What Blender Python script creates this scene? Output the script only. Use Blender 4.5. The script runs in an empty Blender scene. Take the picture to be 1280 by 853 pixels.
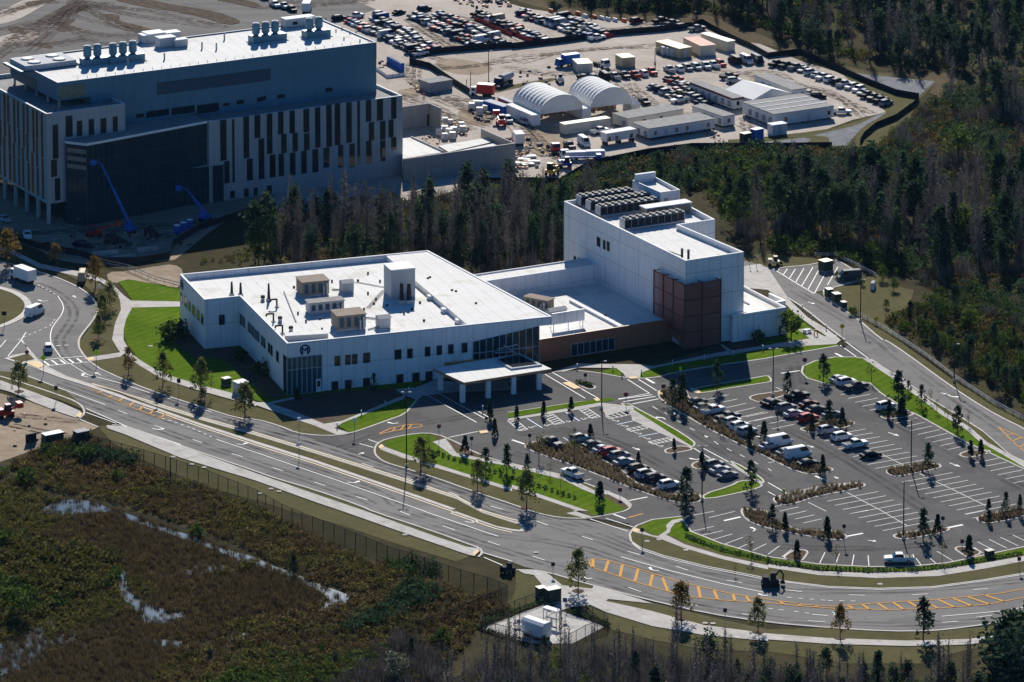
import bpy, bmesh, math, random
import numpy as np
from mathutils import Vector, Matrix
from mathutils.geometry import tessellate_polygon
random.seed(7); RNG = np.random.default_rng(11)
SC = bpy.context.scene
COL = SC.collection
# ------------------------------------------------------------------ survey: photo pixels -> ground points (metres)
F_, P_, YH_, H_, CX_, CY0_ = 5250.0, math.radians(7.4), -1150.0, 280.0, 640.0, -930.0
YPP_ = YH_ + F_*math.tan(P_); CP, SP = math.cos(P_), math.sin(P_)
def G(x, y, z=0.0):
    u = (x-CX_)/F_; v = (YPP_-y)/F_
    d = (u, CP+v*SP, -SP+v*CP); t = (z-H_)/d[2]
    return (d[0]*t, d[1]*t+CY0_)
def ray(x, y):
    u = (x-CX_)/F_; v = (YPP_-y)/F_
    return (u, CP+v*SP, -SP+v*CP)
def pxm(Y, z=0.0):          # image scale (px per metre) at depth Y
    return F_/((Y-CY0_)*CP+(H_-z)*SP)
TILE = dict(Z1=(0,0,4),Z2=(320,0,4),Z3=(640,0,4),Z4=(960,0,4),M1=(0,213,4),M2=(320,213,4),M3=(640,213,4),M4=(960,213,4),
            N1=(0,426,3.9875),N2=(320,426,3.9875),N3=(640,426,3.9875),N4=(960,426,3.9875),
            P1=(0,640,4),P2=(320,640,4),P3=(640,640,4),P4=(960,640,4),X=(0,0,1),
            A1=(340,400,7.111),A2=(500,380,6.095),A3=(210,320,4.2625),T1=(690,210,7.106),T2=(800,310,6.095),W1=(660,380,6.095),
            B1=(0,130,4.739),B2=(170,90,4.49),B3=(330,90,5.016),B0=(0,20,7.111),Y1=(480,110,7.111),Y2=(640,80,7.106),Y3=(780,30,5.331),Y4=(850,80,6.095),U1=(560,730,5.333))
def px(t, x, y):
    o = TILE[t]; return (o[0]+x/o[2], o[1]+y/o[2])
def g(t, x, y, z=0.0):
    return G(*px(t, x, y), z)
def W(s, z=0.0):            # 'N1 10,20 30,40 N2 5,6 ...' -> ground points
    out = []; t = 'X'
    for w in s.split():
        if w in TILE: t = w; continue
        a, b = w.split(','); out.append(g(t, float(a), float(b), z))
    return out
# ------------------------------------------------------------------ materials
MATS = {}
def _new(name):
    m = bpy.data.materials.new(name); m.use_nodes = True
    nt = m.node_tree; b = nt.nodes['Principled BSDF']; MATS[name] = m
    return m, nt, b
def _ramp(nt, stops):
    r = nt.nodes.new('ShaderNodeValToRGB'); e = r.color_ramp.elements
    while len(e) < len(stops): e.new(0.5)
    for k, (p, c) in enumerate(stops): e[k].position = p; e[k].color = (*c, 1)
    return r
def _noise(nt, scale, detail=4, rough=.55, vec=None):
    n = nt.nodes.new('ShaderNodeTexNoise'); n.inputs['Scale'].default_value = scale
    n.inputs['Detail'].default_value = detail; n.inputs['Roughness'].default_value = rough
    if vec is not None: nt.links.new(vec, n.inputs['Vector'])
    return n
def mat(name, col, rough=.6, metal=0, spec=.15, var=.0, vscale=1.0, coat=0):
    """plain surface with a little mottling of its own colour"""
    m, nt, b = _new(name)
    b.inputs['Roughness'].default_value = rough; b.inputs['Metallic'].default_value = metal
    b.inputs['Specular IOR Level'].default_value = spec
    if coat: b.inputs['Coat Weight'].default_value = coat; b.inputs['Coat Roughness'].default_value = .12
    if var:
        geo = nt.nodes.new('ShaderNodeNewGeometry'); n = _noise(nt, vscale, 5, .6, geo.outputs['Position'])
        lo = tuple(c*(1-var) for c in col); hi = tuple(min(1, c*(1+var)) for c in col)
        r = _ramp(nt, [(.3, lo), (.7, hi)]); nt.links.new(n.outputs['Fac'], r.inputs[0]); nt.links.new(r.outputs[0], b.inputs['Base Color'])
    else: b.inputs['Base Color'].default_value = (*col, 1)
    return m
def ground_mat(name, stops, scales, rough=.9, spec=.3, bump=0, stretch=None, spots=None, seams=None, mow=None):
    """ground: two or three octaves of noise picking between real ground colours"""
    m, nt, b = _new(name); L = nt.links.new
    geo = nt.nodes.new('ShaderNodeNewGeometry'); vec = geo.outputs['Position']
    if stretch:
        mp = nt.nodes.new('ShaderNodeMapping'); mp.inputs['Rotation'].default_value = (0, 0, stretch[0]); mp.inputs['Scale'].default_value = (stretch[1], 1, 1)
        L(vec, mp.inputs['Vector']); vec = mp.outputs[0]
    acc = None
    for k, (s, w) in enumerate(scales):
        n = _noise(nt, s, 6, .62, vec)
        mul = nt.nodes.new('ShaderNodeMath'); mul.operation = 'MULTIPLY_ADD'; mul.inputs[1].default_value = w
        L(n.outputs['Fac'], mul.inputs[0])
        if acc is None: mul.inputs[2].default_value = 0
        else: L(acc, mul.inputs[2])
        acc = mul.outputs[0]
    tot = sum(w for s, w in scales)
    dv = nt.nodes.new('ShaderNodeMath'); dv.operation = 'DIVIDE'; dv.inputs[1].default_value = tot; L(acc, dv.inputs[0])
    r = _ramp(nt, stops); L(dv.outputs[0], r.inputs[0]); col = r.outputs[0]
    def darken(fac, k):
        nonlocal col
        mc = nt.nodes.new('ShaderNodeMix'); mc.data_type = 'RGBA'; mc.blend_type = 'MULTIPLY'; L(fac, mc.inputs[0]); L(col, mc.inputs[6]); mc.inputs[7].default_value = (*k, 1); col = mc.outputs[2]
    for s, lo, hi, k in spots or []:         # drips, patches, bald or stained spots of the surface itself
        n = _noise(nt, s, 3, .5, geo.outputs['Position']); q = _ramp(nt, [(lo, (0,0,0)), (hi, (1,1,1))]); L(n.outputs['Fac'], q.inputs[0]); darken(q.outputs[0], k)
    if seams:                                # welded roof sheets
        rot, step, wd, k = seams; mp = nt.nodes.new('ShaderNodeMapping'); mp.inputs['Rotation'].default_value = (0,0,rot); L(geo.outputs['Position'], mp.inputs['Vector']); sp = nt.nodes.new('ShaderNodeSeparateXYZ'); L(mp.outputs[0], sp.inputs[0])
        for ax, st in ((0, step), (1, step*5)):
            d = nt.nodes.new('ShaderNodeMath'); d.operation = 'DIVIDE'; d.inputs[1].default_value = st; L(sp.outputs[ax], d.inputs[0]); f = nt.nodes.new('ShaderNodeMath'); f.operation = 'FRACT'; L(d.outputs[0], f.inputs[0]); q = nt.nodes.new('ShaderNodeMath'); q.operation = 'LESS_THAN'; q.inputs[1].default_value = wd/st; L(f.outputs[0], q.inputs[0]); darken(q.outputs[0], k)
    if mow:                                  # mowing stripes
        rot, step, k = mow; mp = nt.nodes.new('ShaderNodeMapping'); mp.inputs['Rotation'].default_value = (0,0,rot); L(geo.outputs['Position'], mp.inputs['Vector']); sp = nt.nodes.new('ShaderNodeSeparateXYZ'); L(mp.outputs[0], sp.inputs[0])
        d = nt.nodes.new('ShaderNodeMath'); d.operation = 'MULTIPLY'; d.inputs[1].default_value = 6.283/step; L(sp.outputs[0], d.inputs[0]); f = nt.nodes.new('ShaderNodeMath'); f.operation = 'SINE'; L(d.outputs[0], f.inputs[0]); q = nt.nodes.new('ShaderNodeMath'); q.operation = 'GREATER_THAN'; q.inputs[1].default_value = 0; L(f.outputs[0], q.inputs[0]); darken(q.outputs[0], k)
    L(col, b.inputs['Base Color'])
    b.inputs['Roughness'].default_value = rough; b.inputs['Specular IOR Level'].default_value = spec
    if bump:
        bp = nt.nodes.new('ShaderNodeBump'); bp.inputs['Strength'].default_value = .6; bp.inputs['Distance'].default_value = bump
        L(dv.outputs[0], bp.inputs['Height']); L(bp.outputs[0], b.inputs['Normal'])
    return m
def leaf_mat(name, c0, c1, c2, rough=.6, trans=.35):
    """foliage: colour by the leaf's own tint attribute and a per-plant random"""
    m, nt, b = _new(name); L = nt.links.new
    at = nt.nodes.new('ShaderNodeAttribute'); at.attribute_name = 'tint'
    oi = nt.nodes.new('ShaderNodeObjectInfo')
    a = nt.nodes.new('ShaderNodeMath'); a.operation = 'MULTIPLY_ADD'; a.inputs[1].default_value = .35
    s = nt.nodes.new('ShaderNodeMath'); s.operation = 'SUBTRACT'; s.inputs[1].default_value = .175
    L(oi.outputs['Random'], a.inputs[0]); L(at.outputs['Fac'], s.inputs[0]); L(s.outputs[0], a.inputs[2])
    r = _ramp(nt, [(.1, c0), (.5, c1), (.95, c2)]); L(a.outputs[0], r.inputs[0]); L(r.outputs[0], b.inputs['Base Color'])
    b.inputs['Roughness'].default_value = 1.0; b.inputs['Specular IOR Level'].default_value = .0
    if trans:
        tr = nt.nodes.new('ShaderNodeBsdfTranslucent'); mx = nt.nodes.new('ShaderNodeMixShader'); mx.inputs[0].default_value = trans
        out = nt.nodes['Material Output']; L(r.outputs[0], tr.inputs['Color']); L(b.outputs[0], mx.inputs[1]); L(tr.outputs[0], mx.inputs[2]); L(mx.outputs[0], out.inputs[0])
    return m
def mesh_mat(name, col, alpha, rough=.5):
    """woven or perforated sheet: part solid, part open"""
    m, nt, b = _new(name); L = nt.links.new
    b.inputs['Base Color'].default_value = (*col, 1); b.inputs['Roughness'].default_value = rough
    tr = nt.nodes.new('ShaderNodeBsdfTransparent'); mx = nt.nodes.new('ShaderNodeMixShader'); mx.inputs[0].default_value = alpha
    L(tr.outputs[0], mx.inputs[1]); L(b.outputs[0], mx.inputs[2]); L(mx.outputs[0], nt.nodes['Material Output'].inputs[0])
    return m
def track_mat(name, col, amax, scale, ang=0.0, stretch=1.0, lo=.4, hi=.75):
    """thin film of rubber, dust or ruts over a surface, worn through in places"""
    m, nt, b = _new(name); L = nt.links.new; geo = nt.nodes.new('ShaderNodeNewGeometry'); mp = nt.nodes.new('ShaderNodeMapping'); mp.inputs['Rotation'].default_value = (0,0,ang); mp.inputs['Scale'].default_value = (stretch,1,1); L(geo.outputs['Position'], mp.inputs['Vector'])
    n = _noise(nt, scale, 5, .65, mp.outputs[0]); q = _ramp(nt, [(lo, (0,0,0)), (hi, (amax,)*3)]); L(n.outputs['Fac'], q.inputs[0])
    b.inputs['Base Color'].default_value = (*col, 1); b.inputs['Roughness'].default_value = 1; b.inputs['Specular IOR Level'].default_value = 0
    tr = nt.nodes.new('ShaderNodeBsdfTransparent'); mx = nt.nodes.new('ShaderNodeMixShader'); L(q.outputs[0], mx.inputs[0]); L(tr.outputs[0], mx.inputs[1]); L(b.outputs[0], mx.inputs[2]); L(mx.outputs[0], nt.nodes['Material Output'].inputs[0]); return m
def panel_mat(name, col, sx, sz, rough=.45, ang=0.0, depth=.10):
    """metal wall panels: joints every sx across and sz up"""
    m, nt, b = _new(name); L = nt.links.new
    tc = nt.nodes.new('ShaderNodeTexCoord')
    sep = nt.nodes.new('ShaderNodeSeparateXYZ'); L(tc.outputs['Object'], sep.inputs[0])
    ad = nt.nodes.new('ShaderNodeMath'); ad.operation = 'ADD'; L(sep.outputs[0], ad.inputs[0]); L(sep.outputs[1], ad.inputs[1])
    def joint(src, step):
        d = nt.nodes.new('ShaderNodeMath'); d.operation = 'DIVIDE'; d.inputs[1].default_value = step; L(src, d.inputs[0])
        f = nt.nodes.new('ShaderNodeMath'); f.operation = 'FRACT'; L(d.outputs[0], f.inputs[0])
        q = nt.nodes.new('ShaderNodeMath'); q.operation = 'LESS_THAN'; q.inputs[1].default_value = .09/step if step < 4 else .07/step*2
        L(f.outputs[0], q.inputs[0]); return q.outputs[0]
    mx = nt.nodes.new('ShaderNodeMath'); mx.operation = 'MAXIMUM'; L(joint(ad.outputs[0], sx), mx.inputs[0]); L(joint(sep.outputs[2], sz), mx.inputs[1])
    geo = nt.nodes.new('ShaderNodeNewGeometry'); n = _noise(nt, .35, 5, .6, geo.outputs['Position'])
    r = _ramp(nt, [(.3, tuple(c*.93 for c in col)), (.7, tuple(min(1, c*1.04) for c in col))]); L(n.outputs['Fac'], r.inputs[0])
    mc = nt.nodes.new('ShaderNodeMix'); mc.data_type = 'RGBA'; L(mx.outputs[0], mc.inputs[0]); L(r.outputs[0], mc.inputs[6])
    mc.inputs[7].default_value = (*[c*(1-depth*4) for c in col], 1)
    mp = nt.nodes.new('ShaderNodeMapping'); mp.inputs['Scale'].default_value = (1.1, 1.1, .06); L(geo.outputs['Position'], mp.inputs['Vector']); n2 = _noise(nt, 1.0, 4, .6, mp.outputs[0]); q2 = _ramp(nt, [(.5, (1,1,1)), (.72, (.84,.83,.80))]); L(n2.outputs['Fac'], q2.inputs[0])
    m2 = nt.nodes.new('ShaderNodeMix'); m2.data_type = 'RGBA'; m2.blend_type = 'MULTIPLY'; m2.inputs[0].default_value = 1; L(mc.outputs[2], m2.inputs[6]); L(q2.outputs[0], m2.inputs[7]); L(m2.outputs[2], b.inputs['Base Color'])
    b.inputs['Roughness'].default_value = rough; b.inputs['Specular IOR Level'].default_value = .2
    return m
# ------------------------------------------------------------------ objects
def tag(o, label=None, cat=None, group=None, kind=None):
    if label: o['label'] = label
    if cat: o['category'] = cat
    if group: o['group'] = group
    if kind: o['kind'] = kind
    return o
def link(name, mesh, parent=None):
    o = bpy.data.objects.new(name, mesh); COL.objects.link(o)
    if parent: o.parent = parent
    return o
def empty(name, loc, rz=0.0, label=None, cat=None, group=None):
    o = bpy.data.objects.new(name, None); COL.objects.link(o); o.empty_display_size = .5
    o.location = loc; o.rotation_euler = (0, 0, rz); return tag(o, label, cat, group)
def kids(o): return [c for c in bpy.data.objects if c.parent is o]
def copy_tree(o, parent=None):
    c = o.copy(); COL.objects.link(c)
    if parent: c.parent = parent
    for ch in o.children: copy_tree(ch, c)
    return c
class MB:
    """collects faces of several shapes for ONE mesh object"""
    def __init__(s): s.v = []; s.f = []; s.m = []
    def face(s, pts, mi=0):
        n = len(s.v); s.v += [tuple(p) for p in pts]; s.f.append(tuple(range(n, n+len(pts)))); s.m.append(mi); return s
    def box(s, x0, x1, y0, y1, z0, z1, mi=0, top=None, bottom=True):
        n = len(s.v)
        s.v += [(x0,y0,z0),(x1,y0,z0),(x1,y1,z0),(x0,y1,z0),(x0,y0,z1),(x1,y0,z1),(x1,y1,z1),(x0,y1,z1)]
        q = [(0,1,5,4),(1,2,6,5),(2,3,7,6),(3,0,4,7),(4,5,6,7)]+([(3,2,1,0)] if bottom else [])
        for k, f in enumerate(q): s.f.append(tuple(n+i for i in f)); s.m.append(top if (top is not None and k == 4) else mi)
        return s
    def frus(s, b, t, z0, z1, mi=0):        # rectangles b=(x0,x1,y0,y1) at z0, t at z1
        n = len(s.v); s.v += [(b[0],b[2],z0),(b[1],b[2],z0),(b[1],b[3],z0),(b[0],b[3],z0),(t[0],t[2],z1),(t[1],t[2],z1),(t[1],t[3],z1),(t[0],t[3],z1)]
        for f in [(0,1,5,4),(1,2,6,5),(2,3,7,6),(3,0,4,7),(4,5,6,7),(3,2,1,0)]: s.f.append(tuple(n+i for i in f)); s.m.append(mi)
        return s
    def prism(s, poly, z0, z1, mi=0, topm=None, cap=True):
        a = sum(poly[i][0]*poly[(i+1)%len(poly)][1]-poly[(i+1)%len(poly)][0]*poly[i][1] for i in range(len(poly)))
        if a < 0: poly = poly[::-1]
        n = len(s.v); k = len(poly); s.v += [(p[0],p[1],z0) for p in poly]+[(p[0],p[1],z1) for p in poly]
        for i in range(k):
            j = (i+1) % k; s.f.append((n+i, n+j, n+k+j, n+k+i)); s.m.append(mi)
        if cap: s.f.append(tuple(range(n+k, n+2*k))); s.m.append(mi if topm is None else topm)
        return s
    def cyl(s, x, y, z0, z1, r0, r1=None, n=10, mi=0, cap=True):
        r1 = r0 if r1 is None else r1; b = len(s.v)
        for k in range(n): a = 2*math.pi*k/n; s.v.append((x+r0*math.cos(a), y+r0*math.sin(a), z0))
        for k in range(n): a = 2*math.pi*k/n; s.v.append((x+r1*math.cos(a), y+r1*math.sin(a), z1))
        for k in range(n): j = (k+1) % n; s.f.append((b+k, b+j, b+n+j, b+n+k)); s.m.append(mi)
        if cap: s.f.append(tuple(range(b+n, b+2*n))); s.m.append(mi)
        return s
    def tube(s, p, q, r, n=6, mi=0, r1=None):
        p = Vector(p); q = Vector(q); d = (q-p)
        if d.length < 1e-6: return s
        d.normalize(); a = d.cross(Vector((0,0,1)))
        if a.length < 1e-3: a = Vector((1,0,0))
        a.normalize(); c = d.cross(a); b = len(s.v); r1 = r if r1 is None else r1
        for e, rr in ((p, r), (q, r1)):
            for k in range(n): t = 2*math.pi*k/n; s.v.append(tuple(e+a*(rr*math.cos(t))+c*(rr*math.sin(t))))
        for k in range(n): j = (k+1) % n; s.f.append((b+k, b+n+k, b+n+j, b+j)); s.m.append(mi)
        s.f.append(tuple(range(b+n, b+2*n))); s.m.append(mi); s.f.append(tuple(range(b+n-1, b-1, -1))); s.m.append(mi)
        return s
    def xf(s, M, start=0):
        for i in range(start, len(s.v)): s.v[i] = tuple(M @ Vector(s.v[i]))
        return s
    def mesh(s, name, mats, smooth=False):
        me = bpy.data.meshes.new(name); me.from_pydata(s.v, [], s.f)
        for m in (mats if isinstance(mats, (list, tuple)) else [mats]): me.materials.append(m)
        if any(s.m): me.polygons.foreach_set('material_index', s.m)
        if smooth: me.polygons.foreach_set('use_smooth', [True]*len(s.f))
        me.update(); return me
    def obj(s, name, mats, parent=None, smooth=False): return link(name, s.mesh(name, mats, smooth), parent)
def objs(mb, name, mats, parent=None):
    """each separate piece of mb becomes an object of its own"""
    par = list(range(len(mb.v)))
    def find(i):
        while par[i] != i: par[i] = par[par[i]]; i = par[i]
        return i
    for f in mb.f:
        a = find(f[0])
        for i in f[1:]: par[find(i)] = a
    comp = {}
    for k, f in enumerate(mb.f): comp.setdefault(find(f[0]), []).append(k)
    out = []
    for ks in comp.values():
        m = MB(); mp = {}
        for k in ks:
            for i in mb.f[k]:
                if i not in mp: mp[i] = len(m.v); m.v.append(mb.v[i])
            m.f.append(tuple(mp[i] for i in mb.f[k])); m.m.append(mb.m[k])
        out.append(m.obj(name, mats, parent))
    return out
def inset(poly, d):
    a = sum(poly[i][0]*poly[(i+1)%len(poly)][1]-poly[(i+1)%len(poly)][0]*poly[i][1] for i in range(len(poly)))
    if a < 0: poly = poly[::-1]
    out = []; n = len(poly)
    for i in range(n):
        p0 = Vector(poly[i-1]); p = Vector(poly[i]); p1 = Vector(poly[(i+1) % n])
        e0 = (p-p0); e1 = (p1-p)
        if e0.length < 1e-6 or e1.length < 1e-6: out.append(tuple(p)); continue
        e0.normalize(); e1.normalize(); n0 = Vector((-e0.y, e0.x)); n1 = Vector((-e1.y, e1.x)); b = (n0+n1)
        if b.length < .2: b = n0
        b.normalize(); c = max(.45, b.dot(n0)); out.append(tuple(p+b*(d/c)))
    return out
def smooth_line(pts, it=2, closed=False):
    for _ in range(it):
        n = len(pts); q = []
        rng = range(n if closed else n-1)
        if not closed: q.append(pts[0])
        for i in rng:
            a = pts[i]; b = pts[(i+1) % n]
            q.append((a[0]*.75+b[0]*.25, a[1]*.75+b[1]*.25)); q.append((a[0]*.25+b[0]*.75, a[1]*.25+b[1]*.75))
        if not closed: q.append(pts[-1])
        pts = q
    return pts
def poly_mesh(name, polys, z, m):
    vs = []; fs = []
    for poly in polys:
        n = len(vs); vs += [(p[0], p[1], z) for p in poly]
        for t in tessellate_polygon([[Vector((p[0], p[1], 0)) for p in poly]]):
            a, b, c = (Vector(poly[i]) for i in t)
            if (b-a).cross(c-a) < 0: t = (t[0], t[2], t[1])
            fs.append(tuple(n+i for i in t))
    me = bpy.data.meshes.new(name); me.from_pydata(vs, [], fs); me.materials.append(m); me.update()
    return me
LAYER = {}
def sheet(name, poly, layer, m, sm=0):
    """a flat piece of the setting"""
    if sm: poly = smooth_line(poly, sm, True)
    k = LAYER.get(layer, 0); LAYER[layer] = k+1
    o = link(name, poly_mesh(name, [poly], layer+.003*(k % 8), m)); return tag(o, kind='structure')
def offset_line(pts, d):
    out = []
    for i, p in enumerate(pts):
        a = Vector(pts[max(0, i-1)]); b = Vector(pts[min(len(pts)-1, i+1)]); e = (b-a)
        if e.length < 1e-9: out.append(p); continue
        e.normalize(); out.append((p[0]-e.y*d, p[1]+e.x*d))
    return out
def strip_faces(mb, pts, w, z, mi=0, off=0.0):
    A = offset_line(pts, off-w/2); B = offset_line(pts, off+w/2)
    for i in range(len(pts)-1): mb.face([(*A[i], z), (*A[i+1], z), (*B[i+1], z), (*B[i], z)], mi)
def kerb_line(mb, pts, w=.45, h=.15):
    A = offset_line(pts, -w/2); B = offset_line(pts, w/2)
    for i in range(len(pts)-1):
        mb.face([(*A[i], h), (*A[i+1], h), (*B[i+1], h), (*B[i], h)])
        mb.face([(*A[i], 0), (*A[i+1], 0), (*A[i+1], h), (*A[i], h)]); mb.face([(*B[i+1], 0), (*B[i], 0), (*B[i], h), (*B[i+1], h)])
KERB = MB()
def island(name, poly, m, sm=1, w=.4, h=.15):
    if sm: poly = smooth_line(poly, sm, True)
    a = sum(poly[i][0]*poly[(i+1)%len(poly)][1]-poly[(i+1)%len(poly)][0]*poly[i][1] for i in range(len(poly)))
    if a < 0: poly = poly[::-1]
    inn = inset(poly, w); n = len(poly)
    for i in range(n):
        j = (i+1) % n
        KERB.face([(*poly[i], h), (*poly[j], h), (*inn[j], h), (*inn[i], h)]); KERB.face([(*poly[i], 0), (*poly[j], 0), (*poly[j], h), (*poly[i], h)])
    o = link(name, poly_mesh(name, [inn], h-.02, m)); tag(o, kind='structure'); return inn
def inside(p, poly):
    x, y = p; c = False; n = len(poly); j = n-1
    for i in range(n):
        xi, yi = poly[i]; xj, yj = poly[j]
        if (yi > y) != (yj > y) and x < (xj-xi)*(y-yi)/(yj-yi)+xi: c = not c
        j = i
    return c
def rgb(r, g_, b):           # sRGB 0..255 -> linear
    f = lambda c: (c/255/12.92 if c <= 10 else ((c/255+.055)/1.055)**2.4)
    return (f(r), f(g_), f(b))
# ------------------------------------------------------------------ the materials of the place
A_ROAD = ground_mat('road_asphalt', [(.25,(.12,.115,.109)),(.5,(.17,.163,.155)),(.75,(.22,.211,.20))], [(.05,1),(.4,.7),(4,.5)], .95, .06, stretch=(math.radians(-28),.16), spots=[(.9,.62,.72,(.72,.72,.73)),(.07,.56,.60,(.86,.86,.87))])
T_RUB = track_mat('tyre_rubber_film', (.035,.035,.036), .5, .35, math.radians(-28), .16, .38, .75)
T_LOT = track_mat('lot_rubber_film', (.03,.03,.03), .4, .12, 0, 1, .36, .8)
M_RUBB = mat('dusty_rubble', (.24,.22,.19), .95, var=.3, vscale=1)
T_DUST = track_mat('pale_dust_film', (.24,.22,.19), .35, .3)
T_RUT = track_mat('damp_ruts', (.13,.105,.085), .6, .5, 0, 1, .4, .62)
A_LOT = ground_mat('lot_asphalt', [(.25,(.070,.068,.066)),(.5,(.092,.089,.086)),(.75,(.118,.114,.110))], [(.06,1),(.5,.7),(5,.5)], .95, .06, spots=[(1.3,.64,.72,(.62,.62,.63)),(.09,.55,.58,(.84,.84,.85)),(.5,.66,.7,(1.25,1.25,1.24))])
M_OLD = ground_mat('graded_asphalt', [(.3,(.07,.068,.066)),(.47,(.12,.115,.11)),(.6,(.17,.16,.15)),(.75,(.30,.27,.23))], [(.03,1),(.22,.9),(1.2,.5)], .95, .05, stretch=(math.radians(-35),.14))
M_CONC = ground_mat('concrete_walk', [(.3,(.34,.32,.295)),(.5,(.42,.40,.37)),(.7,(.49,.47,.44))], [(.3,1),(3,.6)], .95, .05, spots=[(.25,.57,.64,(.84,.83,.81))], seams=(math.radians(-25),1.9,.1,(.8,.79,.77)))
M_KERB = ground_mat('concrete_kerb', [(.3,(.40,.37,.33)),(.7,(.58,.55,.50))], [(.5,1),(4,.6)], .95, .05)
M_LAWN = ground_mat('green_lawn', [(.27,(.042,.085,.007)),(.45,(.070,.125,.010)),(.58,(.105,.155,.018)),(.75,(.17,.175,.045))], [(.09,1),(.7,.9),(5,.7)], 1.0, .0, mow=(math.radians(40),2.4,(.88,.90,.86)), spots=[(.22,.60,.70,(1.35,1.05,1.1))])
M_VERGE = ground_mat('dormant_verge', [(.3,(.045,.050,.018)),(.45,(.075,.072,.030)),(.6,(.105,.092,.044)),(.75,(.15,.125,.07))], [(.07,1),(.5,.9),(5,.7)], 1.0, .02)
M_MULCH = ground_mat('bark_mulch', [(.3,(.05,.034,.024)),(.5,(.095,.068,.048)),(.7,(.16,.12,.09))], [(.8,.6),(4,1)], 1.0, .02)
M_SAND = ground_mat('sandy_yard', [(.27,(.20,.165,.135)),(.42,(.33,.285,.24)),(.58,(.43,.38,.335)),(.75,(.56,.51,.46))], [(.02,.8),(.15,1),(1.1,.9)], 1.0, .03, bump=.15)
M_DIRT = ground_mat('site_dirt', [(.3,(.16,.125,.09)),(.5,(.27,.215,.155)),(.7,(.40,.33,.25))], [(.06,1),(.4,1),(2.5,.6)], 1.0, .03, bump=.2)
M_RUBBLE = ground_mat('dark_rubble', [(.35,(.03,.024,.018)),(.5,(.075,.055,.04)),(.65,(.16,.12,.09))], [(.5,1),(2.5,1)], 1.0, .03, bump=.4)
M_BASE = ground_mat('scrub_ground', [(.3,(.018,.017,.009)),(.45,(.035,.032,.015)),(.6,(.060,.050,.024)),(.75,(.095,.072,.038))], [(.05,1),(.35,1),(2,.7)], 1.0, .02)
M_WET = ground_mat('wetland_floor', [(.3,(.014,.013,.008)),(.5,(.026,.023,.012)),(.7,(.044,.034,.017))], [(.06,1),(.5,1),(3,.7)], 1.0, .02)
M_BERM = ground_mat('brown_berm', [(.3,(.05,.04,.024)),(.5,(.085,.066,.038)),(.7,(.13,.10,.06))], [(.1,1),(.8,1),(4,.6)], 1.0, .02)
M_WATER = mat('pond_water', (.02,.025,.03), .12, spec=.5)
M_SILT = mat('shallow_water', (.115,.12,.135), .9, spec=.1, var=.3, vscale=.4)
M_WHITE = mat('white_paint', (.48,.48,.47), .6, var=.12, vscale=3)
M_YEL = mat('yellow_paint', (.50,.235,.022), .8, spec=.1, var=.12, vscale=3)
M_EDGE = mat('worn_yellow_edge_line', (.46,.34,.15), .6, var=.12, vscale=3)
M_BLUE = mat('blue_paint', (.30,.42,.62), .6, var=.1, vscale=3)
M_TACT = mat('tan_tactile_paving', (.62,.45,.24), .8, var=.1, vscale=3)
M_WALL = panel_mat('white_metal_panels', (.80,.80,.80), 3.0, 5.6, .45)
M_ROOF = ground_mat('white_membrane_roof', [(.25,(.52,.51,.48)),(.45,(.645,.635,.605)),(.75,(.73,.72,.69))], [(.08,1),(.5,.6),(3,.5)], .95, .05, spots=[(.16,.56,.68,(.86,.84,.79)),(.6,.66,.74,(.78,.76,.72))], seams=(math.radians(-19.3),3.0,.2,(.84,.84,.83)))
M_COPE = mat('white_coping', (.74,.74,.73), .8, spec=.05, var=.05, vscale=.8)
M_BRICK = panel_mat('brown_wood_panel', (.37,.145,.078), .55, 30, .6, depth=.12)
M_COPPER = mat('copper_fascia', (.42,.22,.12), .5, var=.15, vscale=1)
M_WOODY = mat('amber_wood_wall', (.55,.30,.09), .55, var=.25, vscale=1)
M_GLASS = mat('dark_window_glass', (.012,.018,.024), .06, spec=.6)
M_TEAL = mat('tinted_curtain_glass', (.008,.032,.042), .1, spec=.4)
M_TEAL2 = mat('green_tinted_lobby_glass', (.018,.075,.09), .12, spec=.4)
M_MULL = mat('pale_mullion', (.42,.48,.50), .4, var=.05)
M_DARKM = mat('dark_metal', (.03,.03,.035), .8, 0, spec=.08)
M_GREYM = mat('grey_metal', (.28,.29,.30), .8, 0, var=.1, vscale=2)
M_LGREY = mat('light_grey_metal', (.44,.45,.46), .85, spec=.06, var=.06, vscale=2)
M_BEIGE = mat('beige_unit_panel', (.26,.22,.18), .95, spec=.04, var=.08, vscale=1)
M_PENT = panel_mat('blue_grey_cladding', (.10,.21,.28), 2.4, .9, .5, depth=.05)
M_STONE = panel_mat('pale_stone_panels', (.37,.385,.39), 1.6, 2.2, .6, depth=.06)
M_LOUV = mat('louvre_grey', (.045,.08,.11), .5)
M_BLOCK = panel_mat('concrete_block', (.36,.34,.31), 8.0, .8, .9, depth=.06)
M_FANDK = mat('fan_black', (.008,.008,.01), .7)
M_SCREEN = mesh_mat('maroon_perforated_screen', (.20,.05,.032), .78, .5)
M_MAROON = mat('maroon_steel', (.13,.035,.03), .5)
M_CHAIN = mesh_mat('black_chainlink', (.015,.015,.015), .30, .6)
M_SILTF = mat('black_silt_fabric', (.012,.014,.018), .7, var=.3, vscale=1)
M_TRUNK = mat('tree_bark', (.075,.055,.04), .9, var=.3, vscale=3)
M_GREYBK = mat('grey_cypress_bark', (.17,.145,.135), .9, var=.25, vscale=2)
M_CONIF = leaf_mat('evergreen_needles', (.010,.023,.016), (.022,.046,.030), (.044,.075,.046))
M_PINE = leaf_mat('pine_needles', (.015,.033,.018), (.034,.064,.032), (.070,.105,.048))
M_BROAD = leaf_mat('broad_leaves', (.026,.048,.010), (.058,.092,.020), (.110,.145,.034))
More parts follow.
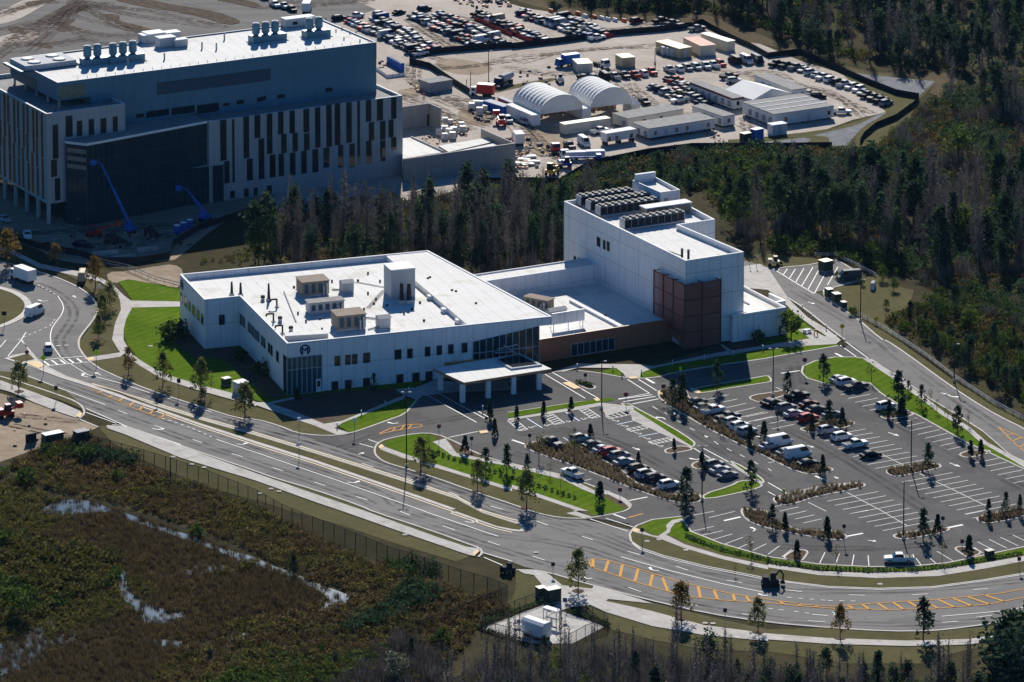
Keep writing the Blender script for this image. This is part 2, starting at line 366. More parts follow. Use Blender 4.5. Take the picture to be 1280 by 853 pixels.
M_OLIVE = leaf_mat('olive_scrub', (.042,.044,.012), (.092,.086,.024), (.175,.150,.046))
M_RUST = leaf_mat('rusty_scrub', (.052,.039,.016), (.100,.072,.030), (.17,.124,.056))
M_REED = leaf_mat('brown_reeds', (.032,.025,.013), (.064,.049,.023), (.115,.088,.045))
M_TWIG = leaf_mat('bare_twigs', (.082,.073,.064), (.140,.124,.110), (.225,.200,.180), .9, .1)
M_STREET = leaf_mat('oak_leaves', (.066,.082,.022), (.125,.138,.040), (.21,.20,.07))
M_GOLD = leaf_mat('golden_leaves', (.10,.075,.02), (.18,.12,.035), (.26,.17,.06))
M_HEDGE = leaf_mat('hedge_leaves', (.020,.040,.012), (.045,.085,.020), (.080,.130,.030))
M_ORNA = leaf_mat('ornamental_grass', (.065,.050,.030), (.125,.097,.058), (.21,.168,.105))
M_SILVER = leaf_mat('silver_green_leaves', (.060,.075,.045), (.13,.145,.095), (.23,.24,.17))
M_TYRE = mat('tyre_rubber', (.018,.018,.018), .8)
M_RIM = mat('alloy_rim', (.45,.45,.46), .35, .6)
M_CARGL = mat('car_glass', (.012,.014,.018), .05, spec=.6)
M_LAMP = mat('headlamp_glass', (.75,.75,.72), .15)
M_TAIL = mat('red_lamp_glass', (.35,.01,.01), .2)
M_RED = mat('red_enamel', (.42,.03,.025), .4); M_ORANGE = mat('orange_plastic', (.65,.12,.04), .5)
M_BLUEE = mat('blue_enamel', (.02,.10,.40), .5, coat=.0); M_NAVY = mat('navy_emblem_blue', (.012,.035,.12), .4)
M_YELE = mat('yellow_enamel', (.62,.36,.04), .4); M_GREENB = mat('green_box_enamel', (.02,.045,.035), .5, var=.2, vscale=2)
M_LIME = mat('fluorescent_lime_sign', (.45,.75,.03), .5); M_SIGNW = mat('sign_back_white', (.75,.75,.76), .4); M_SIGNR = mat('stop_sign_red', (.16,.03,.05), .5)
M_TANC = mat('tan_container', (.44,.36,.22), .6, var=.15, vscale=.8); M_TANC2 = mat('cream_container', (.60,.55,.44), .6, var=.1, vscale=.8)
M_RUSTR = mat('rust_roof', (.42,.22,.16), .7, var=.25, vscale=.6); M_TRAIL = mat('office_trailer_white', (.58,.585,.575), .55, var=.06, vscale=1)
M_TRROOF = mat('trailer_grey_roof', (.27,.265,.255), .95, spec=.05, var=.18, vscale=.6); M_FABRIC = mat('white_shelter_fabric', (.66,.66,.64), .8, var=.06, vscale=.5)
M_PALLET = mat('wrapped_pallet', (.52,.52,.50), .6, var=.3, vscale=1.2); M_WOOD = mat('raw_timber', (.40,.30,.17), .8, var=.2, vscale=2)
M_SKIN = mat('skin', (.42,.25,.18), .6); M_HIVIS = mat('orange_vest', (.80,.16,.03), .6); M_JEAN = mat('dark_trousers', (.03,.04,.07), .8)
PAINT = {k: mat('paint_'+k, c, .55, 0, spec=.06) for k, c in dict(white=(.70,.70,.69), silver=(.38,.40,.42), grey=(.16,.175,.19),
    charcoal=(.055,.058,.065), black=(.014,.014,.016), red=(.38,.03,.025), blue=(.03,.09,.26), navy=(.012,.02,.05), tan=(.36,.30,.22), maroon=(.13,.016,.02)).items()}
# ------------------------------------------------------------------ ground, roads, lots, lawns, walks
far = 1600
gm = bpy.data.meshes.new('ground'); gm.from_pydata([(-1400,-700,0),(1400,-700,0),(1400,1500,0),(-1400,1500,0)], [], [(0,1,2,3)]); gm.materials.append(M_BASE)
tag(link('ground', gm), kind='structure')
def S(name, s, layer, m, sm=0): return sheet(name, W(s), layer, m, sm)
L0, L1, L2, L3, L4, L5, L6 = .012, .040, .070, .100, .130, .160, .19
S('wetland_floor', 'X -30,600 20,590 60,615 140,630 250,665 330,700 400,735 450,742 420,765 330,775 250,800 190,853 150,900 -30,900', L0, M_WET, 1)
S('construction_yard', 'X 270,-40 470,-40 590,-10 655,10 755,26 868,29 905,38 950,55 1000,76 1045,90 1105,118 1132,131 1106,141 1066,150 1030,163 985,168 950,172 905,182 880,179 830,192 805,189 770,198 735,208 691,229 600,227 500,262 300,262 200,120', L0, M_SAND)
S('graded_pad', 'X -60,-60 300,-60 470,12 440,22 300,60 100,110 -60,140', L1, M_OLD)
S('sand_berm', 'Z1 -40,130 60,110 130,80 230,20 300,-20 180,-30 60,30 -40,80', L2, M_SAND, 1)
S('sand_berm', 'Z1 -80,200 60,170 180,150 200,200 60,215 -80,260', L2, M_SAND, 1)
for s in ('Z1 275,140 340,95 390,100 330,130 375,150 300,165', 'Z1 500,75 560,70 605,80 590,105 700,130 775,155 680,165 600,120', 'Z1 175,225 210,210 275,240 240,246', 'Z1 530,-5 700,-12 860,25 1010,45 1160,85 1215,115 1140,130 1000,85 860,55 760,45', 'Z1 30,140 100,135 130,150 70,175', 'Z1 120,15 190,5 300,-5 240,15 140,40', 'Z1 1060,0 1180,20 1300,50 1300,20 1180,-10'):
    S('rubble_strip', s, L3, M_RUBBLE, 1)
S('haul_road', 'Z1 770,-10 1000,-20 1130,25 1290,90 1330,120 1210,118 1120,70 1000,35 860,10', L2, M_OLD, 1)
S('site_ground', 'X -40,225 60,225 180,250 300,235 345,235 340,252 300,265 262,290 228,318 215,327 170,327 132,332 100,330 70,325 40,308 -40,290', L0, M_DIRT, 1)
S('dirt_patch', 'M1 530,510 640,505 780,480 870,470 920,500 905,595 800,580 700,560 600,565 545,560', L1, M_DIRT, 1)
S('dirt_pad', 'X -30,480 0,492 30,500 97,523 122,535 110,540 92,552 45,562 0,578 -30,585', L1, M_DIRT)
S('berm', 'Z3 0,0 120,-10 300,50 480,72 760,85 900,75 1000,78 1150,140 1280,190 Z4 100,235 300,310 520,365 700,365 850,365 960,375 900,500 850,520 800,480 840,410 600,390 350,350 200,290 0,225 Z3 1120,205 950,140 880,110 700,108 480,95 300,75 120,35', L1, M_BERM, 1)
S('pond_bank', 'Z4 340,345 850,405 760,495 660,690 520,760 380,740 250,760 100,740 -80,730 -200,735 -200,700 0,690 340,640 590,560', L1, M_VERGE)
S('retention_pond', 'Z4 350,355 500,375 700,397 835,408 790,450 750,485 680,478 600,440 480,400', L2, M_SILT)
S('retention_pond', 'Z4 600,558 560,590 480,630 400,720 395,732 300,732 310,690 250,680 220,680 330,655 440,630 540,580', L2, M_SILT, 1)
S('retention_pond', 'Z4 -80,715 60,705 180,690 220,700 160,735 -80,738', L2, M_SILT)
for s in ('N1 240,815 330,795 410,793 500,815 545,840 565,853 P1 430,5 340,18 250,12 190,0', 'P1 560,-5 640,10 760,62 900,100 1030,150 1130,190 1280,228 P2 60,262 170,300 300,355 420,400 480,425 440,460 360,490 300,500 340,460 370,430 250,365 150,320 0,275 P1 1240,250 1140,250 1130,210 1000,165 850,112 700,60 600,25',
          'P1 590,290 625,290 640,390 740,465 830,490 920,500 930,540 830,560 720,560 700,510 640,460 590,410', 'P1 -60,700 90,610 150,590 220,560 330,510 330,530 240,600 230,720 170,770 100,790 -60,840', 'P1 900,300 1000,265 1100,260 1200,300 1060,300 960,320', 'P1 1100,610 1240,600 1240,640 1110,640', 'P1 750,640 850,640 980,660 900,690 800,670', 'P1 240,640 340,600 420,600 360,650 270,670'):
    S('wetland_water', s, L1, M_WATER, 1)
# asphalt -------------------------------------------------------------------------------------------------
ROAD = W('X -90,300 -40,318 0,328 12,330 50,340.5 75,349 97,359 112,369 121,380.5 122.5,390.5 115,403 102.5,418 98,426 99,438.5 118,458.6 150.5,473.6 190.6,490 240.7,506 301,525 320,525 350,534 395,549 440,562 466,569 480.5,579 500.6,585 545.7,599 583.3,612.8 640,631.6 665,640 700,648.7 730,650.5 790,663 787.5,677.5 800,686 830,696 880,709 960,725 979,727.5 1035,734.5 1100,737 1165,735 1230,726 1280,718 1340,704 1340,758 1280,773 1235,781 1185,787.5 1160,789.5 1110,790 1035,785.5 960,779 880,767 800,748 740,732.5 677.5,714 655,709 640,703 602.5,690 582.5,680 545,666 465,640 453,634 392.7,612.8 345,599 320,590 225.7,557.7 155.5,532.6 107.8,513 95,502.5 75,495 32.6,480.7 0,471 -90,450')
sheet('main_road', ROAD, L1, A_ROAD)
sheet('parking_lot', W('X 350,535 N2 150,452 230,472 350,478 470,470 550,440 640,405 740,370 770,335 800,300 850,265 990,215 1276,130 N3 60,180 180,158 330,150 430,160 560,185 640,190 740,180 780,165 1000,126 1276,88 N4 0,88 350,28 430,25 520,95 640,170 800,285 960,380 1070,450 1150,520 1200,565 1276,610 1460,720 X 1340,670 P4 1280,175 900,255 700,275 500,275 250,262 0,225 P3 1050,160 900,100 860,60 860,22 700,40 620,70 600,88 585,60 410,35 360,42 240,40 X 665,642 640,633.6 545.7,602 480,581 440,565'), L2, A_LOT)
sheet('service_road', W('X 900,318 M4 -60,470 0,488 60,490 260,470 330,438 470,525 480,545 390,570 240,612 430,730 570,852 N4 590,0 700,75 850,185 1000,290 1150,380 1276,440 1400,520 1400,690 1276,605 1200,565 1150,520 1070,450 960,380 800,285 640,170 520,95 430,27 380,10 M4 385,850 290,780 180,690 100,640 0,575 -60,560'), L2+.012, A_ROAD)
S('loading_yard', 'M3 1160,480 1240,470 1280,490 M4 100,640 80,660 0,600 M3 1160,590', L2, M_CONC)
# verges and lawns -------------------------------------------------------------------------------------
S('road_verge', 'M1 410,845 470,760 500,705 495,660 470,620 400,560 320,520 360,500 480,555 600,650 605,700 575,770 560,852 N1 590,55 615,75 800,190 950,245 1276,335 N2 330,432 400,473 300,474 230,468 120,427 0,392 N1 1200,393 960,318 760,253 600,188 470,128 395,50 390,0', L4, M_VERGE)
S('road_verge', 'M1 -40,400 50,405 190,490 330,530 200,508 40,462 -40,450', L4, M_VERGE)
S('lawn', 'M1 590,560 640,548 900,592 900,660 660,655 640,620', L4, M_LAWN, 0)
S('lawn', 'M1 658,690 905,686 905,852 N1 1000,0 N3 -120,60 N2 740,255 740,280 440,400 400,440 330,420 60,318 0,300 N1 1180,268 1000,225 870,185 780,150 690,95 650,60 625,0 M1 618,800 630,750', L4, M_LAWN)
S('lawn', 'N2 405,425 430,402 740,290 790,300 770,335 740,370 640,405 550,440 470,464', L4, M_LAWN)
S('road_verge', 'N1 0,170 0,155 60,160 200,205 330,255 395,310 410,345 300,300 130,250 0,205', L4, M_VERGE)
S('road_verge', 'N1 490,430 520,425 620,430 700,470 900,532 1276,655 N2 0,655 100,690 290,745 530,830 P2 600,0 900,108 1050,163 1110,190 1090,215 1000,250 700,160 430,70 150,-10 0,-60 N1 1276,800 1000,720 700,590 560,510', L1+.01, M_VERGE)
S('road_verge', 'P3 20,290 150,297 400,370 640,440 960,520 1280,590 P4 300,580 600,600 900,590 1280,560 1400,520 1400,640 1000,690 760,760 400,760 0,700 P3 960,690 700,640 500,590 380,480 250,470 120,500 0,560 -260,600 -330,690 -400,700 -280,560 -80,480 0,440 20,380', L1+.01, M_VERGE, 0)
S('service_verge', 'M4 250,615 390,575 470,545 540,520 680,590 730,600 700,700 580,760 680,852 N4 650,0 800,110 960,225 1276,390 1400,460 1400,510 1276,440 1150,380 1000,290 850,185 700,75 590,0 M4 570,852 430,730', L1+.01, M_VERGE)
S('service_verge', 'M4 -120,420 0,420 100,430 250,445 255,468 60,488 0,486 -120,465', L1, M_VERGE)
S('lawn', 'M4 95,700 110,690 200,780 300,840 N4 350,20 340,30 0,88 N3 1276,90 1000,128 860,150 780,165 700,130 1000,90 1180,60 1276,45 N4 -40,0 100,-30', L4, M_LAWN)
S('lawn', 'N3 540,132 660,118 740,150 760,165 740,178 640,188 560,172', L4, M_LAWN)
S('lawn', 'N3 430,158 520,135 560,140 540,182', L4, M_LAWN)
S('yard_grass_strip', 'Z2 1180,445 1280,425 Z3 120,405 215,388 220,405 100,428 0,447 Z2 1190,470', L0+.006, M_VERGE, 1)
S('dark_front_patch', 'N2 62,310 190,284 350,262 700,238 742,273 430,398 332,416', L4+.024, M_MULCH)  # dark mulch-coloured patch over the lawn between front wall and path
for s_ in ('Z2 880,300 1000,290 1200,330 1150,380 950,370', 'Z3 60,640 250,620 330,720 200,800 60,760', 'Z2 1000,540 1200,560 1180,640 1020,620', 'Z3 700,250 900,230 980,290 760,310', 'Z3 1180,380 1280,370 1290,430 1200,440', 'Z2 700,450 800,440 820,480 720,490'): S('yard_stain', s_, L0+.006, M_DIRT, 2)
S('building_bed', 'N3 330,128 700,130 1030,20 1276,-20 1276,60 1040,78 800,112 640,122', L3, M_MULCH)
# kerbed islands ---------------------------------------------------------------------------------------
MED = W('N1 110,118 20,92 60,75 150,58 180,85 215,120 330,178 460,220 770,316 1000,388 1276,466 N2 300,558 700,683 1000,783 P2 1130,0 1280,46 P3 40,55 68,80 60,98 40,102 0,98 P2 1200,80 970,2 N2 1000,855 700,750 300,612 0,517 N1 1000,427 780,349 600,287 450,234 300,187 180,142')
island('median_strip', MED, M_KERB, 0, .3, .14)
S('median_grass', 'N1 560,250 640,288 780,336 1000,414 1276,503 N2 0,503 300,598 700,736 1000,842 P2 980,-8 1200,72 P3 0,88 40,92 52,80 35,66 P2 1280,56 1130,8 N2 1000,793 700,694 300,567 0,476 N1 1276,476 1000,398 770,326 470,228', .16, M_VERGE)
S('median_grass', 'N1 48,92 140,66 172,95 110,108', .16, M_VERGE)
ce = G(-83, 387); RR_ = 22.4
island('roundabout_island', [(ce[0]+RR_*math.cos(t*math.pi/36), ce[1]+RR_*math.sin(t*math.pi/36)) for t in range(72)], M_VERGE, 0, 1.6)
E1 = W('X 466.7,566 468,558 475,552 486,548.5 510,543.5 533,541.4 551,544.5 561,549 571,553 596,567 621,576 640,580 667.6,586.5 702.7,594 727.8,602.8 760.4,615.3 780.4,622.9 790.5,631.6 788,637 778,641.5 742.5,648 730,649.5 700,648.7 670,642.5 640,631.6 583.3,612.8 545.7,599 500.6,585 480.5,579 470,572')
island('verge_island', E1, M_VERGE, 1)
S('lawn', 'N2 640,508 700,490 760,472 850,465 900,490 880,510 1000,565 1100,600 1276,632 N3 110,660 250,700 350,745 420,770 480,790 560,840 540,853 P3 440,15 400,18 380,0 N3 380,850 0,722 N2 1276,738 740,568 655,530', L4, M_LAWN)
S('shrub_bed', 'N3 460,775 500,772 580,810 560,830 520,815', L4, M_MULCH)
S('shrub_bed', 'N2 945,500 1000,505 1110,570 1120,582 1050,572 960,525', L4, M_MULCH)
E2 = W('P3 600,88 620,70 700,40 860,22 865,50 900,100 1050,160 1280,225 P4 250,262 500,275 700,275 900,255 1280,175 1500,120 1500,260 1280,312 1080,345 820,380 560,388 300,378 75,350 P3 1280,338 960,275 760,225 640,185 590,150 583,115')
island('verge_island', E2, M_VERGE, 0)
S('lawn', 'P3 640,78 700,46 850,26 855,40 800,55 760,110 715,120', L4, M_LAWN)
S('lawn', 'P3 770,110 800,70 855,52 890,104 1040,166 1280,232 P4 250,270 500,283 700,283 900,263 1280,185 1500,130 1500,170 1280,215 1050,255 850,288 700,298 500,300 250,290 0,258 P3 1060,212 960,180 860,150', L4, M_LAWN)
i1 = island('shrub_bed', W('N3 52,530 90,508 150,500 220,520 270,512 330,515 430,580 560,650 600,700 720,745 760,765 850,770 930,760 955,790 930,810 860,815 760,797 600,742 400,662 250,607 100,557'), M_MULCH)
island('lawn', W('N3 945,768 1090,725 1130,700 1200,698 1248,715 1250,730 1200,748 955,800'), M_LAWN)
island('lawn', W('N3 1080,608 1100,600 1240,680 1262,705 1250,718 1220,700'), M_LAWN)
island('lawn', W('N3 535,312 590,316 600,326 800,432 905,500 918,520 900,535 880,528 600,350 560,330'), M_LAWN)
S('shrub_bed', 'N3 430,345 470,325 550,312 585,340 500,362 460,368', L4, M_MULCH)
S('lawn', 'N3 -20,362 440,292 500,288 510,300 440,312 -20,388', L4, M_LAWN)
island('shrub_bed', W('N3 755,548 780,538 830,525 885,530 908,545 860,556 800,566 765,565'), M_MULCH)
island('shrub_bed', W('N3 890,625 900,612 935,600 960,625 950,645 905,640'), M_MULCH)
i5 = island('shrub_bed', W('N3 722,262 735,248 780,240 870,240 885,290 1000,395 1120,475 1276,560 N4 130,618 240,622 320,635 330,652 250,672 150,662 0,590 N3 1276,588 1100,505 960,435 860,375 740,302'), M_MULCH)
island('lawn', W('N3 885,245 1000,222 1200,188 1276,174 N4 15,188 22,205 N3 1276,212 1100,238 955,265 905,262'), M_LAWN)
island('shrub_bed', W('N3 1172,290 1200,272 1276,262 N4 80,248 120,262 60,285 0,300 N3 1230,312'), M_MULCH)
i6 = island('shrub_bed', W('N4 150,442 200,428 290,395 430,402 436,420 380,438 240,462 190,458'), M_MULCH)
island('shrub_bed', W('N4 555,378 600,362 690,350 735,368 700,382 600,395 570,390'), M_MULCH)
i8 = island('shrub_bed', W('N4 583,655 610,632 700,620 850,612 872,632 830,645 700,672 640,682 600,672'), M_MULCH)
i9 = island('shrub_bed', W('N4 945,568 1000,548 1095,545 1118,560 1060,575 1000,588 965,582'), M_MULCH)
i10 = island('shrub_bed', W('N4 20,800 30,780 200,738 330,716 460,708 497,722 450,742 250,778 130,818 60,825'), M_MULCH)
i11 = island('shrub_bed', W('P3 1140,5 1150,-18 1200,-10 1280,-5 P4 10,20 50,48 100,70 160,95 250,92 330,95 390,115 402,132 370,146 290,140 150,117 0,86 P3 1220,68 1170,45'), M_MULCH)
i12 = island('shrub_bed', W('P4 618,122 650,108 760,95 900,78 914,92 880,106 800,122 700,140 640,138'), M_MULCH)
i13 = island('shrub_bed', W('P4 1036,35 1070,18 1160,0 1300,-25 1320,0 1280,28 1180,50 1100,62 1055,55'), M_MULCH)
i14 = island('shrub_bed', W('P4 68,232 110,200 160,188 208,198 190,230 170,250 110,248'), M_MULCH)
i15 = island('shrub_bed', W('P4 925,185 960,172 1030,182 1080,208 1005,236 960,212'), M_MULCH)
island('shrub_bed', W('W1 355,600 390,590 470,612 520,635 515,650 470,658 410,640'), M_MULCH)
GS = W('N4 163,160 170,130 230,103 330,83 430,83 500,92 640,170 800,285 960,380 1070,450 1150,520 1200,565 1276,605 1400,690 1400,720 1276,645 1120,572 985,510 860,440 735,370 690,350 555,262 505,215 300,222 190,190')
island('lawn_island', GS, M_LAWN, 0)
S('road_verge', 'N4 505,97 640,176 800,290 960,386 1070,456 1150,526 1200,570 1150,545 1090,508 1000,432 880,358 790,288 640,180', L4+.02, M_VERGE)
# walks ------------------------------------------------------------------------------------------------
def walk(s, layer=L5): return S('sidewalk', s, layer, M_CONC)
walk('M1 -20,385 50,395 200,470 400,510 480,530 560,570 620,630 655,655 900,660 900,685 660,690 630,750 618,800 618,852 N1 650,60 690,95 780,150 870,185 1000,225 1180,270 1276,310 N2 60,312 190,355 330,415 390,440 470,463 405,474 300,430 0,325 N1 1276,330 950,240 800,190 700,130 615,70 600,84 440,108 430,88 600,62 590,50 560,0 M1 560,852 575,770 605,700 600,650 560,600 500,560 400,536 190,490 40,410 -20,402')
walk('N2 55,313 190,283 190,295 75,320'); walk('N2 330,420 430,403 740,275 745,290 430,414 390,440')
walk('N2 695,246 790,238 890,200 1000,210 1276,200 N3 60,190 -20,215 N2 1276,250 960,262 830,280 800,300 765,286 735,275', L5)
walk('N1 0,200 60,222 180,265 300,310 400,355 408,372 380,388 300,362 180,315 60,262 0,245')
walk('N1 530,425 640,432 900,528 1276,665 N2 300,770 543,853 P2 900,128 1050,178 1110,187 1120,200 1090,226 1040,212 700,95 430,0 N2 300,810 0,702 N1 1276,702 900,588 620,470 535,440')
walk('P3 20,290 150,297 190,320 250,370 400,388 410,372 640,440 700,462 480,440 470,450 700,500 960,570 1280,612 P4 300,635 700,648 1000,640 1280,600 1400,580 1400,610 1280,628 1000,668 700,675 300,664 0,642 P3 1280,650 960,620 700,575 470,505 395,470 300,480 200,510 150,545 60,560 90,530 180,490 250,450 230,420 160,380 110,320 60,312')
walk('N2 612,522 740,568 1000,652 1276,738 N3 0,722 300,825 380,853 P3 300,-4 400,28 355,34 270,10 N3 330,853 0,740 N2 1276,755 1000,668 730,588 618,545')
walk('N2 945,490 1000,565 1276,620 N3 110,640 250,670 350,720 420,755 480,752 570,800 600,820 585,838 560,812 480,770 420,772 350,745 250,695 110,660 0,640 N2 1276,632 980,578 900,520 880,508', L5+.01)
walk('P3 612,84 700,120 730,125 775,95 770,70 800,45 860,34 860,48 815,60 795,85 790,105 770,118 860,165 1060,225 1280,272 P4 0,264 250,300 500,310 800,300 1050,265 1280,225 1500,175 1500,200 1280,250 1100,285 850,325 550,335 250,320 0,282 P3 1280,292 1060,243 860,185 740,138 605,104')
walk('N3 -20,392 440,312 600,330 610,345 590,348 650,375 905,540 880,530 600,400 585,345 470,380 440,330 -20,402', L4+.02)
walk('N3 1070,612 1100,620 1255,712 1240,720'); walk('N3 880,232 900,240 945,262 925,268 905,260')
walk('N3 200,160 330,118 640,122 700,132 1040,60 1080,55 1276,25 N4 0,25 100,8 340,-25 352,10 340,20 0,40 N3 1276,40 1100,72 800,120 700,142 640,165 640,188 570,190 555,168 520,140 330,138 260,158')
walk('N3 1030,18 1045,20 1110,62 1085,68'); walk('M4 85,650 100,645 200,740 300,800 365,852 N4 350,12 330,10 M4 320,852 200,770 130,715 85,670')
walk('N4 468,90 520,95 640,180 790,290 880,360 1000,430 1090,508 1200,568 1276,602 1400,690 1400,715 1276,635 1170,572 1060,512 980,442 870,377 770,302 620,192 490,105', L5+.01)
walk('N4 30,785 200,742 330,718 460,714 330,735 200,765 130,790 100,800 40,796', L5+.01)
S('equipment_slab', 'U1 230,300 640,140 690,165 790,195 1000,270 1040,290 830,400 560,400 380,350', L2, M_CONC)
for s in ('N3 578,185 620,182 628,192 588,194', 'N3 250,215 290,208 345,240 310,245', 'N3 405,292 432,290 440,302 420,306', 'N3 725,262 760,254 790,262 740,275', 'N1 118,112 190,106 225,128 190,142', 'N1 378,378 398,358 412,368 396,388', 'N2 610,535 625,520 640,532 622,545', 'P2 1082,212 1100,195 1118,200 1092,226', 'P3 600,100 612,84 640,92 626,108', 'N1 430,92 465,85 472,98 440,106', 'N3 905,252 925,246 945,264 925,268', 'N2 1110,455 1150,450 1160,462 1120,468'):
    S('tactile_pad', s, .205, M_TACT)
# kerbs along the road edges ---------------------------------------------------------------------------
for s in ('X -90,300 -40,318 0,328 12,330 50,340.5 75,349 97,359 112,369 121,380.5 122.5,390.5 115,403 102.5,418 98,426 99,438.5 118,458.6 150.5,473.6 190.6,490 240.7,506 301,525 N2 0,393 120,428 200,462 300,475 400,475 470,464 550,438 640,405 740,370 770,335 800,298',
          'X 0,471 32.6,480.7 75,495 95,502.5 104,510 106,518 99,524', 'X 140,532 155.5,532.6 225.7,557.7 320,590 345,599 392.7,612.8 453,634 465,640 545,666 582.5,680 600,686 603,692 598,697',
          'X 645,713 677.5,714 740,732.5 800,748 880,767 960,779 1035,785.5 1110,790 1160,789.5 1185,787.5 1235,781 1280,773 1340,758', 'N3 330,152 430,162 560,187 640,192 740,182 780,167 1000,128 1276,90 N4 0,88 350,28',
          'M4 60,490 250,470 330,440 470,527', 'M4 478,545 390,572 240,612 430,730 570,852 N4 590,0 700,75 850,185 1000,290 1150,380 1276,440 1400,520', 'M4 100,640 180,690 290,780 385,850', 'N3 -20,362 440,292 510,300'):
    ln = W(s); kerb_line(KERB, smooth_line(ln, 1))
# yellow-white edge lines beside the median, and all the other paint ---------------------------------------
PW = MB(); PY = MB(); PE = MB(); PB = MB()
ZP = L2+.045; ZR = L1+.05
def line(mb, s, w=.18, z=None, dash=None):
    pts = W(s) if isinstance(s, str) else s
    strip_faces(mb, pts, w, ZP if z is None else z)
def dash_seq(mb, s, w=.2, ln=.9, gap=1.2, z=None):
    pts = W(s); acc = 0
    for a, b in zip(pts[:-1], pts[1:]):
        a = Vector(a); b = Vector(b); d = (b-a).length; t = 0
        while t+ln < d: p = a+(b-a)*(t/d); q = a+(b-a)*((t+ln)/d); strip_faces(mb, [tuple(p), tuple(q)], w, ZP if z is None else z); t += ln+gap
def stalls(s, n, w=.15):
    a, b, c = W(s); a = Vector(a); b = Vector(b); c = Vector(c)
    for k in range(n):
        o = (c-a)*(k/(n-1)); line(PW, [tuple(a+o), tuple(b+o)], w)
upl = W('N1 460,216 770,311 1000,384 1276,461 N2 300,553 700,678 1000,778 P2 1130,-5 1280,40 P3 40,48'); line(PE, upl, .3)
lol = W('N1 700,330 780,355 1000,433 1276,523 N2 300,618 700,757 1000,861 P2 970,8 1200,87 P3 0,105'); line(PE, lol, .3)
for s in ('N1 440,173 600,215 745,262', 'N1 130,175 300,240 525,322', 'N1 1080,495 1276,560', 'N2 0,560 400,697 840,853', 'P2 840,0 1210,125', 'P3 545,228 800,300 1050,362 1280,410', 'P4 870,525 1150,500 1280,480', 'N1 430,340 620,425 900,520', 'P3 390,38 580,100', 'P3 470,35 605,78', 'P2 1130,205 1280,250', 'P2 1140,230 1280,290', 'N1 400,395 490,432', 'N1 430,360 580,415', 'N2 515,515 585,535', 'N2 560,495 610,512', 'N3 165,170 365,290', 'N3 200,160 430,290', 'N3 575,195 685,265', 'N3 630,195 722,252', 'N3 530,293 685,265', 'N3 905,538 1005,600', 'N3 955,540 1080,607', 'N2 855,275 1100,410', 'N2 900,260 1140,390', 'N4 360,25 440,82', 'N4 390,10 500,90', 'N4 0,710 105,770', 'N4 0,755 55,785', 'N2 960,485 1105,455', 'N2 1090,345 1180,395', 'P4 75,352 300,381 560,391 820,383 1080,348 1280,315', 'P3 600,158 640,190 760,230 960,280 1280,343', 'P4 220,515 300,522',
          'N1 40,80 105,0 130,-40', 'N1 0,35 30,0', 'N1 105,0 190,100'): line(PW, s, .22)
for s in ('N1 820,285 850,293', 'N1 1010,345 1055,358', 'N2 530,615 585,633', 'N2 745,685 795,702', 'N2 960,757 1010,775', 'N2 1170,828 1230,845', 'N1 590,350 635,368', 'N1 770,425 815,440', 'N1 960,495 1008,512', 'N1 1155,565 1210,582', 'N2 85,635 135,652', 'N2 290,707 345,725', 'N2 500,780 555,797', 'P2 720,0 770,20', 'P2 935,72 995,95', 'P2 1160,150 1218,170', 'P3 580,200 640,218', 'P3 820,275 880,295', 'P3 1075,345 1150,357', 'P3 105,225 165,245', 'P3 350,125 405,143', 'P3 125,50 180,70', 'P3 580,380 645,402', 'P3 880,462 928,472', 'P3 1150,512 1190,520', 'P4 90,393 170,402', 'P4 405,418 485,420', 'P4 720,417 800,413', 'P4 1025,392 1100,387', 'P4 200,547 285,553', 'P4 870,556 950,550', 'P4 1040,530 1120,520'): line(PW, s, .2)
for s in ('N3 700,330 725,345', 'N3 760,360 785,374', 'N3 820,400 845,413', 'N3 885,437 910,450', 'N3 1005,503 1030,520', 'N3 1070,540 1095,553', 'N3 1135,570 1160,583', 'N3 1205,605 1225,618', 'N4 0,640 18,652', 'N3 255,485 285,503', 'N3 360,700 395,692', 'N4 40,235 75,250'): line(PW, s, .16)
for s, w in (('N3 0,497 62,518', .5), ('N3 665,190 710,215', .55), ('N3 582,800 675,782', .35), ('N4 65,165 158,152', .4), ('N4 235,677 290,700', .55), ('P4 395,125 475,110', .5), ('P4 900,82 975,67', .6), ('P3 1060,47 1143,28', .55), ('N4 335,65 375,85', .5), ('N3 1215,478 1276,490', .3), ('P3 500,12 570,38', .4)): line(PW, s, w)
dash_seq(PW, 'N1 770,378 870,408 960,440 1075,492'); dash_seq(PW, 'P4 95,430 300,446 480,450'); dash_seq(PW, 'P4 0,485 130,500 220,512'); dash_seq(PW, 'N1 280,28 380,22', .3, 1, .8); dash_seq(PW, 'M1 90,850 250,780 280,740', .2, 1, 1); dash_seq(PW, 'M1 190,575 290,630', .2, 1, 1)
line(PW, smooth_line(W('M1 288,630 320,680 312,720 280,760 255,800 250,852 N1 270,40 310,95 380,135 440,175'), 1), .2); line(PW, smooth_line(W('N1 110,0 150,60 215,120'), 1), .2)
line(PW, smooth_line(W('M1 0,480 120,520 250,560 400,620 440,650'), 1), .01)
for s in ('N1 200,100 310,88 430,80', 'N1 232,128 340,118 452,108'): line(PW, s, .3)
for k in range(6): x = 215+k*42; line(PW, 'N1 %d,%d %d,%d' % (x, 103-k*3, x+30, 125-k*3), .45)
for k in range(4): x = 20+k*38; line(PW, 'N1 %d,%d %d,%d' % (x, 165-k*14, x+34, 178-k*14), .4)
for a, b in (((530,295),(700,272)), ((555,307),(715,280)), ((600,318),(730,293))): line(PW, 'N3 %d,%d %d,%d' % (*a, *b), .3)
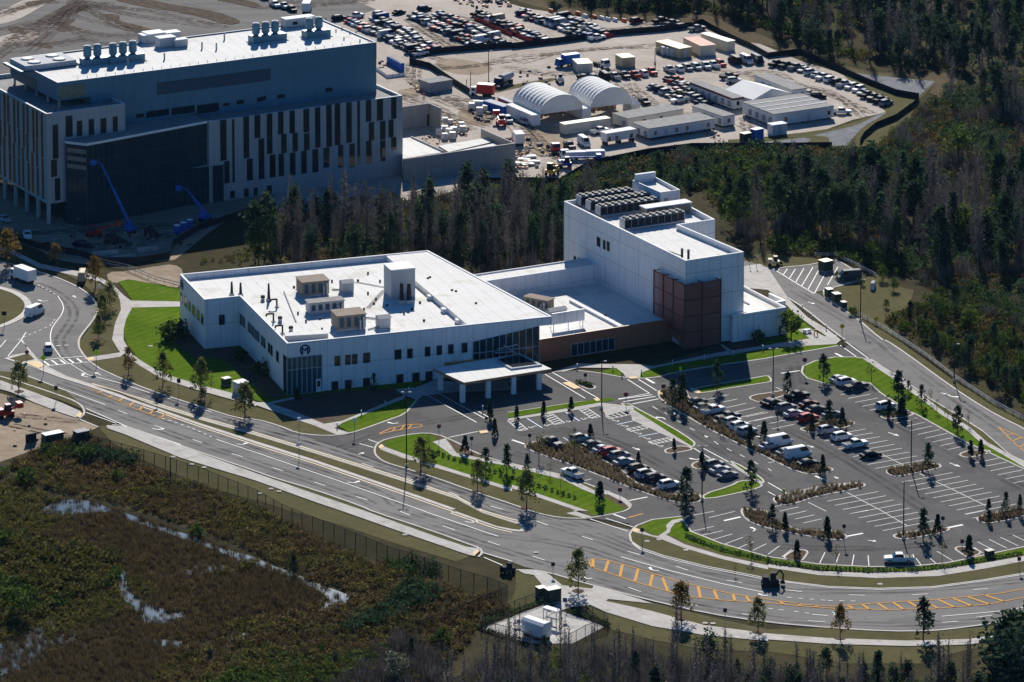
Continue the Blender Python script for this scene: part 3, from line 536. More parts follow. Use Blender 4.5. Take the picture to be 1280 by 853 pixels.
stalls('N4 362,272 475,250 505,350', 5); stalls('N4 635,415 745,391 897,546', 8); stalls('N4 1033,612 1152,588 1224,712', 6); stalls('N4 245,484 487,443 533,640', 9); stalls('N4 668,708 920,660 1060,908', 11)
stalls('N4 295,803 550,755 571,950', 8); stalls('N4 20,833 115,812 175,912', 5); stalls('N4 0,545 -60,557 60,600', 2); stalls('N4 0,360 -110,382 130,420', 4)
line(PW, 'N4 570,570 690,630', .15); line(PW, 'N4 755,665 1085,825', .15); line(PW, 'N4 390,757 570,853 P4 700,75', .15); line(PW, 'N4 200,808 290,853', .15)
for s in ('P4 0,215 58,173', 'P4 70,228 118,192', 'P4 258,260 285,205', 'P4 338,265 357,212', 'P4 420,270 430,217', 'P4 505,273 500,220', 'P4 765,268 740,235', 'P4 842,262 780,210', 'P4 925,248 845,200', 'P4 1075,208 1030,180', 'P4 1135,197 1047,153', 'P4 1195,185 1105,140', 'P4 1252,173 1162,130', 'P4 1320,165 1222,117', 'P3 900,100 1010,75', 'P3 940,122 1055,97', 'P3 1000,143 1102,113', 'P3 1060,165 1155,130', 'P3 1125,187 1210,150', 'P3 1195,200 1272,162', 'P3 895,22 1010,0', 'P3 985,32 1115,0', 'P4 410,12 500,-6', 'P4 988,16 1075,-2'): line(PW, s, .15)
stalls('N3 590,575 520,590 760,672', 4); stalls('N3 1020,640 960,655 1100,690', 3); stalls('N3 955,300 1080,272 1220,430', 7)
for s in ('N3 75,390 150,437', 'N3 265,357 337,403', 'N3 525,420 650,393', 'N3 632,481 760,457'): line(PB, s, .22)
def hatch(s, n=5):
    a, b, c, d = [Vector(p) for p in W(s)]     # a-b and d-c are the long sides
    if (b-a).length < (c-b).length: a, b, c, d = b, c, d, a
    for u, v in ((a,b),(b,c),(c,d),(d,a)): line(PW, [tuple(u), tuple(v)], .16)
    for k in range(n): p = a+(b-a)*((k+.2)/n); q = d+(c-d)*((k+.8)/n); line(PW, [tuple(p), tuple(q)], .2)
for s in ('N3 -22,402 20,398 78,445 38,452', 'N3 155,378 205,370 262,412 212,421', 'N3 335,347 377,340 440,382 397,390', 'N3 465,378 585,347 603,368 490,393', 'N3 570,443 690,418 706,432 596,457', 'N3 678,507 785,484 800,500 706,520'):
    q = s.split(); hatch(s if abs(1) else s)
def isa(t, x, y, dx, dy):                      # painted wheelchair figure
    c = Vector(g(t, x, y)); u = (Vector(g(t, x+dx, y+dy))-c).normalized(); v = Vector((-u.y, u.x)); P = lambda a, b: tuple(c+u*a+v*b)
    for k in range(7):
        t0 = -2.6+k*.55; t1 = t0+.55; strip_faces(PW, [P(.45*math.cos(t0), -.3+.45*math.sin(t0)), P(.45*math.cos(t1), -.3+.45*math.sin(t1))], .14, ZP)
    strip_faces(PW, [P(-.1,.75), P(-.05,.0), P(.45,.0), P(.6,-.6)], .16, ZP); strip_faces(PW, [P(-.22,.92), P(.05,.92)], .26, ZP)
for x, y in ((100,432),(180,422),(288,403),(363,390)): isa('N3', x, y, 10, 7)
for x, y in ((515,402),(560,428),(628,465),(672,490),(735,527)): isa('N3', x, y, 10, -2.4)
def arrow(s, kind=0, sc=1.0, z=None):          # painted lane arrow: tail point, head point
    a, b = W(s); a = Vector(a); b = Vector(b); u = (b-a).normalized(); v = Vector((-u.y, u.x)); L = (b-a).length; zz = ZP if z is None else z
    P = lambda p, q: (*(a+u*p+v*q), zz)
    if kind == 0: PW.face([P(0,-.12), P(L*.6,-.12), P(L*.6,.12), P(0,.12)][::1]); PW.face([P(L*.55,-.5*sc), P(L,0), P(L*.55,.5*sc)])
    else:
        k = kind; PW.face([P(0,-.13), P(L*.6,-.13), P(L*.6,.13), P(0,.13)])
        pts = [P(L*.6,-.13*k), P(L*.85,.9*k*sc), P(L*.65,.9*k*sc), P(L*.45,.13*k)]; PW.face(pts if k > 0 else pts[::-1])
        pts = [P(L*.55,.9*k*sc), P(L*.95,.9*k*sc), P(L*.8,1.7*k*sc)]; PW.face(pts if k > 0 else pts[::-1])
for s, k in (('N1 440,185 385,172', -1), ('N1 505,175 470,160', 0), ('N1 1180,518 1235,522', 1), ('N1 760,440 800,452', 1), ('N2 455,708 512,715', 1), ('P2 1045,52 1105,60', 1), ('P3 735,297 670,292', -1), ('P3 1280,420 1240,425', -1), ('P3 400,335 360,340', -1), ('M1 240,655 190,660', -1), ('M1 380,640 365,628', 0), ('N2 710,412 665,420', -1), ('N2 510,570 540,560', 0), ('N3 765,395 740,378', 1), ('N3 840,378 785,365', -1), ('N3 960,475 975,485', 0), ('N3 600,535 640,548', 0), ('N4 600,460 655,478', 0), ('N4 905,612 960,632', 0), ('N4 895,270 925,290', 1), ('N4 860,262 890,270', 0), ('P3 1205,100 1230,82', 1), ('P4 320,505 345,508', -1), ('N3 940,590 900,600', -1), ('M4 200,660 235,672', 0), ('N4 330,680 350,690', 0), ('N4 195,525 230,535', 0), ('P4 500,145 545,150', 0)): arrow(s, k)
# yellow ladders
def ladder(lines, rungs, w=.22, rw=.5):
    for s in lines: line(PY, W(s), w)
    for s in rungs: line(PY, s, rw)
ladder(('N1 470,238 690,316 880,385', 'N1 440,235 560,290 690,348 800,388 880,392'), ['N1 %d,%d %d,%d' % r for r in ((510,253,488,263),(560,275,540,287),(612,290,590,306),(665,310,643,328),(718,328,690,350),(772,345,742,370),(825,367,805,383))])
ladder(('P3 385,250 400,238 470,243 640,290 850,355 1100,413 1280,440 P4 200,468 330,475 500,462 850,440 1150,412 1280,388', 'P3 385,248 395,275 420,288 460,300 620,355 780,400 900,428 1060,445 1280,458 P4 150,472 330,486 600,493 850,485 1100,465 1280,430'),
       ['P3 %d,%d %d,%d' % r for r in ((405,240,405,282),(482,248,465,300),(552,268,540,325),(630,290,615,350),(703,315,690,373),(752,332,778,397),(850,357,855,412),(930,376,942,432),(1010,396,1028,442),(1105,416,1115,449),(1170,426,1190,453))]+
       ['P4 %d,%d %d,%d' % r for r in ((60,450,80,465),(150,460,165,473),(230,468,245,479),(400,470,430,490),(470,465,510,492),(550,460,600,493),(625,455,680,492),(700,450,765,490),(775,446,850,485),(850,441,935,480),(925,435,1020,473),(1000,428,1110,465),(1080,418,1180,450))], .28, .55)
ladder(('N4 1150,432 1276,490 1330,515', 'N4 1150,435 1235,520 1300,570'), ['N4 1190,470 1225,468', 'N4 1215,505 1260,485', 'N4 1250,535 1300,505'], .25, .35)
ladder(('N2 615,465 670,440 745,422 810,418 832,425', 'N2 615,467 700,450 780,438 832,428'), ['N2 680,452 700,432', 'N2 720,446 740,425', 'N2 760,440 775,422'], .3, .3)
line(PY, 'P3 580,32 655,12', .4)
for s in ('M4 18,490 130,560 232,620',): line(PW, s, .25)
for r in ((60,490,47,507),(97,495,76,525),(137,496,106,545),(180,492,137,565),(225,487,168,582),(262,487,198,602),(300,492,231,620),(350,485,297,577)): line(PW, 'M4 %d,%d %d,%d' % r, .2)
tag(PW.obj('road_markings_white', M_WHITE), kind='structure'); tag(PY.obj('road_markings_yellow', M_YEL), kind='structure'); tag(PE.obj('road_edge_lines', M_EDGE), kind='structure'); tag(PB.obj('road_markings_blue', M_BLUE), kind='structure')
tag(KERB.obj('kerbs', M_KERB), kind='structure')

# wear on the surfaces: rubber along the lanes, dust by the curbs, ruts in the sand ------------------------
TR = MB(); TD = MB(); TS = MB(); TL_ = MB()
for s in ('N1 300,213 640,330 1000,452 1276,548 N2 300,648 640,763 P2 700,-22 1100,108 P3 300,163 600,262 900,350', 'N1 300,262 640,385 1000,518 1276,608 N2 300,713 600,813 P2 520,-27 900,83 1200,183 P3 200,268 500,368 800,453 1280,533 P4 300,558 700,568 1200,538', 'N1 520,202 760,282 1000,360 1276,442 N2 300,528 640,638 1000,758 P2 1200,3 P3 60,25 400,130 640,222 900,305 1280,390 P4 300,402 800,395 1280,345', 'N1 520,185 760,270 1000,342 1276,428 N2 300,505 640,622 1000,738 P3 100,10 420,88 700,210 900,278 1280,358', 'M1 0,520 200,570 330,640 380,720 330,800 290,852 N1 330,90 450,160'):
    p = smooth_line(W(s), 1)
    for o in (-.85, .85): strip_faces(TR, p, .8, ZR, off=o)
for s in ('N3 20,470 300,438 560,520 780,640 900,720', 'N4 450,300 700,450 1000,600 1276,740', 'N4 0,400 300,540 600,720 800,860', 'N3 700,330 1000,515 1276,685', 'P4 40,175 400,190 800,170 1280,100', 'N3 720,200 900,180 1276,120 N4 150,80', 'N2 420,540 640,460 900,400 1276,350', 'M4 60,560 300,700 560,852 N4 640,80 900,270 1276,520', 'N4 130,120 160,300 400,460', 'N3 0,560 300,640 560,780'):
    p = smooth_line(W(s), 1)
    for o in (-.9, .9): strip_faces(TL_, p, 1.1, ZP-.012, off=o)
for s in ('N1 440,200 760,300 1000,378 1276,458 N2 300,548 700,672', 'N1 160,535 226,562 320,596', 'P3 420,385 640,450 960,528 1280,598', 'N2 400,480 470,472 560,445 640,412'): strip_faces(TD, smooth_line(W(s), 1), 1.3, ZR+.004)
RT = random.Random(4)
for s in ('Z2 1280,290 1000,330 900,330', 'Z3 0,300 300,250 700,225', 'Z3 0,340 250,370 600,350', 'Z2 760,470 1000,500 1280,560 Z3 0,600 200,700', 'Z2 760,300 820,420 1000,520 1200,600', 'Z3 560,440 640,500 700,560 900,580', 'Z3 1000,360 1280,360 Z4 100,430 300,470 500,560', 'Z2 560,130 700,220 900,290', 'Z2 760,110 900,190 1060,260', 'Z2 1000,90 1280,190', 'Z3 0,650 120,760 300,820', 'Z2 620,480 900,560 1100,660', 'Z3 200,90 500,150 760,130', 'N1 0,400 200,420 400,430', 'Z3 1120,600 1200,680', 'M1 0,330 400,320 800,300 1100,250', 'M1 200,400 600,380 900,330'):
    for k in range(3):
        p = smooth_line([(q[0]+RT.uniform(-3,3), q[1]+RT.uniform(-6,6)) for q in W(s)], 2)
        for o in (-.9, .9): strip_faces(TS, p, RT.uniform(.7, 1.6), L0+.03+.004*k, off=o)
for s in ('Z1 0,260 150,150 300,60 420,-20', 'Z1 0,180 250,120 500,200 680,200', 'Z1 400,60 600,130 760,170', 'Z1 380,20 700,60 1100,120', 'Z1 100,240 400,200', 'Z1 0,60 130,20 260,-10', 'Z1 300,100 420,40 600,20', 'Z1 150,230 300,130 400,30', 'Z2 0,20 300,40 600,-10'):
    for k in range(4):
        p = smooth_line([(q[0]+RT.uniform(-3,3), q[1]+RT.uniform(-9,9)) for q in W(s)], 2)
        for o in (-1.0, 1.0): strip_faces(TS, p, RT.uniform(.6, 2.2), L3+.005+.004*k, off=o)
tag(TR.obj('tyre_marks', T_RUB), kind='structure'); tag(TL_.obj('lot_tyre_marks', T_LOT), kind='structure'); tag(TD.obj('road_dust', T_DUST), kind='structure'); tag(TS.obj('sand_ruts', T_RUT), kind='structure')
# ------------------------------------------------------------------ buildings
class Frame:
    """plan frame of a building: u along its front, v away from the viewer"""
    def __init__(s, org, ang): s.o = org; s.a = math.radians(ang); s.c = math.cos(s.a); s.s = math.sin(s.a)
    def loc(s, X, Y): dx = X-s.o[0]; dy = Y-s.o[1]; return (dx*s.c+dy*s.s, -dx*s.s+dy*s.c)
    def wor(s, u, v): return (s.o[0]+u*s.c-v*s.s, s.o[1]+u*s.s+v*s.c)
    def at(s, t, x, y, z): return s.loc(*g(t, x, y, z))
    def _ray(s, t, x, y):
        d = ray(*px(t, x, y)); o = s.loc(0, CY0_); return o, (d[0]*s.c+d[1]*s.s, -d[0]*s.s+d[1]*s.c, d[2])
    def onv(s, t, x, y, v0=0.0): o, d = s._ray(t, x, y); k = (v0-o[1])/d[1]; return (o[0]+d[0]*k, H_+d[2]*k)
    def onu(s, t, x, y, u0=0.0): o, d = s._ray(t, x, y); k = (u0-o[0])/d[0]; return (o[1]+d[1]*k, H_+d[2]*k)
def shell(mb, poly, z0, z1, deck, t=.4, mi=0, topm=1, innm=None):
    """outer walls, coping and inner parapet faces; returns the deck outline"""
    a = sum(poly[i][0]*poly[(i+1)%len(poly)][1]-poly[(i+1)%len(poly)][0]*poly[i][1] for i in range(len(poly)))
    if a < 0: poly = poly[::-1]
    inn = inset(poly, t); n = len(poly)
    for i in range(n):
        j = (i+1) % n; p, q, r, w = poly[i], poly[j], inn[j], inn[i]
        mb.face([(*p,z0),(*q,z0),(*q,z1),(*p,z1)], mi); mb.face([(*p,z1),(*q,z1),(*r,z1),(*w,z1)], topm)
        mb.face([(*r,deck),(*w,deck),(*w,z1),(*r,z1)], mi if innm is None else innm)
    return inn
def deck_obj(name, poly, z, m, root):
    return link(name, poly_mesh(name, [poly], z, m), root)
def window_v(root, u0, u1, z0, z1, v, m=None, frame=True, name='window', nm=0):     # on a face v = const, looking to -v
    mb = MB(); mb.box(u0, u1, v-.05, v+.1, z0, z1)
    w = mb.obj(name, m or M_GLASS, root)
    if frame:
        f = MB(); b = .09
        f.box(u0-b, u1+b, v-.09, v-.02, z1, z1+b).box(u0-b, u1+b, v-.09, v-.02, z0-b, z0).box(u0-b, u0, v-.09, v-.02, z0, z1).box(u1, u1+b, v-.09, v-.02, z0, z1)
        for k in range(nm): x = u0+(u1-u0)*(k+1)/(nm+1); f.box(x-.05, x+.05, v-.12, v-.04, z0, z1)
        f.obj('frame', M_MULL if nm else M_GREYM, w)
    return w
def window_u(root, v0, v1, z0, z1, u, m=None, frame=True, name='window'):           # on a face u = const, looking to -u
    mb = MB(); mb.box(u-.05, u+.1, v0, v1, z0, z1); w = mb.obj(name, m or M_GLASS, root)
    if frame:
        f = MB(); b = .09
        f.box(u-.09, u-.02, v0-b, v1+b, z1, z1+b).box(u-.09, u-.02, v0-b, v1+b, z0-b, z0).box(u-.09, u-.02, v0-b, v0, z0, z1).box(u-.09, u-.02, v1, v1+b, z0, z1)
        f.obj('frame', M_GREYM, w)
    return w
def emblem(root, kind, cu, cz, r, plane):
    """dark blue ring, open below, round a bold letter M"""
    mb = MB()
    def P(a, b, d): return (cu+a*r, plane-d, cz+b*r) if kind == 'v' else (plane-d, cu-a*r, cz+b*r)
    def plate(poly):
        n = len(poly); f = [P(a, b, .12) for a, b in poly]; k = [P(a, b, .0) for a, b in poly]; mb.face(f)
        for i in range(n): j = (i+1) % n; mb.face([f[i], k[i], k[j], f[j]])
    for k in range(20):
        t0 = math.radians(-62+k*15.2); t1 = math.radians(-62+(k+1)*15.2)
        plate([(math.cos(t0), math.sin(t0)), (math.cos(t1), math.sin(t1)), (.74*math.cos(t1), .74*math.sin(t1)), (.74*math.cos(t0), .74*math.sin(t0))])
    plate([(-.62,-.5), (-.34,-.62), (-.34,.5), (-.62,.42)]); plate([(.34,-.62), (.62,-.5), (.62,.42), (.34,.5)])
    plate([(-.36,.5), (-.36,.1), (0,-.28), (0,.1)]); plate([(.36,.5), (0,.1), (0,-.28), (.36,.1)])
    return mb.obj('emblem', M_NAVY, root)
def rect_v(F, t, r, v): # a photo rectangle measured on a wall v = const
    cx, cy = (r[0]+r[2])/2, (r[1]+r[3])/2; u0, z = F.onv(t, r[0], cy, v); u1, _ = F.onv(t, r[2], cy, v); _, z1 = F.onv(t, cx, r[1], v); _, z0 = F.onv(t, cx, r[3], v)
    return u0, u1, z0, z1
def rect_u(F, t, r, u):
    cx, cy = (r[0]+r[2])/2, (r[1]+r[3])/2; a, z = F.onu(t, r[0], cy, u); b, _ = F.onu(t, r[2], cy, u); _, z1 = F.onu(t, cx, r[1], u); _, z0 = F.onu(t, cx, r[3], u)
    return min(a, b), max(a, b), z0, z1
def rooted(name, F, label, cat, group=None): return empty(name, (*F.o, 0), F.a, label, cat, group)
# ---- the low white clinic ---------------------------------------------------------------------------
LW = Frame((-48.22, -57.37), 19.256)
sheet('dark_wall_strip', [LW.wor(*p) for p in ((-12.5,59.5),(-8,59.5),(-8,37.7),(.2,37.7),(.2,-1),(-4.5,-1.5),(-5.2,12),(-6,28),(-9,31.5),(-13.2,33))], L4+.027, M_MULCH, 1)  # dark mulch-coloured strip laid over the lawn along the left walls
low = rooted('clinic_building', LW, 'low white flat-roofed clinic with a round blue emblem on its front corner', 'building')
FP = [(0,0),(57.4,0),(48.2,58.7),(-8.2,58.7),(-8.2,37.5),(0,37.5)]
wl = MB(); FPr = [(0,0),(60.36,0),(51.0,58.7),(-8.2,58.7),(-8.2,37.5),(0,37.5)]
dk = shell(wl, FPr, 9.6, 11.5, 10.2, .45)
n = len(FP)
for i in range(n):
    j = (i+1) % n; wl.face([(*FP[i],0),(*FP[j],0),(*FP[j],9.6),(*FP[i],9.6)], 0)
wl.face([(57.4,0,9.6),(60.36,0,9.6),(51.0,58.7,9.6),(48.2,58.7,9.6)], 0)
wl.obj('wall', [M_WALL, M_COPE], low)
deck_obj('roof', dk, 10.2, M_ROOF, low)
rr = MB(); rr.prism([(41,.45),(59.8,.45),(50.55,58.2),(40.6,58.2),(40.6,56)], 10.21, 11.35, 0, 1); rr.obj('raised_roof', [M_WALL, M_ROOF], low)
cb = MB(); cb.prism([LW.at('A1',118,152,11), LW.at('A1',500,130,11), LW.at('A1',500,100,11), LW.at('A1',330,90,11), LW.at('A1',112,128,11)], 10.2, 11.2, 0, 1); cb.obj('corner_roof_box', [M_LGREY, M_ROOF], low)
for r in ((558,322,604,407),(652,313,696,397),(712,306,756,392),(811,295,870,380),(1090,266,1148,350),(1202,257,1248,340),(530,548,588,630),(650,537,705,620),(811,518,868,605),(1108,486,1165,568)): window_v(low, *rect_v(LW, 'A1', r, 0), 0)
for r in ((190,328,230,399),(280,318,318,388),(367,310,406,380),(470,298,512,370),(95,525,147,598),(195,515,246,585),(-28,538,23,608)): window_v(low, *rect_v(LW, 'A2', r, 0), 0)
for r in ((68,200,78,248),(89,220,102,272),(110,243,121,293),(131,265,145,318),(156,290,168,342),(178,313,189,364),(94,350,106,402)): window_u(low, *rect_u(LW, 'A3', r, -8.2), -8.2)
window_v(low, *rect_v(LW, 'A3', (272,315,301,366), 37.5), 37.5)
for r in ((385,313,397,367),(400,328,411,378),(427,355,436,405),(437,364,446,415),(450,378,461,430),(465,395,474,447),(477,405,487,457),(498,428,508,478),(510,440,519,490),(535,466,546,515),(548,478,558,530),(578,510,591,563)): window_u(low, *rect_u(LW, 'A3', r, 0), 0)
emblem(low, 'v', *LW.onv('A1', 293, 268, 0), 1.22, 0); emblem(low, 'u', *LW.onu('A3', 75, 155, -8.2), 1.25, -8.2)
# glazed lobby corner
cw = MB(); cw.box(-.08, 7.75, -.10, .3, .1, 8.35); lob = cw.obj('lobby_glazing', M_TEAL2, low)
mu = MB()
for k in range(8): x = -.1+k*1.12; mu.box(x-.07, x+.07, -.22, -.06, .1, 8.35)
for z in (.1, 5.6, 8.3): mu.box(-.1, 7.75, -.2, -.07, z-.07, z+.07)
mu.obj('mullion', M_MULL, lob)
rv = MB(); rv.box(-.12, .2, -.08, 2.6, .05, 8.4); rv.obj('dark_return_glazing', M_GLASS, low)
dr = MB(); dr.box(6.4, 7.5, -.3, -.08, .1, 3.0); dd = dr.obj('door', M_COPE, low); MB().box(6.62, 7.28, -.34, -.28, 1.3, 2.6).obj('glass_pane', M_GLASS, dd)
# tall entrance glazing under the flying fascia
zl = 7.6; eg = MB()
u0, u1 = 42.0, 57.3
eg.face([(u0,-.12,.1),(u1,-.12,.1),(u1,-.12,9.6),(u0,-.12,zl)]); eg.face([(u1,-.12,.1),(u1+.06,-.12,.1),(u1+.06-1.2,8,.1),(u1+.06-1.2,8,9.55),(u1+.06,-.12,9.6),(u1,-.12,9.6)])
eo = eg.obj('entrance_glazing', M_TEAL, low)
mu = MB()
for k in range(11):
    x = u0+(u1-u0)*k/10; zt = zl+(9.6-zl)*k/10; mu.box(x-.07, x+.07, -.26, -.1, .1, zt)
for k in range(10):
    xa = u0+(u1-u0)*k/10; xb = u0+(u1-u0)*(k+1)/10
    mu.box(xa, xb, -.22, -.1, 5.0, 5.14)
mu.obj('mullion', M_MULL, eo)
# canopy
can = MB(); q = [LW.at('A2', 250,490, 4.6), LW.at('A2', 488,600, 4.6), LW.at('A2', 1155,495, 4.6), LW.at('A2', 905,380, 4.6)]
can.prism(q, 4.05, 4.6, 0, 1); co = can.obj('entrance_canopy', [M_COPPER, M_ROOF], low)
cc = MB()
for t, x, y in (('A2',312,660),('A2',480,752),('A2',675,718),('A2',868,688),('A2',1062,655)): u, v = LW.at(t, x, y, .1); cc.box(u-.5, u+.5, v-.1, v+.8, 0, 4.06)
objs(cc, 'column', M_COPE, co)
sk = [LW.at('A2', 720,430, 4.7), LW.at('A2', 850,500, 4.7), LW.at('A2', 1075,470, 4.7), LW.at('A2', 905,385, 4.7)]
MB().prism(inset(sk, -.15), 4.6, 4.95, 0, 0).prism(inset(sk, .5), 4.95, 5.0, 1, 1).obj('skylight', [M_LGREY, M_GLASS], co)
MB().box(35.5, 51, .0-.35, .05, .1, 3.6).obj('amber_wood_wall', M_WOODY, low)
for x in (36.6, 46.5): MB().box(x, x+3.8, -.42, -.3, .1, 3.2).obj('entrance_door', M_GLASS, low)
st = MB(); a = LW.onv('A2', 740, 345, -.8); b = LW.onv('A2', 895, 308, -.8); c_ = LW.onv('A2', 880, 375, -.8); d_ = LW.onv('A2', 790, 312, -.8)
st.tube((a[0],-.9,a[1]), (b[0],-.9,b[1]), .16).tube((d_[0],-.9,d_[1]), (c_[0],-.9,c_[1]), .16).tube((d_[0]-2,-.9,d_[1]-1.6), (c_[0]-.5,-.9,c_[1]+.4), .14); st.obj('steel_strut', M_LGREY, low)
# ---- the tall white block ---------------------------------------------------------------------------
TL = Frame((38.55, -23.37), 27.868)
tall = rooted('plant_block', TL, 'tall white windowless block with black chillers on its roof', 'building')
wl = MB(); fp = [(0,0),(15.1,0),(13.6,26.4),(23.2,26.4),(24.8,56.8),(0,56.5)]
dk = shell(wl, fp, 0, 20, 18.8, .45); wl.obj('wall', [M_WALL, M_COPE], tall); deck_obj('roof', dk, 18.8, M_ROOF, tall)
ph = MB(); d2 = shell(ph, [(19.0,44.3),(24.3,44.3),(24.95,56.9),(18.6,56.9)], 18.81, 22.6, 21.8, .3); ph.obj('stair_penthouse', [M_WALL, M_COPE], tall); deck_obj('penthouse_roof', d2, 21.8, M_ROOF, tall)
MB().box(19.2, 24.6, 56.2, 57.05, 22.6, 24.0).obj('high_parapet', M_COPE, tall)
for r in ((400,618,430,698),(455,645,476,722),(490,658,512,738),(195,785,215,820),(235,802,258,822)): window_u(tall, *rect_u(TL, 'T1', r, 0), 0)
MB().box(20.0, 21.0, 44.22, 44.35, 18.9, 21.0).obj('door', M_GREYM, tall)
# maroon stair screen wrapped round the corner
sc = MB(); sx0, sy0, sx1, sy1, zt = -1.4, -1.9, 8.0, 11.6, 15.0
sc.face([(sx0,sy0,.3),(sx1,sy0,.3),(sx1,sy0,zt),(sx0,sy0,zt)]); sc.face([(sx0,sy1,5.0),(sx0,sy0,.3),(sx0,sy0,zt),(sx0,sy1,zt)]); sc.face([(sx1,sy0,.3),(sx1,-.05,.3),(sx1,-.05,zt),(sx1,sy0,zt)])
so = sc.obj('stair_screen', M_SCREEN, tall)
fr = MB()
for z in (zt, 11.4, 7.6, 4.0): fr.box(sx0-.12, sx1+.12, sy0-.14, sy0+.08, z-.09, z+.09).box(sx0-.14, sx0+.08, sy0+.09, sy1, z-.08, z+.08)
for x in (sx0, 3.2, sx1): fr.box(x-.09, x+.09, sy0-.16, sy0+.1, 0, zt+.3)
for y in (3.0, 7.3, sy1): fr.box(sx0-.16, sx0+.1, y-.09, y+.09, 4.9, zt+.3)
for x in (sx0+.2, 3.2, sx1-.2): fr.box(x-.08, x+.08, sy0, -.02, zt-.1, zt+.1)
for y in (3.0, 7.3, sy1): fr.box(sx0, -.02, y-.08, y+.08, zt-.1, zt+.1)
fr.obj('screen_frame', M_MAROON, so)
stt = MB()
for k, z in enumerate((0, 3.8, 7.6, 11.2)):
    for i in range(12):
        x = 1+i*.5 if k % 2 == 0 else 7-i*.5; stt.box(x, x+.5, -1.6, -.2, z+i*.31, z+i*.31+.08)
stt.obj('stair', M_MAROON, so)
# ---- the annex at the right end ---------------------------------------------------------------------
an = rooted('service_annex', TL, 'low white annex with a blank wall at the right end of the tall block', 'building')
wl = MB(); fp = [(11.3,-1.7),(25.3,-1.7),(25.6,17.3),(15.25,17.3),(15.25,-.02),(11.3,-.02)]
dk = shell(wl, fp, 0, 6.3, 5.5, .4); wl.obj('wall', [M_WALL, M_COPE], an); deck_obj('roof', dk, 5.5, M_ROOF, an)
MB().box(20, 20.3, 6, 9.5, 5.5, 5.8).obj('roof_pipe', M_GREYM, an)
yd = rooted('yard_wall', TL, 'white screen wall round the generator yard beside the service road', 'wall')
MB().box(26.0, 31.2, 8.2, 8.6, 0, 4.4).box(30.8, 31.2, 8.6, 15, 0, 4.4).obj('wall_panel', M_WALL, yd)
gn = rooted('generator_set', TL, 'green metal generator housing behind the white yard wall', 'generator')
MB().box(27.0, 30.0, 17.0, 25.5, .3, 3.6, 0, 1).obj('housing', [M_GREENB, mat('green_roof', (.12,.24,.21), .5)], gn); MB().box(27.2, 29.8, 17.2, 25.3, .05, .3).obj('skid', M_DARKM, gn)
# ---- the brown wing between them -----------------------------------------------------------------------
wg = rooted('brown_wing', TL, 'brown panelled single storey wing between the clinic and the tall block', 'building')
wl = MB(); LE = -34.4
dk = shell(wl, [(LE,5.6),(-.05,5.6),(-.05,40),(LE,40)], 0, 5.2, 4.8, .35, 0, 1, 1); wl.obj('wall', [M_BRICK, M_COPE], wg); MB().box(LE, -.05, 5.5, 5.75, 5.203, 5.3).obj('copper_coping', M_COPPER, wg); deck_obj('roof', dk, 4.8, M_ROOF, wg)
bs = MB(); d2 = shell(bs, [(LE,40),(-.05,40),(-.05,46),(LE,46)], 0, 9.0, 8.7, .3); bs.obj('rear_wall', [M_WALL, M_COPE], wg); deck_obj('rear_roof', d2, 8.7, M_ROOF, wg)
MB().box(-13.6, -12.6, 6.0, 29, 4.8, 5.35, 0, 0).obj('roof_divider', M_COPE, wg)
r = rect_v(TL, 'W1', (330,352,656,430), 5.6); window_v(wg, r[0], r[1], .4, 3.0, 5.6, M_TEAL, True, 'window_band', 6)
# ---- rooftop plant -----------------------------------------------------------------------------------
def rooftop(name, F, label, cat, parts, loc, z, group=None, rz=0.0):
    X, Y = F.wor(*loc); t = empty(name, (X, Y, z), F.a+rz, label, cat, group)
    for nm, mb, m in parts: mb.obj(nm, m, t)
    return t
def ahu(w, d, h, m=M_BEIGE, louv=True):
    b = MB().box(-w/2, w/2, -d/2, d/2, .35, h); out = [('cabinet', b, m), ('roof_cap', MB().box(-w/2-.2, w/2+.2, -d/2-.2, d/2+.2, h, h+.15), M_BEIGE if m is M_BEIGE else M_TRROOF), ('curb', MB().box(-w/2+.1, w/2-.1, -d/2+.1, d/2-.1, 0, .35), M_LGREY)]
    lv = MB()
    for k in range(max(1, int(w/1.6))): x = -w/2+.5+k*1.6; lv.box(x, x+.9, -d/2-.04, -d/2+.05, .8, h-.4)
    out.append(('louvre', lv, M_LOUV)); pp = MB(); pp.cyl(w/2-.6, -d/2-.5, 0, h-.3, .28, n=10).cyl(w/2-1.4, -d/2-.5, 0, h*.7, .2, n=8); out.append(('duct', pp, M_LGREY)); return out
zd = 10.2
at = lambda t, x, y: LW.at(t, x, y, zd)
c = at('M2', 300, 630); rooftop('air_handler', LW, 'beige air handler at the back of the clinic roof, beside a small grey shed', 'air handler', ahu(6.2, 5.0, 3.3), (c[0], c[1]+2.6), zd, 'air handlers on the clinic roof')
c = at('M2', 355, 715); rooftop('air_handler', LW, 'long low pale air handler between the two brown cabinets on the clinic roof', 'air handler', ahu(8.0, 3.0, 2.5, M_LGREY), (c[0], c[1]+1.6), zd, 'air handlers on the clinic roof')
c = at('M2', 480, 800); rooftop('air_handler', LW, 'brown air handler nearest the front edge of the clinic roof', 'air handler', ahu(6.4, 5.0, 3.3), (c[0], c[1]+2.6), zd, 'air handlers on the clinic roof')
def shed_parts(w, d, h): return [('cabinet', MB().box(-w/2, w/2, -d/2, d/2, .2, h), M_LGREY), ('pitched_lid', MB().face([(-w/2-.2,-d/2-.2,h),(w/2+.2,-d/2-.2,h),(w/2+.2,0,h+.5),(-w/2-.2,0,h+.5)]).face([(-w/2-.2,0,h+.5),(w/2+.2,0,h+.5),(w/2+.2,d/2+.2,h),(-w/2-.2,d/2+.2,h)]), M_GREYM), ('curb', MB().box(-w/2+.1, w/2-.1, -d/2+.1, d/2-.1, 0, .2), M_LGREY)]
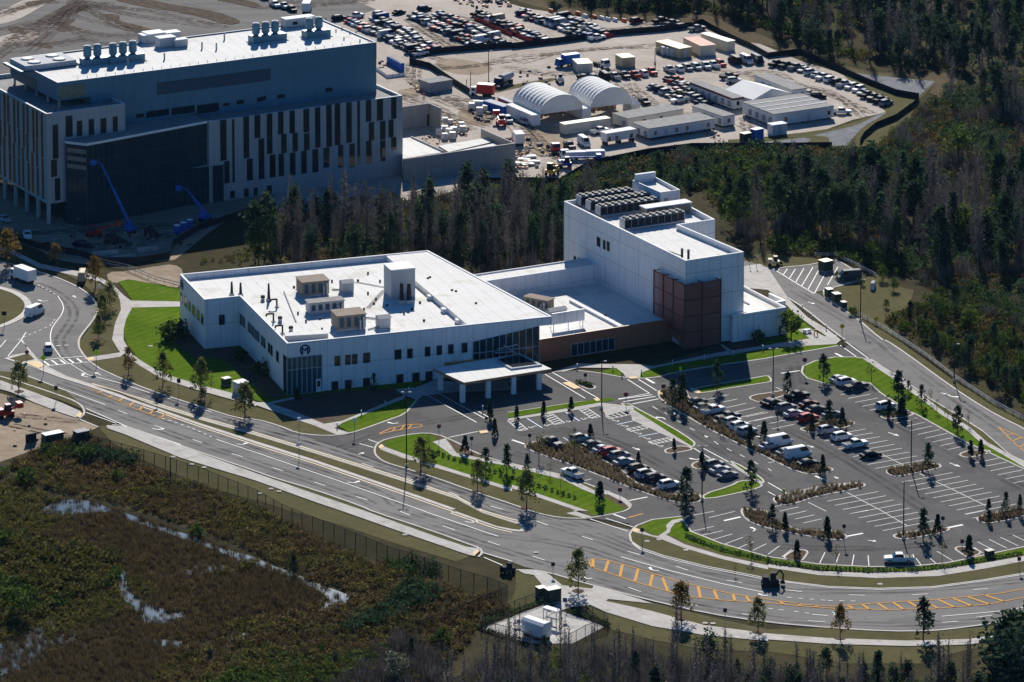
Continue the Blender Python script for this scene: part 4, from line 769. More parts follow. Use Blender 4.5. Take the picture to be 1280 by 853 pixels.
c = at('M2', 462, 612); rooftop('fan_housing', LW, 'small grey fan housing beside the rear beige air handler', 'fan housing', shed_parts(2.6, 2.8, 2.2), (c[0], c[1]+1.4), zd, 'fan housings on the clinic roof')
c = at('M2', 645, 790); rooftop('fan_housing', LW, 'small grey fan housing beside the front brown air handler', 'fan housing', shed_parts(2.6, 2.8, 2.2), (c[0], c[1]+1.4), zd, 'fan housings on the clinic roof')
c = at('M2', 745, 640); rooftop('lift_overrun', LW, 'tall pale windowless penthouse box standing on the clinic roof', 'roof penthouse', [('box', MB().box(-3.2, 2.4, 0, 5.5, 0, 6.6), M_LGREY), ('roof_cap', MB().box(-3.3, 2.5, -.1, 5.6, 6.6, 6.8), M_COPE), ('door', MB().box(.4, 1.5, -.06, .05, .2, 2.3), M_GREYM)], c, zd)
for k, (x, dx) in enumerate(((728, 'left'), (765, 'right'))):
    c = at('M2', x, 665); rooftop('exhaust_stack', LW, 'dark exhaust stack in front of the tall roof penthouse, the %s one of the pair' % dx, 'exhaust stack', [('stack', MB().cyl(0, 0, .8, 4.6, .52, .38, 12), M_DARKM), ('plenum', MB().box(-.8, .8, -.8, .8, 0, .8), M_LGREY)], c, zd, 'exhaust stacks by the penthouse')
for k, (t, x, y, h, w) in enumerate((('A3',340,212,3.2,'at the step of the clinic left wall'), ('A3',387,212,3.0,'just right of the one at the wall step'), ('A3',537,240,4.0,'tallest on the clinic roof'))):
    c = at(t, x, y); rooftop('vent_stack', LW, 'slender dark vent stack, ' + w, 'vent stack', [('stack', MB().cyl(0, 0, .5, h, .36, .2, 10), M_DARKM), ('curb', MB().box(-.5, .5, -.5, .5, 0, .5), M_LGREY)], c, zd, 'vent stacks on the clinic roof')
def gooseneck():
    m = MB(); m.tube((0,0,0), (0,0,1.9), .2).tube((0,0,1.9), (-1.6,0,1.9), .2).tube((-1.6,0,1.9), (-1.6,0,1.4), .2); m2 = MB().box(-.4, .4, -.4, .4, 0, .25); return [('pipe', m, M_DARKM), ('curb', m2, M_LGREY)]
for t, x, y, w in (('A3',580,275,'farthest from the front'), ('A3',562,352,'the middle one'), ('A3',610,415,'nearest the front corner')): rooftop('gooseneck_vent', LW, 'dark bent gooseneck vent pipe on the clinic roof, ' + w, 'vent pipe', gooseneck(), at(t, x, y), zd, 'gooseneck vents on the clinic roof')
for t, x, y, w in (('A3',505,238,'by the tallest vent stack'), ('A3',597,350,'between the bent pipes'), ('A3',655,402,'by the corner roof box')): rooftop('mushroom_fan', LW, 'small dark roof fan on the clinic roof, ' + w, 'roof fan', [('body', MB().box(-.35, .35, -.35, .35, 0, .7), M_LGREY), ('cowl', MB().cyl(0, 0, .7, 1.15, .55, .45, 10), M_DARKM)], at(t, x, y), zd, 'small fans on the clinic roof')
dr = MB()
for x, y in ((860,540),(1000,605),(1100,665),(870,535),(980,600)): u, v = LW.at('M2', x, y, 11.4); dr.cyl(u, v, 11.36, 11.6, .3, n=8)
for x, y in ((190,588),(510,555),(655,680),(590,670),(840,755),(320,745),(820,665)): u, v = at('M2', x, y); dr.cyl(u, v, 10.21, 10.6, .28, n=8)
for x, y in ((430,650),(560,620),(600,650),(540,700),(250,760),(210,720),(380,560),(450,720),(330,800),(620,560),(740,720),(780,700),(700,520),(560,520)): u, v = at('M2', x, y); dr.cyl(u, v, 10.21, 10.75, .22, n=8)
objs(dr, 'roof_drain', M_DARKM, low)
cn = MB()
for (x0,y0),(x1,y1) in (((300,640),(265,690)),((450,700),(405,760)),((560,800),(600,790)),((380,600),(420,600)),((540,740),(600,745)),((140,610),(200,760))): a_ = at('M2', x0, y0); b_ = at('M2', x1, y1); cn.tube((*a_, 10.4), (*b_, 10.4), .14, 6)
objs(cn, 'conduit', M_GREYM, low)
pd_ = MB()
for (x0,y0),(x1,y1) in (((500,560),(660,590)),((640,600),(560,690)),((200,600),(330,570))): a_ = Vector(at('M2', x0, y0)); b_ = Vector(at('M2', x1, y1)); n_ = (b_-a_).normalized(); n_ = Vector((-n_.y, n_.x))*.5; pd_.prism([tuple(a_+n_), tuple(b_+n_), tuple(b_-n_), tuple(a_-n_)], 10.2, 10.24)
objs(pd_, 'walkway_pad', M_TRROOF, low)
for (x0,y0),(x1,y1) in (((870,640),(905,655)),((940,705),(975,720)),((1010,760),(1045,780))): u, v = at('M2', x0, y0+10); MB().box(u-.3, u+1.6, v, v+1.5, 10.21, 11.1).obj('roof_scupper_box', M_COPE, low)
# tall block: chiller rows and the long screened unit
def chiller(nx):
    L = nx*1.75; out = [('frame', MB().box(-.1, L+.1, -.05, 2.45, .25, .5).box(-.1, L+.1, -.05, 2.45, 2.35, 2.5), M_GREYM), ('coil', MB().box(0, L, .15, 2.25, .5, 2.35), M_DARKM), ('end_panel', MB().box(-.12, 0, .0, 2.4, .5, 2.5).box(L, L+.12, .0, 2.4, .5, 2.5), M_LGREY)]
    f = MB(); ft = MB()
    for i in range(nx):
        for j in range(2): f.cyl(.87+i*1.75, .62+j*1.16, 2.5, 2.8, .52, .52, 12); 
        ft.box(i*1.75-.04, i*1.75+.04, -.03, .12, .5, 2.35).box(.8+i*1.75-.12, .8+i*1.75+.12, 1.1, 1.3, 2.5, 2.74)
    return out+[('fan_ring', f, M_FANDK), ('rib', ft, M_GREYM), ('pipe', MB().tube((.5,-.5,.35), (L-.4,-.5,.35), .16).tube((.5,-.5,.1), (.5,-.5,.35), .12).tube((L-.4,-.5,.1), (L-.4,-.5,.35), .12), M_LGREY)]
for (x, y), nx, w in (((258,338),8,'rearmost row'), ((345,385),9,'second row from the back'), ((432,430),9,'third row from the back'), ((648,545),9,'front row, apart from the others')):
    c = TL.at('T1', x, y, 18.8+.3); rooftop('chiller', TL, 'long black air-cooled chiller on the tall block, ' + w, 'chiller', chiller(nx), (max(.8, c[0]), c[1]), 18.8, 'chillers on the tall block roof')
c0 = TL.at('M3', 665, 242, 19); c1 = TL.at('M3', 915, 222, 19); Lw = c1[0]-c0[0]
rooftop('screened_plant_unit', TL, 'long louvred plant unit with a flat pale roof beside the chillers', 'plant unit', [('louvre_wall', MB().box(0, Lw, 0, 2.6, .3, 2.4), M_BEIGE), ('roof_slab', MB().box(-.2, Lw+.2, -.3, 2.9, 2.4, 2.65), M_COPE), ('post', MB().box(Lw*.6, Lw*.6+.5, -.2, 0, 0, 2.4).box(-.1, .2, -.2, 0, 0, 2.4).box(Lw-.2, Lw+.1, -.2, 0, 0, 2.4), M_LGREY)], (c0[0]+.3, c0[1]), 18.8)
pr = MB(); p0 = TL.at('M3', 760, 395, 19.6); p1 = TL.at('M3', 845, 425, 19.6); pr.tube((*p0,19.5), (*p1,19.5), .12).tube((*p0,18.8), (*p0,19.5), .12); pr.obj('roof_pipe', M_DARKM, tall)
for x, y, w in ((850,440,'left'), (882,445,'right')): c = TL.at('M3', x, y, 18.8); rooftop('flue', TL, 'short dark flue at the front corner of the tall roof, %s one' % w, 'flue', [('pipe', MB().cyl(0, 0, 0, 2.0, .28, n=10), M_DARKM), ('cap', MB().cyl(0, 0, 2.0, 2.3, .36, .2, 10), M_GREYM)], (c[0], c[1]), 18.8, 'flues on the tall roof')
wr = lambda t, x, y: TL.at(t, x, y, 4.8)
c = wr('M3', 125, 690); rooftop('air_handler', TL, 'beige air handler on the brown wing roof beside the clinic wall', 'air handler', ahu(6.4, 2.6, 2.4), (c[0]+.5, c[1]), 4.8, None, math.radians(-62))
c = wr('W1', 215, 80); rooftop('fan_housing', TL, 'low pale roof unit behind the white screen on the brown wing', 'fan housing', shed_parts(4.2, 2.4, 1.2), c, 4.8, 'fan housings on the clinic roof')
a = wr('W1', 183, 205); b = wr('W1', 440, 172); Ls = b[0]-a[0]
rooftop('roof_screen', TL, 'free-standing white screen panel on legs on the brown wing roof', 'roof screen', [('panel', MB().box(0, Ls, -.1, .1, 1.3, 3.9), M_WALL), ('leg', MB().tube((.4,0,0),(.4,0,1.3),.1).tube((Ls-.4,0,0),(Ls-.4,0,1.3),.1).tube((Ls/2,0,0),(Ls/2,0,1.3),.1).tube((.4,1.6,0),(.4,.1,3),.07).tube((Ls-.4,1.6,0),(Ls-.4,.1,3),.07), M_LGREY)], a, 4.8)
dr = MB()
for x, y in ((410,32),(500,75),(595,130),(680,175),(432,216),(588,92)): u, v = wr('W1', x, y); dr.cyl(u, v, 4.8, 5.25, .32, n=8)
objs(dr, 'roof_drain', M_DARKM, wg)
# ---- the big laboratory building, upper left --------------------------------------------------------
BG = Frame(G(57.5, 142.5, 28), 29.7)
big = rooted('research_building', BG, 'large building with pale vertical panels and a blue-grey plant storey under construction', 'building')
UR = BG.loc(*G(503, 119.5, 21))[0]; UL = BG.loc(*G(261, 151, 21))[0]; VR = BG.loc(*G(503, 119.5, 21))[1]
UB = BG.loc(*G(157, 130, 28))[0]
body = MB(); 
dkL = shell(body, [(0,0),(UB,0),(UB,14),(UB,44),(0,44)], 5.2, 28, 27.0, .5)
body.face([(0,0,5.2),(0,44,5.2),(UB,44,5.2),(UB,0,5.2)])
dkR = shell(body, [(UL-.4,VR),(UR,VR),(UR,46),(UL-.4,46)], 0, 21, 20.2, .5)
body.obj('wall', [M_STONE, M_COPE], big); deck_obj('terrace_roof', dkL, 27.0, M_TRROOF, big); deck_obj('side_roof', dkR, 20.2, M_TRROOF, big)
MB().box(4.5, UB, 5, 44, 0, 5.2).obj('recessed_ground_floor', M_GLASS, big)
cm = MB()
for u, v in ((.6,.6),(.6,7),(.6,14),(.6,21),(.6,28),(.6,36),(UB-.8,.6)): cm.cyl(u, v, 0, 5.2, .55, n=12)
objs(cm, 'column', M_STONE, big)
def dark_v(r, t='B3', v=VR, F=BG):
    u0, u1, z0, z1 = rect_v(F, t, r, v); MB().box(u0, u1, v-.06, v+.2, z0, z1).obj('window', M_GLASS, big)
    if z1-z0 > 4: MB().box(u0+.02, u1-.02, v-.10, v-.04, z1-1.1, z1-.05).obj('spandrel', M_TEAL, big)
for r in ((17,262,48,395),(88,250,122,392),(160,242,193,385),(247,232,283,380),(320,222,353,475),(390,208,425,470),(443,200,478,460),(515,192,550,445),(585,183,602,580),(638,176,672,312),(708,168,745,305),(797,160,830,295),(18,400,50,515),(107,390,142,510),(178,382,212,500),(250,385,285,492),(657,315,690,430),(727,308,762,425),(780,300,812,410),(35,520,72,662),(92,512,125,655),(162,505,197,650),(233,495,268,638),(303,485,340,630),(373,475,410,600),(465,458,497,600),(535,450,568,600),(640,432,675,575),(728,430,762,560),(797,410,830,490)): dark_v(r)
for r in ((473,268,508,498),(540,265,553,622),(603,250,635,485),(665,242,698,372),(735,235,765,460),(495,500,525,625),(622,487,655,610),(688,374,720,602),(750,465,780,592),(527,668,555,710),(606,655,632,702),(660,650,683,695),(735,638,762,682)): dark_v(r, 'B2')
for r in ((312,122,345,325),(302,330,338,432),(325,440,357,572),(388,70,430,195),(455,100,487,190),(525,90,557,185),(595,85,630,175),(668,75,697,165)): dark_v(r, 'B1', 0.0)
rs = random.Random(5)
for k in range(14):
    v0 = 1.8+k*3.0; tiers = [5.8, 5.8+7.3, 5.8+14.6, 27.6] if k % 2 else [5.8, 5.8+10.5, 27.6]
    for a, b in zip(tiers[:-1], tiers[1:]):
        o = rs.uniform(-.5, .5); MB().box(-.06, .2, v0+o, v0+o+1.25, a+.15, b-.1).obj('window', M_GLASS, big)
# projecting glass hall, turned a little from the facade
C1 = BG.loc(*G(108, 181, 20.6)); C0 = BG.loc(*G(84, 178, 20.6)); C2 = BG.loc(*G(261, 152, 20.6))
hall = MB(); hall.prism([C0, C1, C2, (UL-.45, 12.5), (C0[0]+2, 12.5)], 0, 20.4, 0, 1); ho = hall.obj('glass_hall', [M_TEAL, M_TRROOF], big)
def wallgrid(a, b, z0, z1, nx, nz, r=.07, m=M_GREYM, name='mullion', par=None):
    mb = MB(); A = Vector((*a, 0)); B = Vector((*b, 0)); d = (B-A).normalized(); nrm = Vector((d.y, -d.x, 0))*.12
    for k in range(nx+1): p = A+(B-A)*(k/nx)+nrm; mb.tube(p+Vector((0,0,z0)), p+Vector((0,0,z1)), r, 4)
    for k in range(nz+1): z = z0+(z1-z0)*k/nz; mb.tube(A+nrm+Vector((0,0,z)), B+nrm+Vector((0,0,z)), r, 4)
    return mb.obj(name, m, par)
wallgrid(C1, C2, .2, 20.2, 22, 5, .055, M_LOUV, 'mullion', ho); wallgrid(C0, C1, .2, 20.2, 4, 5, .055, M_LOUV, 'mullion', ho)
ed = MB(); ed.prism(inset([C0, C1, C2, (UL-.45, 12.5), (C0[0]+2, 12.5)], -.5), 20.4, 21.0, 0, 1); ed.obj('hall_roof_edge', [M_COPE, M_TRROOF], ho)
for z in (14.2, 16.2, 18.2):
    A = Vector((*C0, z)); B = Vector((*C1, z)); d = (B-A).normalized(); nn = Vector((d.y,-d.x,0))*.2
    MB().face([A+nn, B+nn, B+nn+Vector((0,0,1.1)), A+nn+Vector((0,0,1.1))]).obj('pale_blind', M_BEIGE, ho)
lo0 = BG.loc(*G(205, 214, 9.5)); lo1 = BG.loc(*G(279, 206, 9.5))
lb = MB(); lb.prism([lo0, lo1, (lo1[0], VR+3), (lo0[0], VR+3)], 0, 9.5, 0, 1); l2 = lb.obj('lower_glass_bay', [M_TEAL, M_COPE], big); wallgrid(lo0, lo1, .2, 9.4, 10, 3, .055, M_LOUV, 'mullion', l2)
# plant storey
ZP1, ZP0 = 33.6, 20.2
pf = [BG.loc(*G(71, 104, ZP1)), BG.loc(*G(470, 52.5, ZP1)), BG.loc(*G(430, 22, ZP1)), BG.loc(*G(10, 71, ZP1))]
vf = (pf[0][1]+pf[1][1])/2; ul = (pf[0][0]+pf[3][0])/2; ur = pf[1][0]; vb = vf+30
pt = MB(); USP = ul+26
dk = shell(pt, [(ul,vf),(ur,vf),(ur,vb),(ul,vb)], 28.9, ZP1, ZP1-.35, .4)
pt.face([(ul,vf,28.9),(ul,vb,28.9),(ur,vb,28.9),(ur,vf,28.9)])
pt.box(ul+9, ur-.05, vf+.05, vb-.05, ZP0, 28.9)
pt.obj('plant_storey_wall', [M_PENT, M_COPE], big); deck_obj('plant_roof', dk, ZP1-.35, M_ROOF, big)
pc = MB()
for k in range(5): pc.cyl(ul+.8, vf+1+k*7, 27, 28.9, .35, n=8)
objs(pc, 'column', M_STONE, big)
r = rect_v(BG, 'B2', (117,28,755,95), vf); u0, _ = BG.onv('B2', 117, 95, vf); u1, _ = BG.onv('B2', 755, 22, vf)
z0 = BG.onv('B2', 117, 130, vf)[1]; z1 = BG.onv('B2', 117, 62, vf)[1]
MB().box(u0, u1, vf-.08, vf+.2, z0, z1).obj('louvre_band', M_LOUV, big)
z0 = BG.onu('B0', 200, 600, ul)[1]; MB().box(ul-.08, ul+.2, vf+13, vf+29, z0, z0+2.6).obj('louvre_band', M_LOUV, big)
for t, rr in (('B2',(565,158,605,180)),('B2',(680,142,718,165)),('B3',(385,100,428,125)),('B3',(85,142,130,165)),('B3',(0,150,12,175)),('B2',(490,175,525,190))): a = rect_v(BG, t, rr, vf); MB().box(a[0], a[1], vf-.07, vf+.1, a[2], a[3]).obj('vent_grille', M_FANDK, big)
for rr in ((0,235,45,258),(58,215,185,250),(200,195,328,235),(342,180,465,228)): a = rect_v(BG, 'B2', rr, vf); MB().box(a[0], a[1], vf-.06, vf+.1, a[2], a[3]).obj('dark_bay', M_GLASS, big)
a = rect_v(BG, 'B0', (520,600,760,750), vf); MB().box(a[0], a[1], vf-.1, vf+.1, a[2]+.6, a[3]-.4).obj('unclad_wall', mat('olive_sheathing', (.20,.20,.13), .7, var=.2), big)
# its roof plant
zr = ZP1-.35; pr_ = lambda t, x, y: BG.at(t, x, y, zr)
def stacks(n): return [('plenum', MB().box(-1.2, n*2.75+.2, -1.6, 1.6, .2, 1.9), M_PENT), ('curb', MB().box(-1.6, n*2.75+.6, -1.9, 1.9, 0, .2), M_LGREY)]
def stack_group(t, x, y, n, w):
    c = pr_(t, x, y); T = rooftop('exhaust_fan_bank', BG, 'bank of %s blue-grey exhaust fans on the research roof, %s' % ({2:'two',3:'three'}[n], w), 'exhaust fans', stacks(n), c, zr, 'exhaust fan banks on the research roof')
    for k in range(n):
        f = MB().cyl(.3+k*2.75, 0, 1.9, 2.5, .6, .95, 12).cyl(.3+k*2.75, 0, 2.5, 4.3, 1.02, 1.02, 14).cyl(.3+k*2.75, 0, 4.3, 5.2, 1.02, .8, 14).obj('fan_stack', M_PENT, T)
        MB().cyl(.3+k*2.75, 0, 5.2, 5.3, .62, .62, 10).obj('outlet', M_LGREY, f)
for a in (('Z1',432,330,2,'leftmost'), ('Z1',560,318,3,'second from left'), ('Z2',-5,215,3,'third from left'), ('Z2',262,190,2,'rightmost')): stack_group(*a)
c = pr_('Z1', 255, 345); T = rooftop('cooling_tower', BG, 'white cooling tower with four round fan openings in the roof well', 'cooling tower', [('casing', MB().box(-7, 7, 0, 9.5, .2, 1.5), M_LGREY), ('well_rim', MB().box(-8.6, -7.6, -1, 10.6, 0, .5).box(7.6, 8.6, -1, 10.6, 0, .5), M_PENT), ('base', MB().box(-7.2, 7.2, -.2, 9.7, 0, .2), M_DARKM)], (c[0], c[1]), zr)
for i in range(2):
    for j in range(2): f = MB().cyl(-3.4+i*6.8, 2.6+j*4.4, 1.5, 1.8, 1.7, 1.7, 20).obj('fan_ring', M_LGREY, T); MB().cyl(-3.4+i*6.8, 2.6+j*4.4, 1.8, 1.83, 1.4, 1.4, 20).obj('fan', M_LOUV, f)
for k, (x, y, w, d, h, lab) in enumerate(((742,220,3,3,2.2,'white roof unit nearest the fan banks'), (785,215,5,4,2.4,'larger white roof unit in the middle cluster'), (840,240,4.5,3,2.6,'white roof unit at the front of the cluster'), (860,200,5,3,1.8,'low white roof unit at the back of the cluster'), (908,238,3.6,2,2.0,'grey shaded roof unit at the right of the cluster'))):
    c = pr_('Z1', x, y); rooftop('roof_unit', BG, lab, 'roof unit', [('cabinet', MB().box(-w/2, w/2, 0, d, .2, h), M_LGREY), ('roof_cap', MB().box(-w/2-.1, w/2+.1, -.1, d+.1, h, h+.12), M_COPE), ('curb', MB().box(-w/2+.1, w/2-.1, .1, d-.1, 0, .2), M_GREYM)], c, zr, 'roof unit cluster')
c = pr_('Z2', 150, 145); rooftop('roof_unit', BG, 'long white roof unit between the two right fan banks', 'roof unit', [('cabinet', MB().box(0, 8.5, 0, 3, .2, 2.4), M_LGREY), ('roof_cap', MB().box(-.1, 8.6, -.1, 3.1, 2.4, 2.5), M_COPE), ('vent_opening', MB().box(2, 3.4, -.05, .1, .8, 1.6), M_FANDK)], c, zr)
ps = MB()
for k in range(34):
    u = ul+6+k*2.55; ps.cyl(u, vf+1.2, zr, zr+.9, .07, n=5)
for x, y in ((1122,200),(822,300),(505,240),(1010,245),(1082,250),(640,330)): u, v = pr_('Z1', x, y); ps.cyl(u, v, zr, zr+1.8, .22, n=8)
for x, y in ((430,150),(470,170),(500,170),(440,200),(520,210),(400,160),(350,100)): u, v = pr_('Z2', x, y); ps.cyl(u, v, zr, zr+.7, .2, n=6)
objs(ps, 'roof_post', M_GREYM, big)
# ---- block-walled service yard at its right end ------------------------------------------------------
YD = Frame(G(503, 224, 0), 29.7); cy = rooted('service_yard_wall', YD, 'grey concrete block service yard walls at the right end of the research building', 'wall')
u_ = YD.loc(*g('Y1', 1165, 490, 6.0)); e_ = YD.loc(*g('Y1', 880, 360, 6.0)); s_ = YD.loc(*g('Y1', 170, 630, 6.0))
MB().box(s_[0], u_[0], u_[1]-.25, u_[1]+.25, 0, 6.0).box(u_[0]-.4, u_[0], u_[1]+.26, e_[1], 0, 6.0).obj('yard_wall', M_BLOCK, cy)
h0 = YD.loc(*g('Y1', 170, 160, 6.2)); h1 = YD.loc(*g('Y1', 410, 135, 6.2)); h2 = YD.loc(*g('Y1', 510, 180, 6.2))
mb = MB(); mb.box(h0[0]-4, h1[0], h1[1]-.2, h1[1]+.2, 0, 6.2).box(h1[0]-.4, h1[0], h2[1], h1[1]-.21, 0, 6.2); mb.obj('rear_wall', M_BLOCK, cy)
d0 = YD.loc(*g('Y1', 350, 325, 0)); MB().box(d0[0], d0[0]+1.8, h1[1]-.28, h1[1]-.18, 0, 3.2).obj('door', M_DARKM, cy)
rf = [YD.loc(*g('Y1', *p, 5.4)) for p in ((168,628),(530,572),(262,440),(168,448))]; MB().prism(rf, 0, 5.4, 0, 1).obj('low_roof_block', [M_BLOCK, M_ROOF], cy)
MB().box(rf[1][0]-.3, rf[1][0], rf[1][1], rf[2][1], 5.4, 5.8).obj('roof_kerb', M_GREYM, cy)
for p in (((485,515),(575,570),(965,480),(905,445)), ((590,575),(600,580),(1015,510),(980,492))):
    w = [YD.loc(*g('Y1', *q, 4.2)) for q in p]; MB().prism(w, 0, 4.2, 0, 1).obj('covered_dock', [M_BLOCK, M_ROOF], cy)
# ------------------------------------------------------------------ vehicles
ZG = {}                                   # height of the surface things stand on
Z_LOT = L2+.02; Z_ROAD = L1+.02; Z_SAND = L0+.01
def loft(mb, st, mi=0):
    """body: stations (x, half width, z bottom, z belt); rounded shoulders"""
    rings = []
    for x, w, zb, zt in st:
        n = len(mb.v); zm = zb+(zt-zb)*.55
        mb.v += [(x,-w*.94,zb),(x,-w,zm),(x,-w*.93,zt-.06),(x,-w*.86,zt),(x,w*.86,zt),(x,w*.93,zt-.06),(x,w,zm),(x,w*.94,zb)]; rings.append(n)
    for a, b in zip(rings[:-1], rings[1:]):
        for k in range(8): j = (k+1) % 8; mb.f.append((a+k, b+k, b+j, a+j)); mb.m.append(mi)
    mb.f.append(tuple(rings[0]+k for k in range(8))); mb.m.append(mi); mb.f.append(tuple(rings[-1]+k for k in reversed(range(8)))); mb.m.append(mi)
SPEC = dict(   # length, half width, body stations, cabin (base x0,x1, roof x0,x1, z belt, z roof), wheels x, radius
    sedan=(4.75, .92, [(-2.36,.78,.42,.80),(-2.2,.88,.25,.95),(-1.2,.92,.22,.98),(.9,.92,.22,.95),(2.1,.88,.24,.80),(2.36,.74,.38,.66)], (-1.95,1.15,-1.15,.25,.96,1.46), (-1.4,1.42), .33),
    suv=(4.75, .95, [(-2.36,.84,.45,1.0),(-2.28,.92,.30,1.12),(-1.2,.95,.28,1.13),(.95,.95,.28,1.10),(2.15,.91,.30,.98),(2.36,.80,.42,.84)], (-2.22,1.2,-1.85,.42,1.11,1.76), (-1.42,1.42), .37),
    van=(5.9, 1.0, [(-2.94,.95,.45,1.3),(-2.88,1.0,.32,1.38),(0,1.0,.30,1.38),(2.0,1.0,.30,1.34),(2.65,.94,.32,1.12),(2.94,.84,.42,.9)], (-2.9,2.3,-2.82,1.45,1.36,2.45), (-1.75,1.9), .37),
    pickup=(5.8, 1.0, [(-2.88,.92,.55,1.15),(-2.8,.98,.45,1.22),(-.6,1.0,.42,1.22),(1.2,1.0,.42,1.22),(2.65,.96,.44,1.14),(2.88,.86,.52,.98)], (-.95,1.35,-.72,.6,1.21,1.88), (-1.75,1.85), .40))
def veh_parts(kind):
    L, w, st, (b0, b1, r0, r1, zb, zr), wx, R = SPEC[kind]; P = {}
    b = MB(); loft(b, st); rw = w*.74; bw = w*.86
    b.frus((b0, b1, -bw, bw), (r0, r1, -rw, rw), zb-.02, zr-.04); b.frus((r0, r1, -rw, rw), (r0+.3, r1-.35, -rw*.55, rw*.55), zr-.039, zr+.05)
    if kind == 'pickup': b.box(-2.78, -2.68, -.9, .9, 1.2, 1.3)
    P['body'] = b
    def pane(pts, d):      # pane lifted a little off the cabin
        return MB().face([tuple(Vector(p)+Vector(d)) for p in pts])
    def lerp(a, c, t): return a+(c-a)*t
    t0, t1 = .12, .90; X0 = lambda t: lerp(b0, r0, t); X1 = lambda t: lerp(b1, r1, t); Y = lambda t: lerp(bw, rw, t); Zz = lambda t: lerp(zb, zr, t)
    P['windscreen'] = pane([(X1(t0),-Y(t0)*.9,Zz(t0)),(X1(t0),Y(t0)*.9,Zz(t0)),(X1(t1),Y(t1)*.9,Zz(t1)),(X1(t1),-Y(t1)*.9,Zz(t1))], (.015,0,.01))
    if kind != 'van': P['rear_window'] = pane([(X0(t0),Y(t0)*.88,Zz(t0)),(X0(t0),-Y(t0)*.88,Zz(t0)),(X0(t1),-Y(t1)*.88,Zz(t1)),(X0(t1),Y(t1)*.88,Zz(t1))], (-.015,0,.01))
    sf = .62 if kind == 'van' else .04
    for s in (-1, 1):
        xa, xb = lerp(X0(t0), X1(t0), sf), X1(t0)-.12; xc, xd = lerp(X0(t1), X1(t1), sf), X1(t1)-.10
        q = [(xa,s*Y(t0),Zz(t0)),(xb,s*Y(t0),Zz(t0)),(xd,s*Y(t1),Zz(t1)),(xc,s*Y(t1),Zz(t1))]
        P.setdefault('side_window', []).append(pane(q if s < 0 else q[::-1], (0,s*.015,.005)))
    for x in wx:
        for s in (-1, 1):
            t = MB(); t.tube((x,s*(w-.22),R), (x,s*(w+.01),R), R, 12); rm = MB().tube((x,s*(w-.05),R), (x,s*(w+.02),R), R*.58, 8); P.setdefault('wheel', []).append((t, rm))
    xf = st[-2][0]+.1; zf = st[-2][3]-.16; xr = st[1][0]-.1; zrr = st[1][3]-.22
    for s in (-1, 1):
        P.setdefault('headlight', []).append(MB().box(xf-.1, xf+.12, s*w*.70-.16, s*w*.70+.16, zf-.08, zf+.06)); P.setdefault('taillight', []).append(MB().box(xr-.06, xr+.06, s*w*.80-.1, s*w*.80+.1, zrr-.1, zrr+.12))
    if kind == 'pickup': P['load_bed'] = MB().box(-2.66, -1.0, -.80, .80, 1.10, 1.245)
    if kind == 'suv': P['roof_rail'] = [MB().box(-1.6, .1, s*.62-.03, s*.62+.03, 1.76, 1.82) for s in (-1, 1)]
    return P
VP = {k: veh_parts(k) for k in SPEC}; VM = {}
def vmesh(kind, part, i, m):
    key = (kind, part, i, m.name)
    if key not in VM:
        q = VP[kind][part]; q = q[i] if isinstance(q, list) else q; VM[key] = q.mesh('%s_%s' % (kind, part), m, False)
    return VM[key]
NAMEK = dict(sedan='parked_car', suv='parked_suv', van='parked_van', pickup='pickup_truck'); CATK = dict(sedan='car', suv='car', van='van', pickup='pickup truck')
WM = {}
def near_car(kind, colour, x, y, ang, z, label, group=None):
    r = link(NAMEK[kind], vmesh(kind, 'body', 0, PAINT[colour])); r.location = (x, y, z); r.rotation_euler = (0, 0, ang); tag(r, label, CATK[kind], group)
    for p in ('windscreen', 'rear_window'):
        if p in VP[kind]: link(p, vmesh(kind, p, 0, M_CARGL), r)
    for i in range(2):
        link('side_window', vmesh(kind, 'side_window', i, M_CARGL), r); link('headlight', vmesh(kind, 'headlight', i, M_LAMP), r); link('taillight', vmesh(kind, 'taillight', i, M_TAIL), r)
    for i in range(4):
        if (kind, i) not in WM: a, b = VP[kind]['wheel'][i]; WM[kind, i] = (a.mesh('wheel', M_TYRE), b.mesh('rim', M_RIM))
        w_ = link('wheel', WM[kind, i][0], r); link('rim', WM[kind, i][1], w_)
    if kind == 'pickup': link('load_bed', vmesh(kind, 'load_bed', 0, M_FANDK), r)
    if kind == 'suv':
        for i in range(2): link('roof_rail', vmesh(kind, 'roof_rail', i, M_DARKM), r)
    return r
FM = {}
def far_car(kind, colour, x, y, ang, z, label, group):
    if (kind, colour) not in FM:
        mb = MB(); P = VP[kind]
        def addm(q, mi):
            n = len(mb.v); mb.v += q.v; mb.f += [tuple(i+n for i in f) for f in q.f]; mb.m += [mi]*len(q.f)
        addm(P['body'], 0); addm(P['windscreen'], 1)
        if 'rear_window' in P: addm(P['rear_window'], 1)
        for q in P['side_window']: addm(q, 1)
        for q, _ in P['wheel']: addm(q, 2)
        if kind == 'pickup': addm(P['load_bed'], 2)
        FM[kind, colour] = mb.mesh('far_'+kind, [PAINT[colour], M_CARGL, M_TYRE])
    o = link(NAMEK[kind], FM[kind, colour]); o.location = (x, y, z); o.rotation_euler = (0, 0, ang); return tag(o, label, CATK[kind], group)
def heading(t, x, y, dx, dy): a = g(t, x-dx/2, y-dy/2); b = g(t, x+dx/2, y+dy/2); return math.atan2(b[1]-a[1], b[0]-a[0])
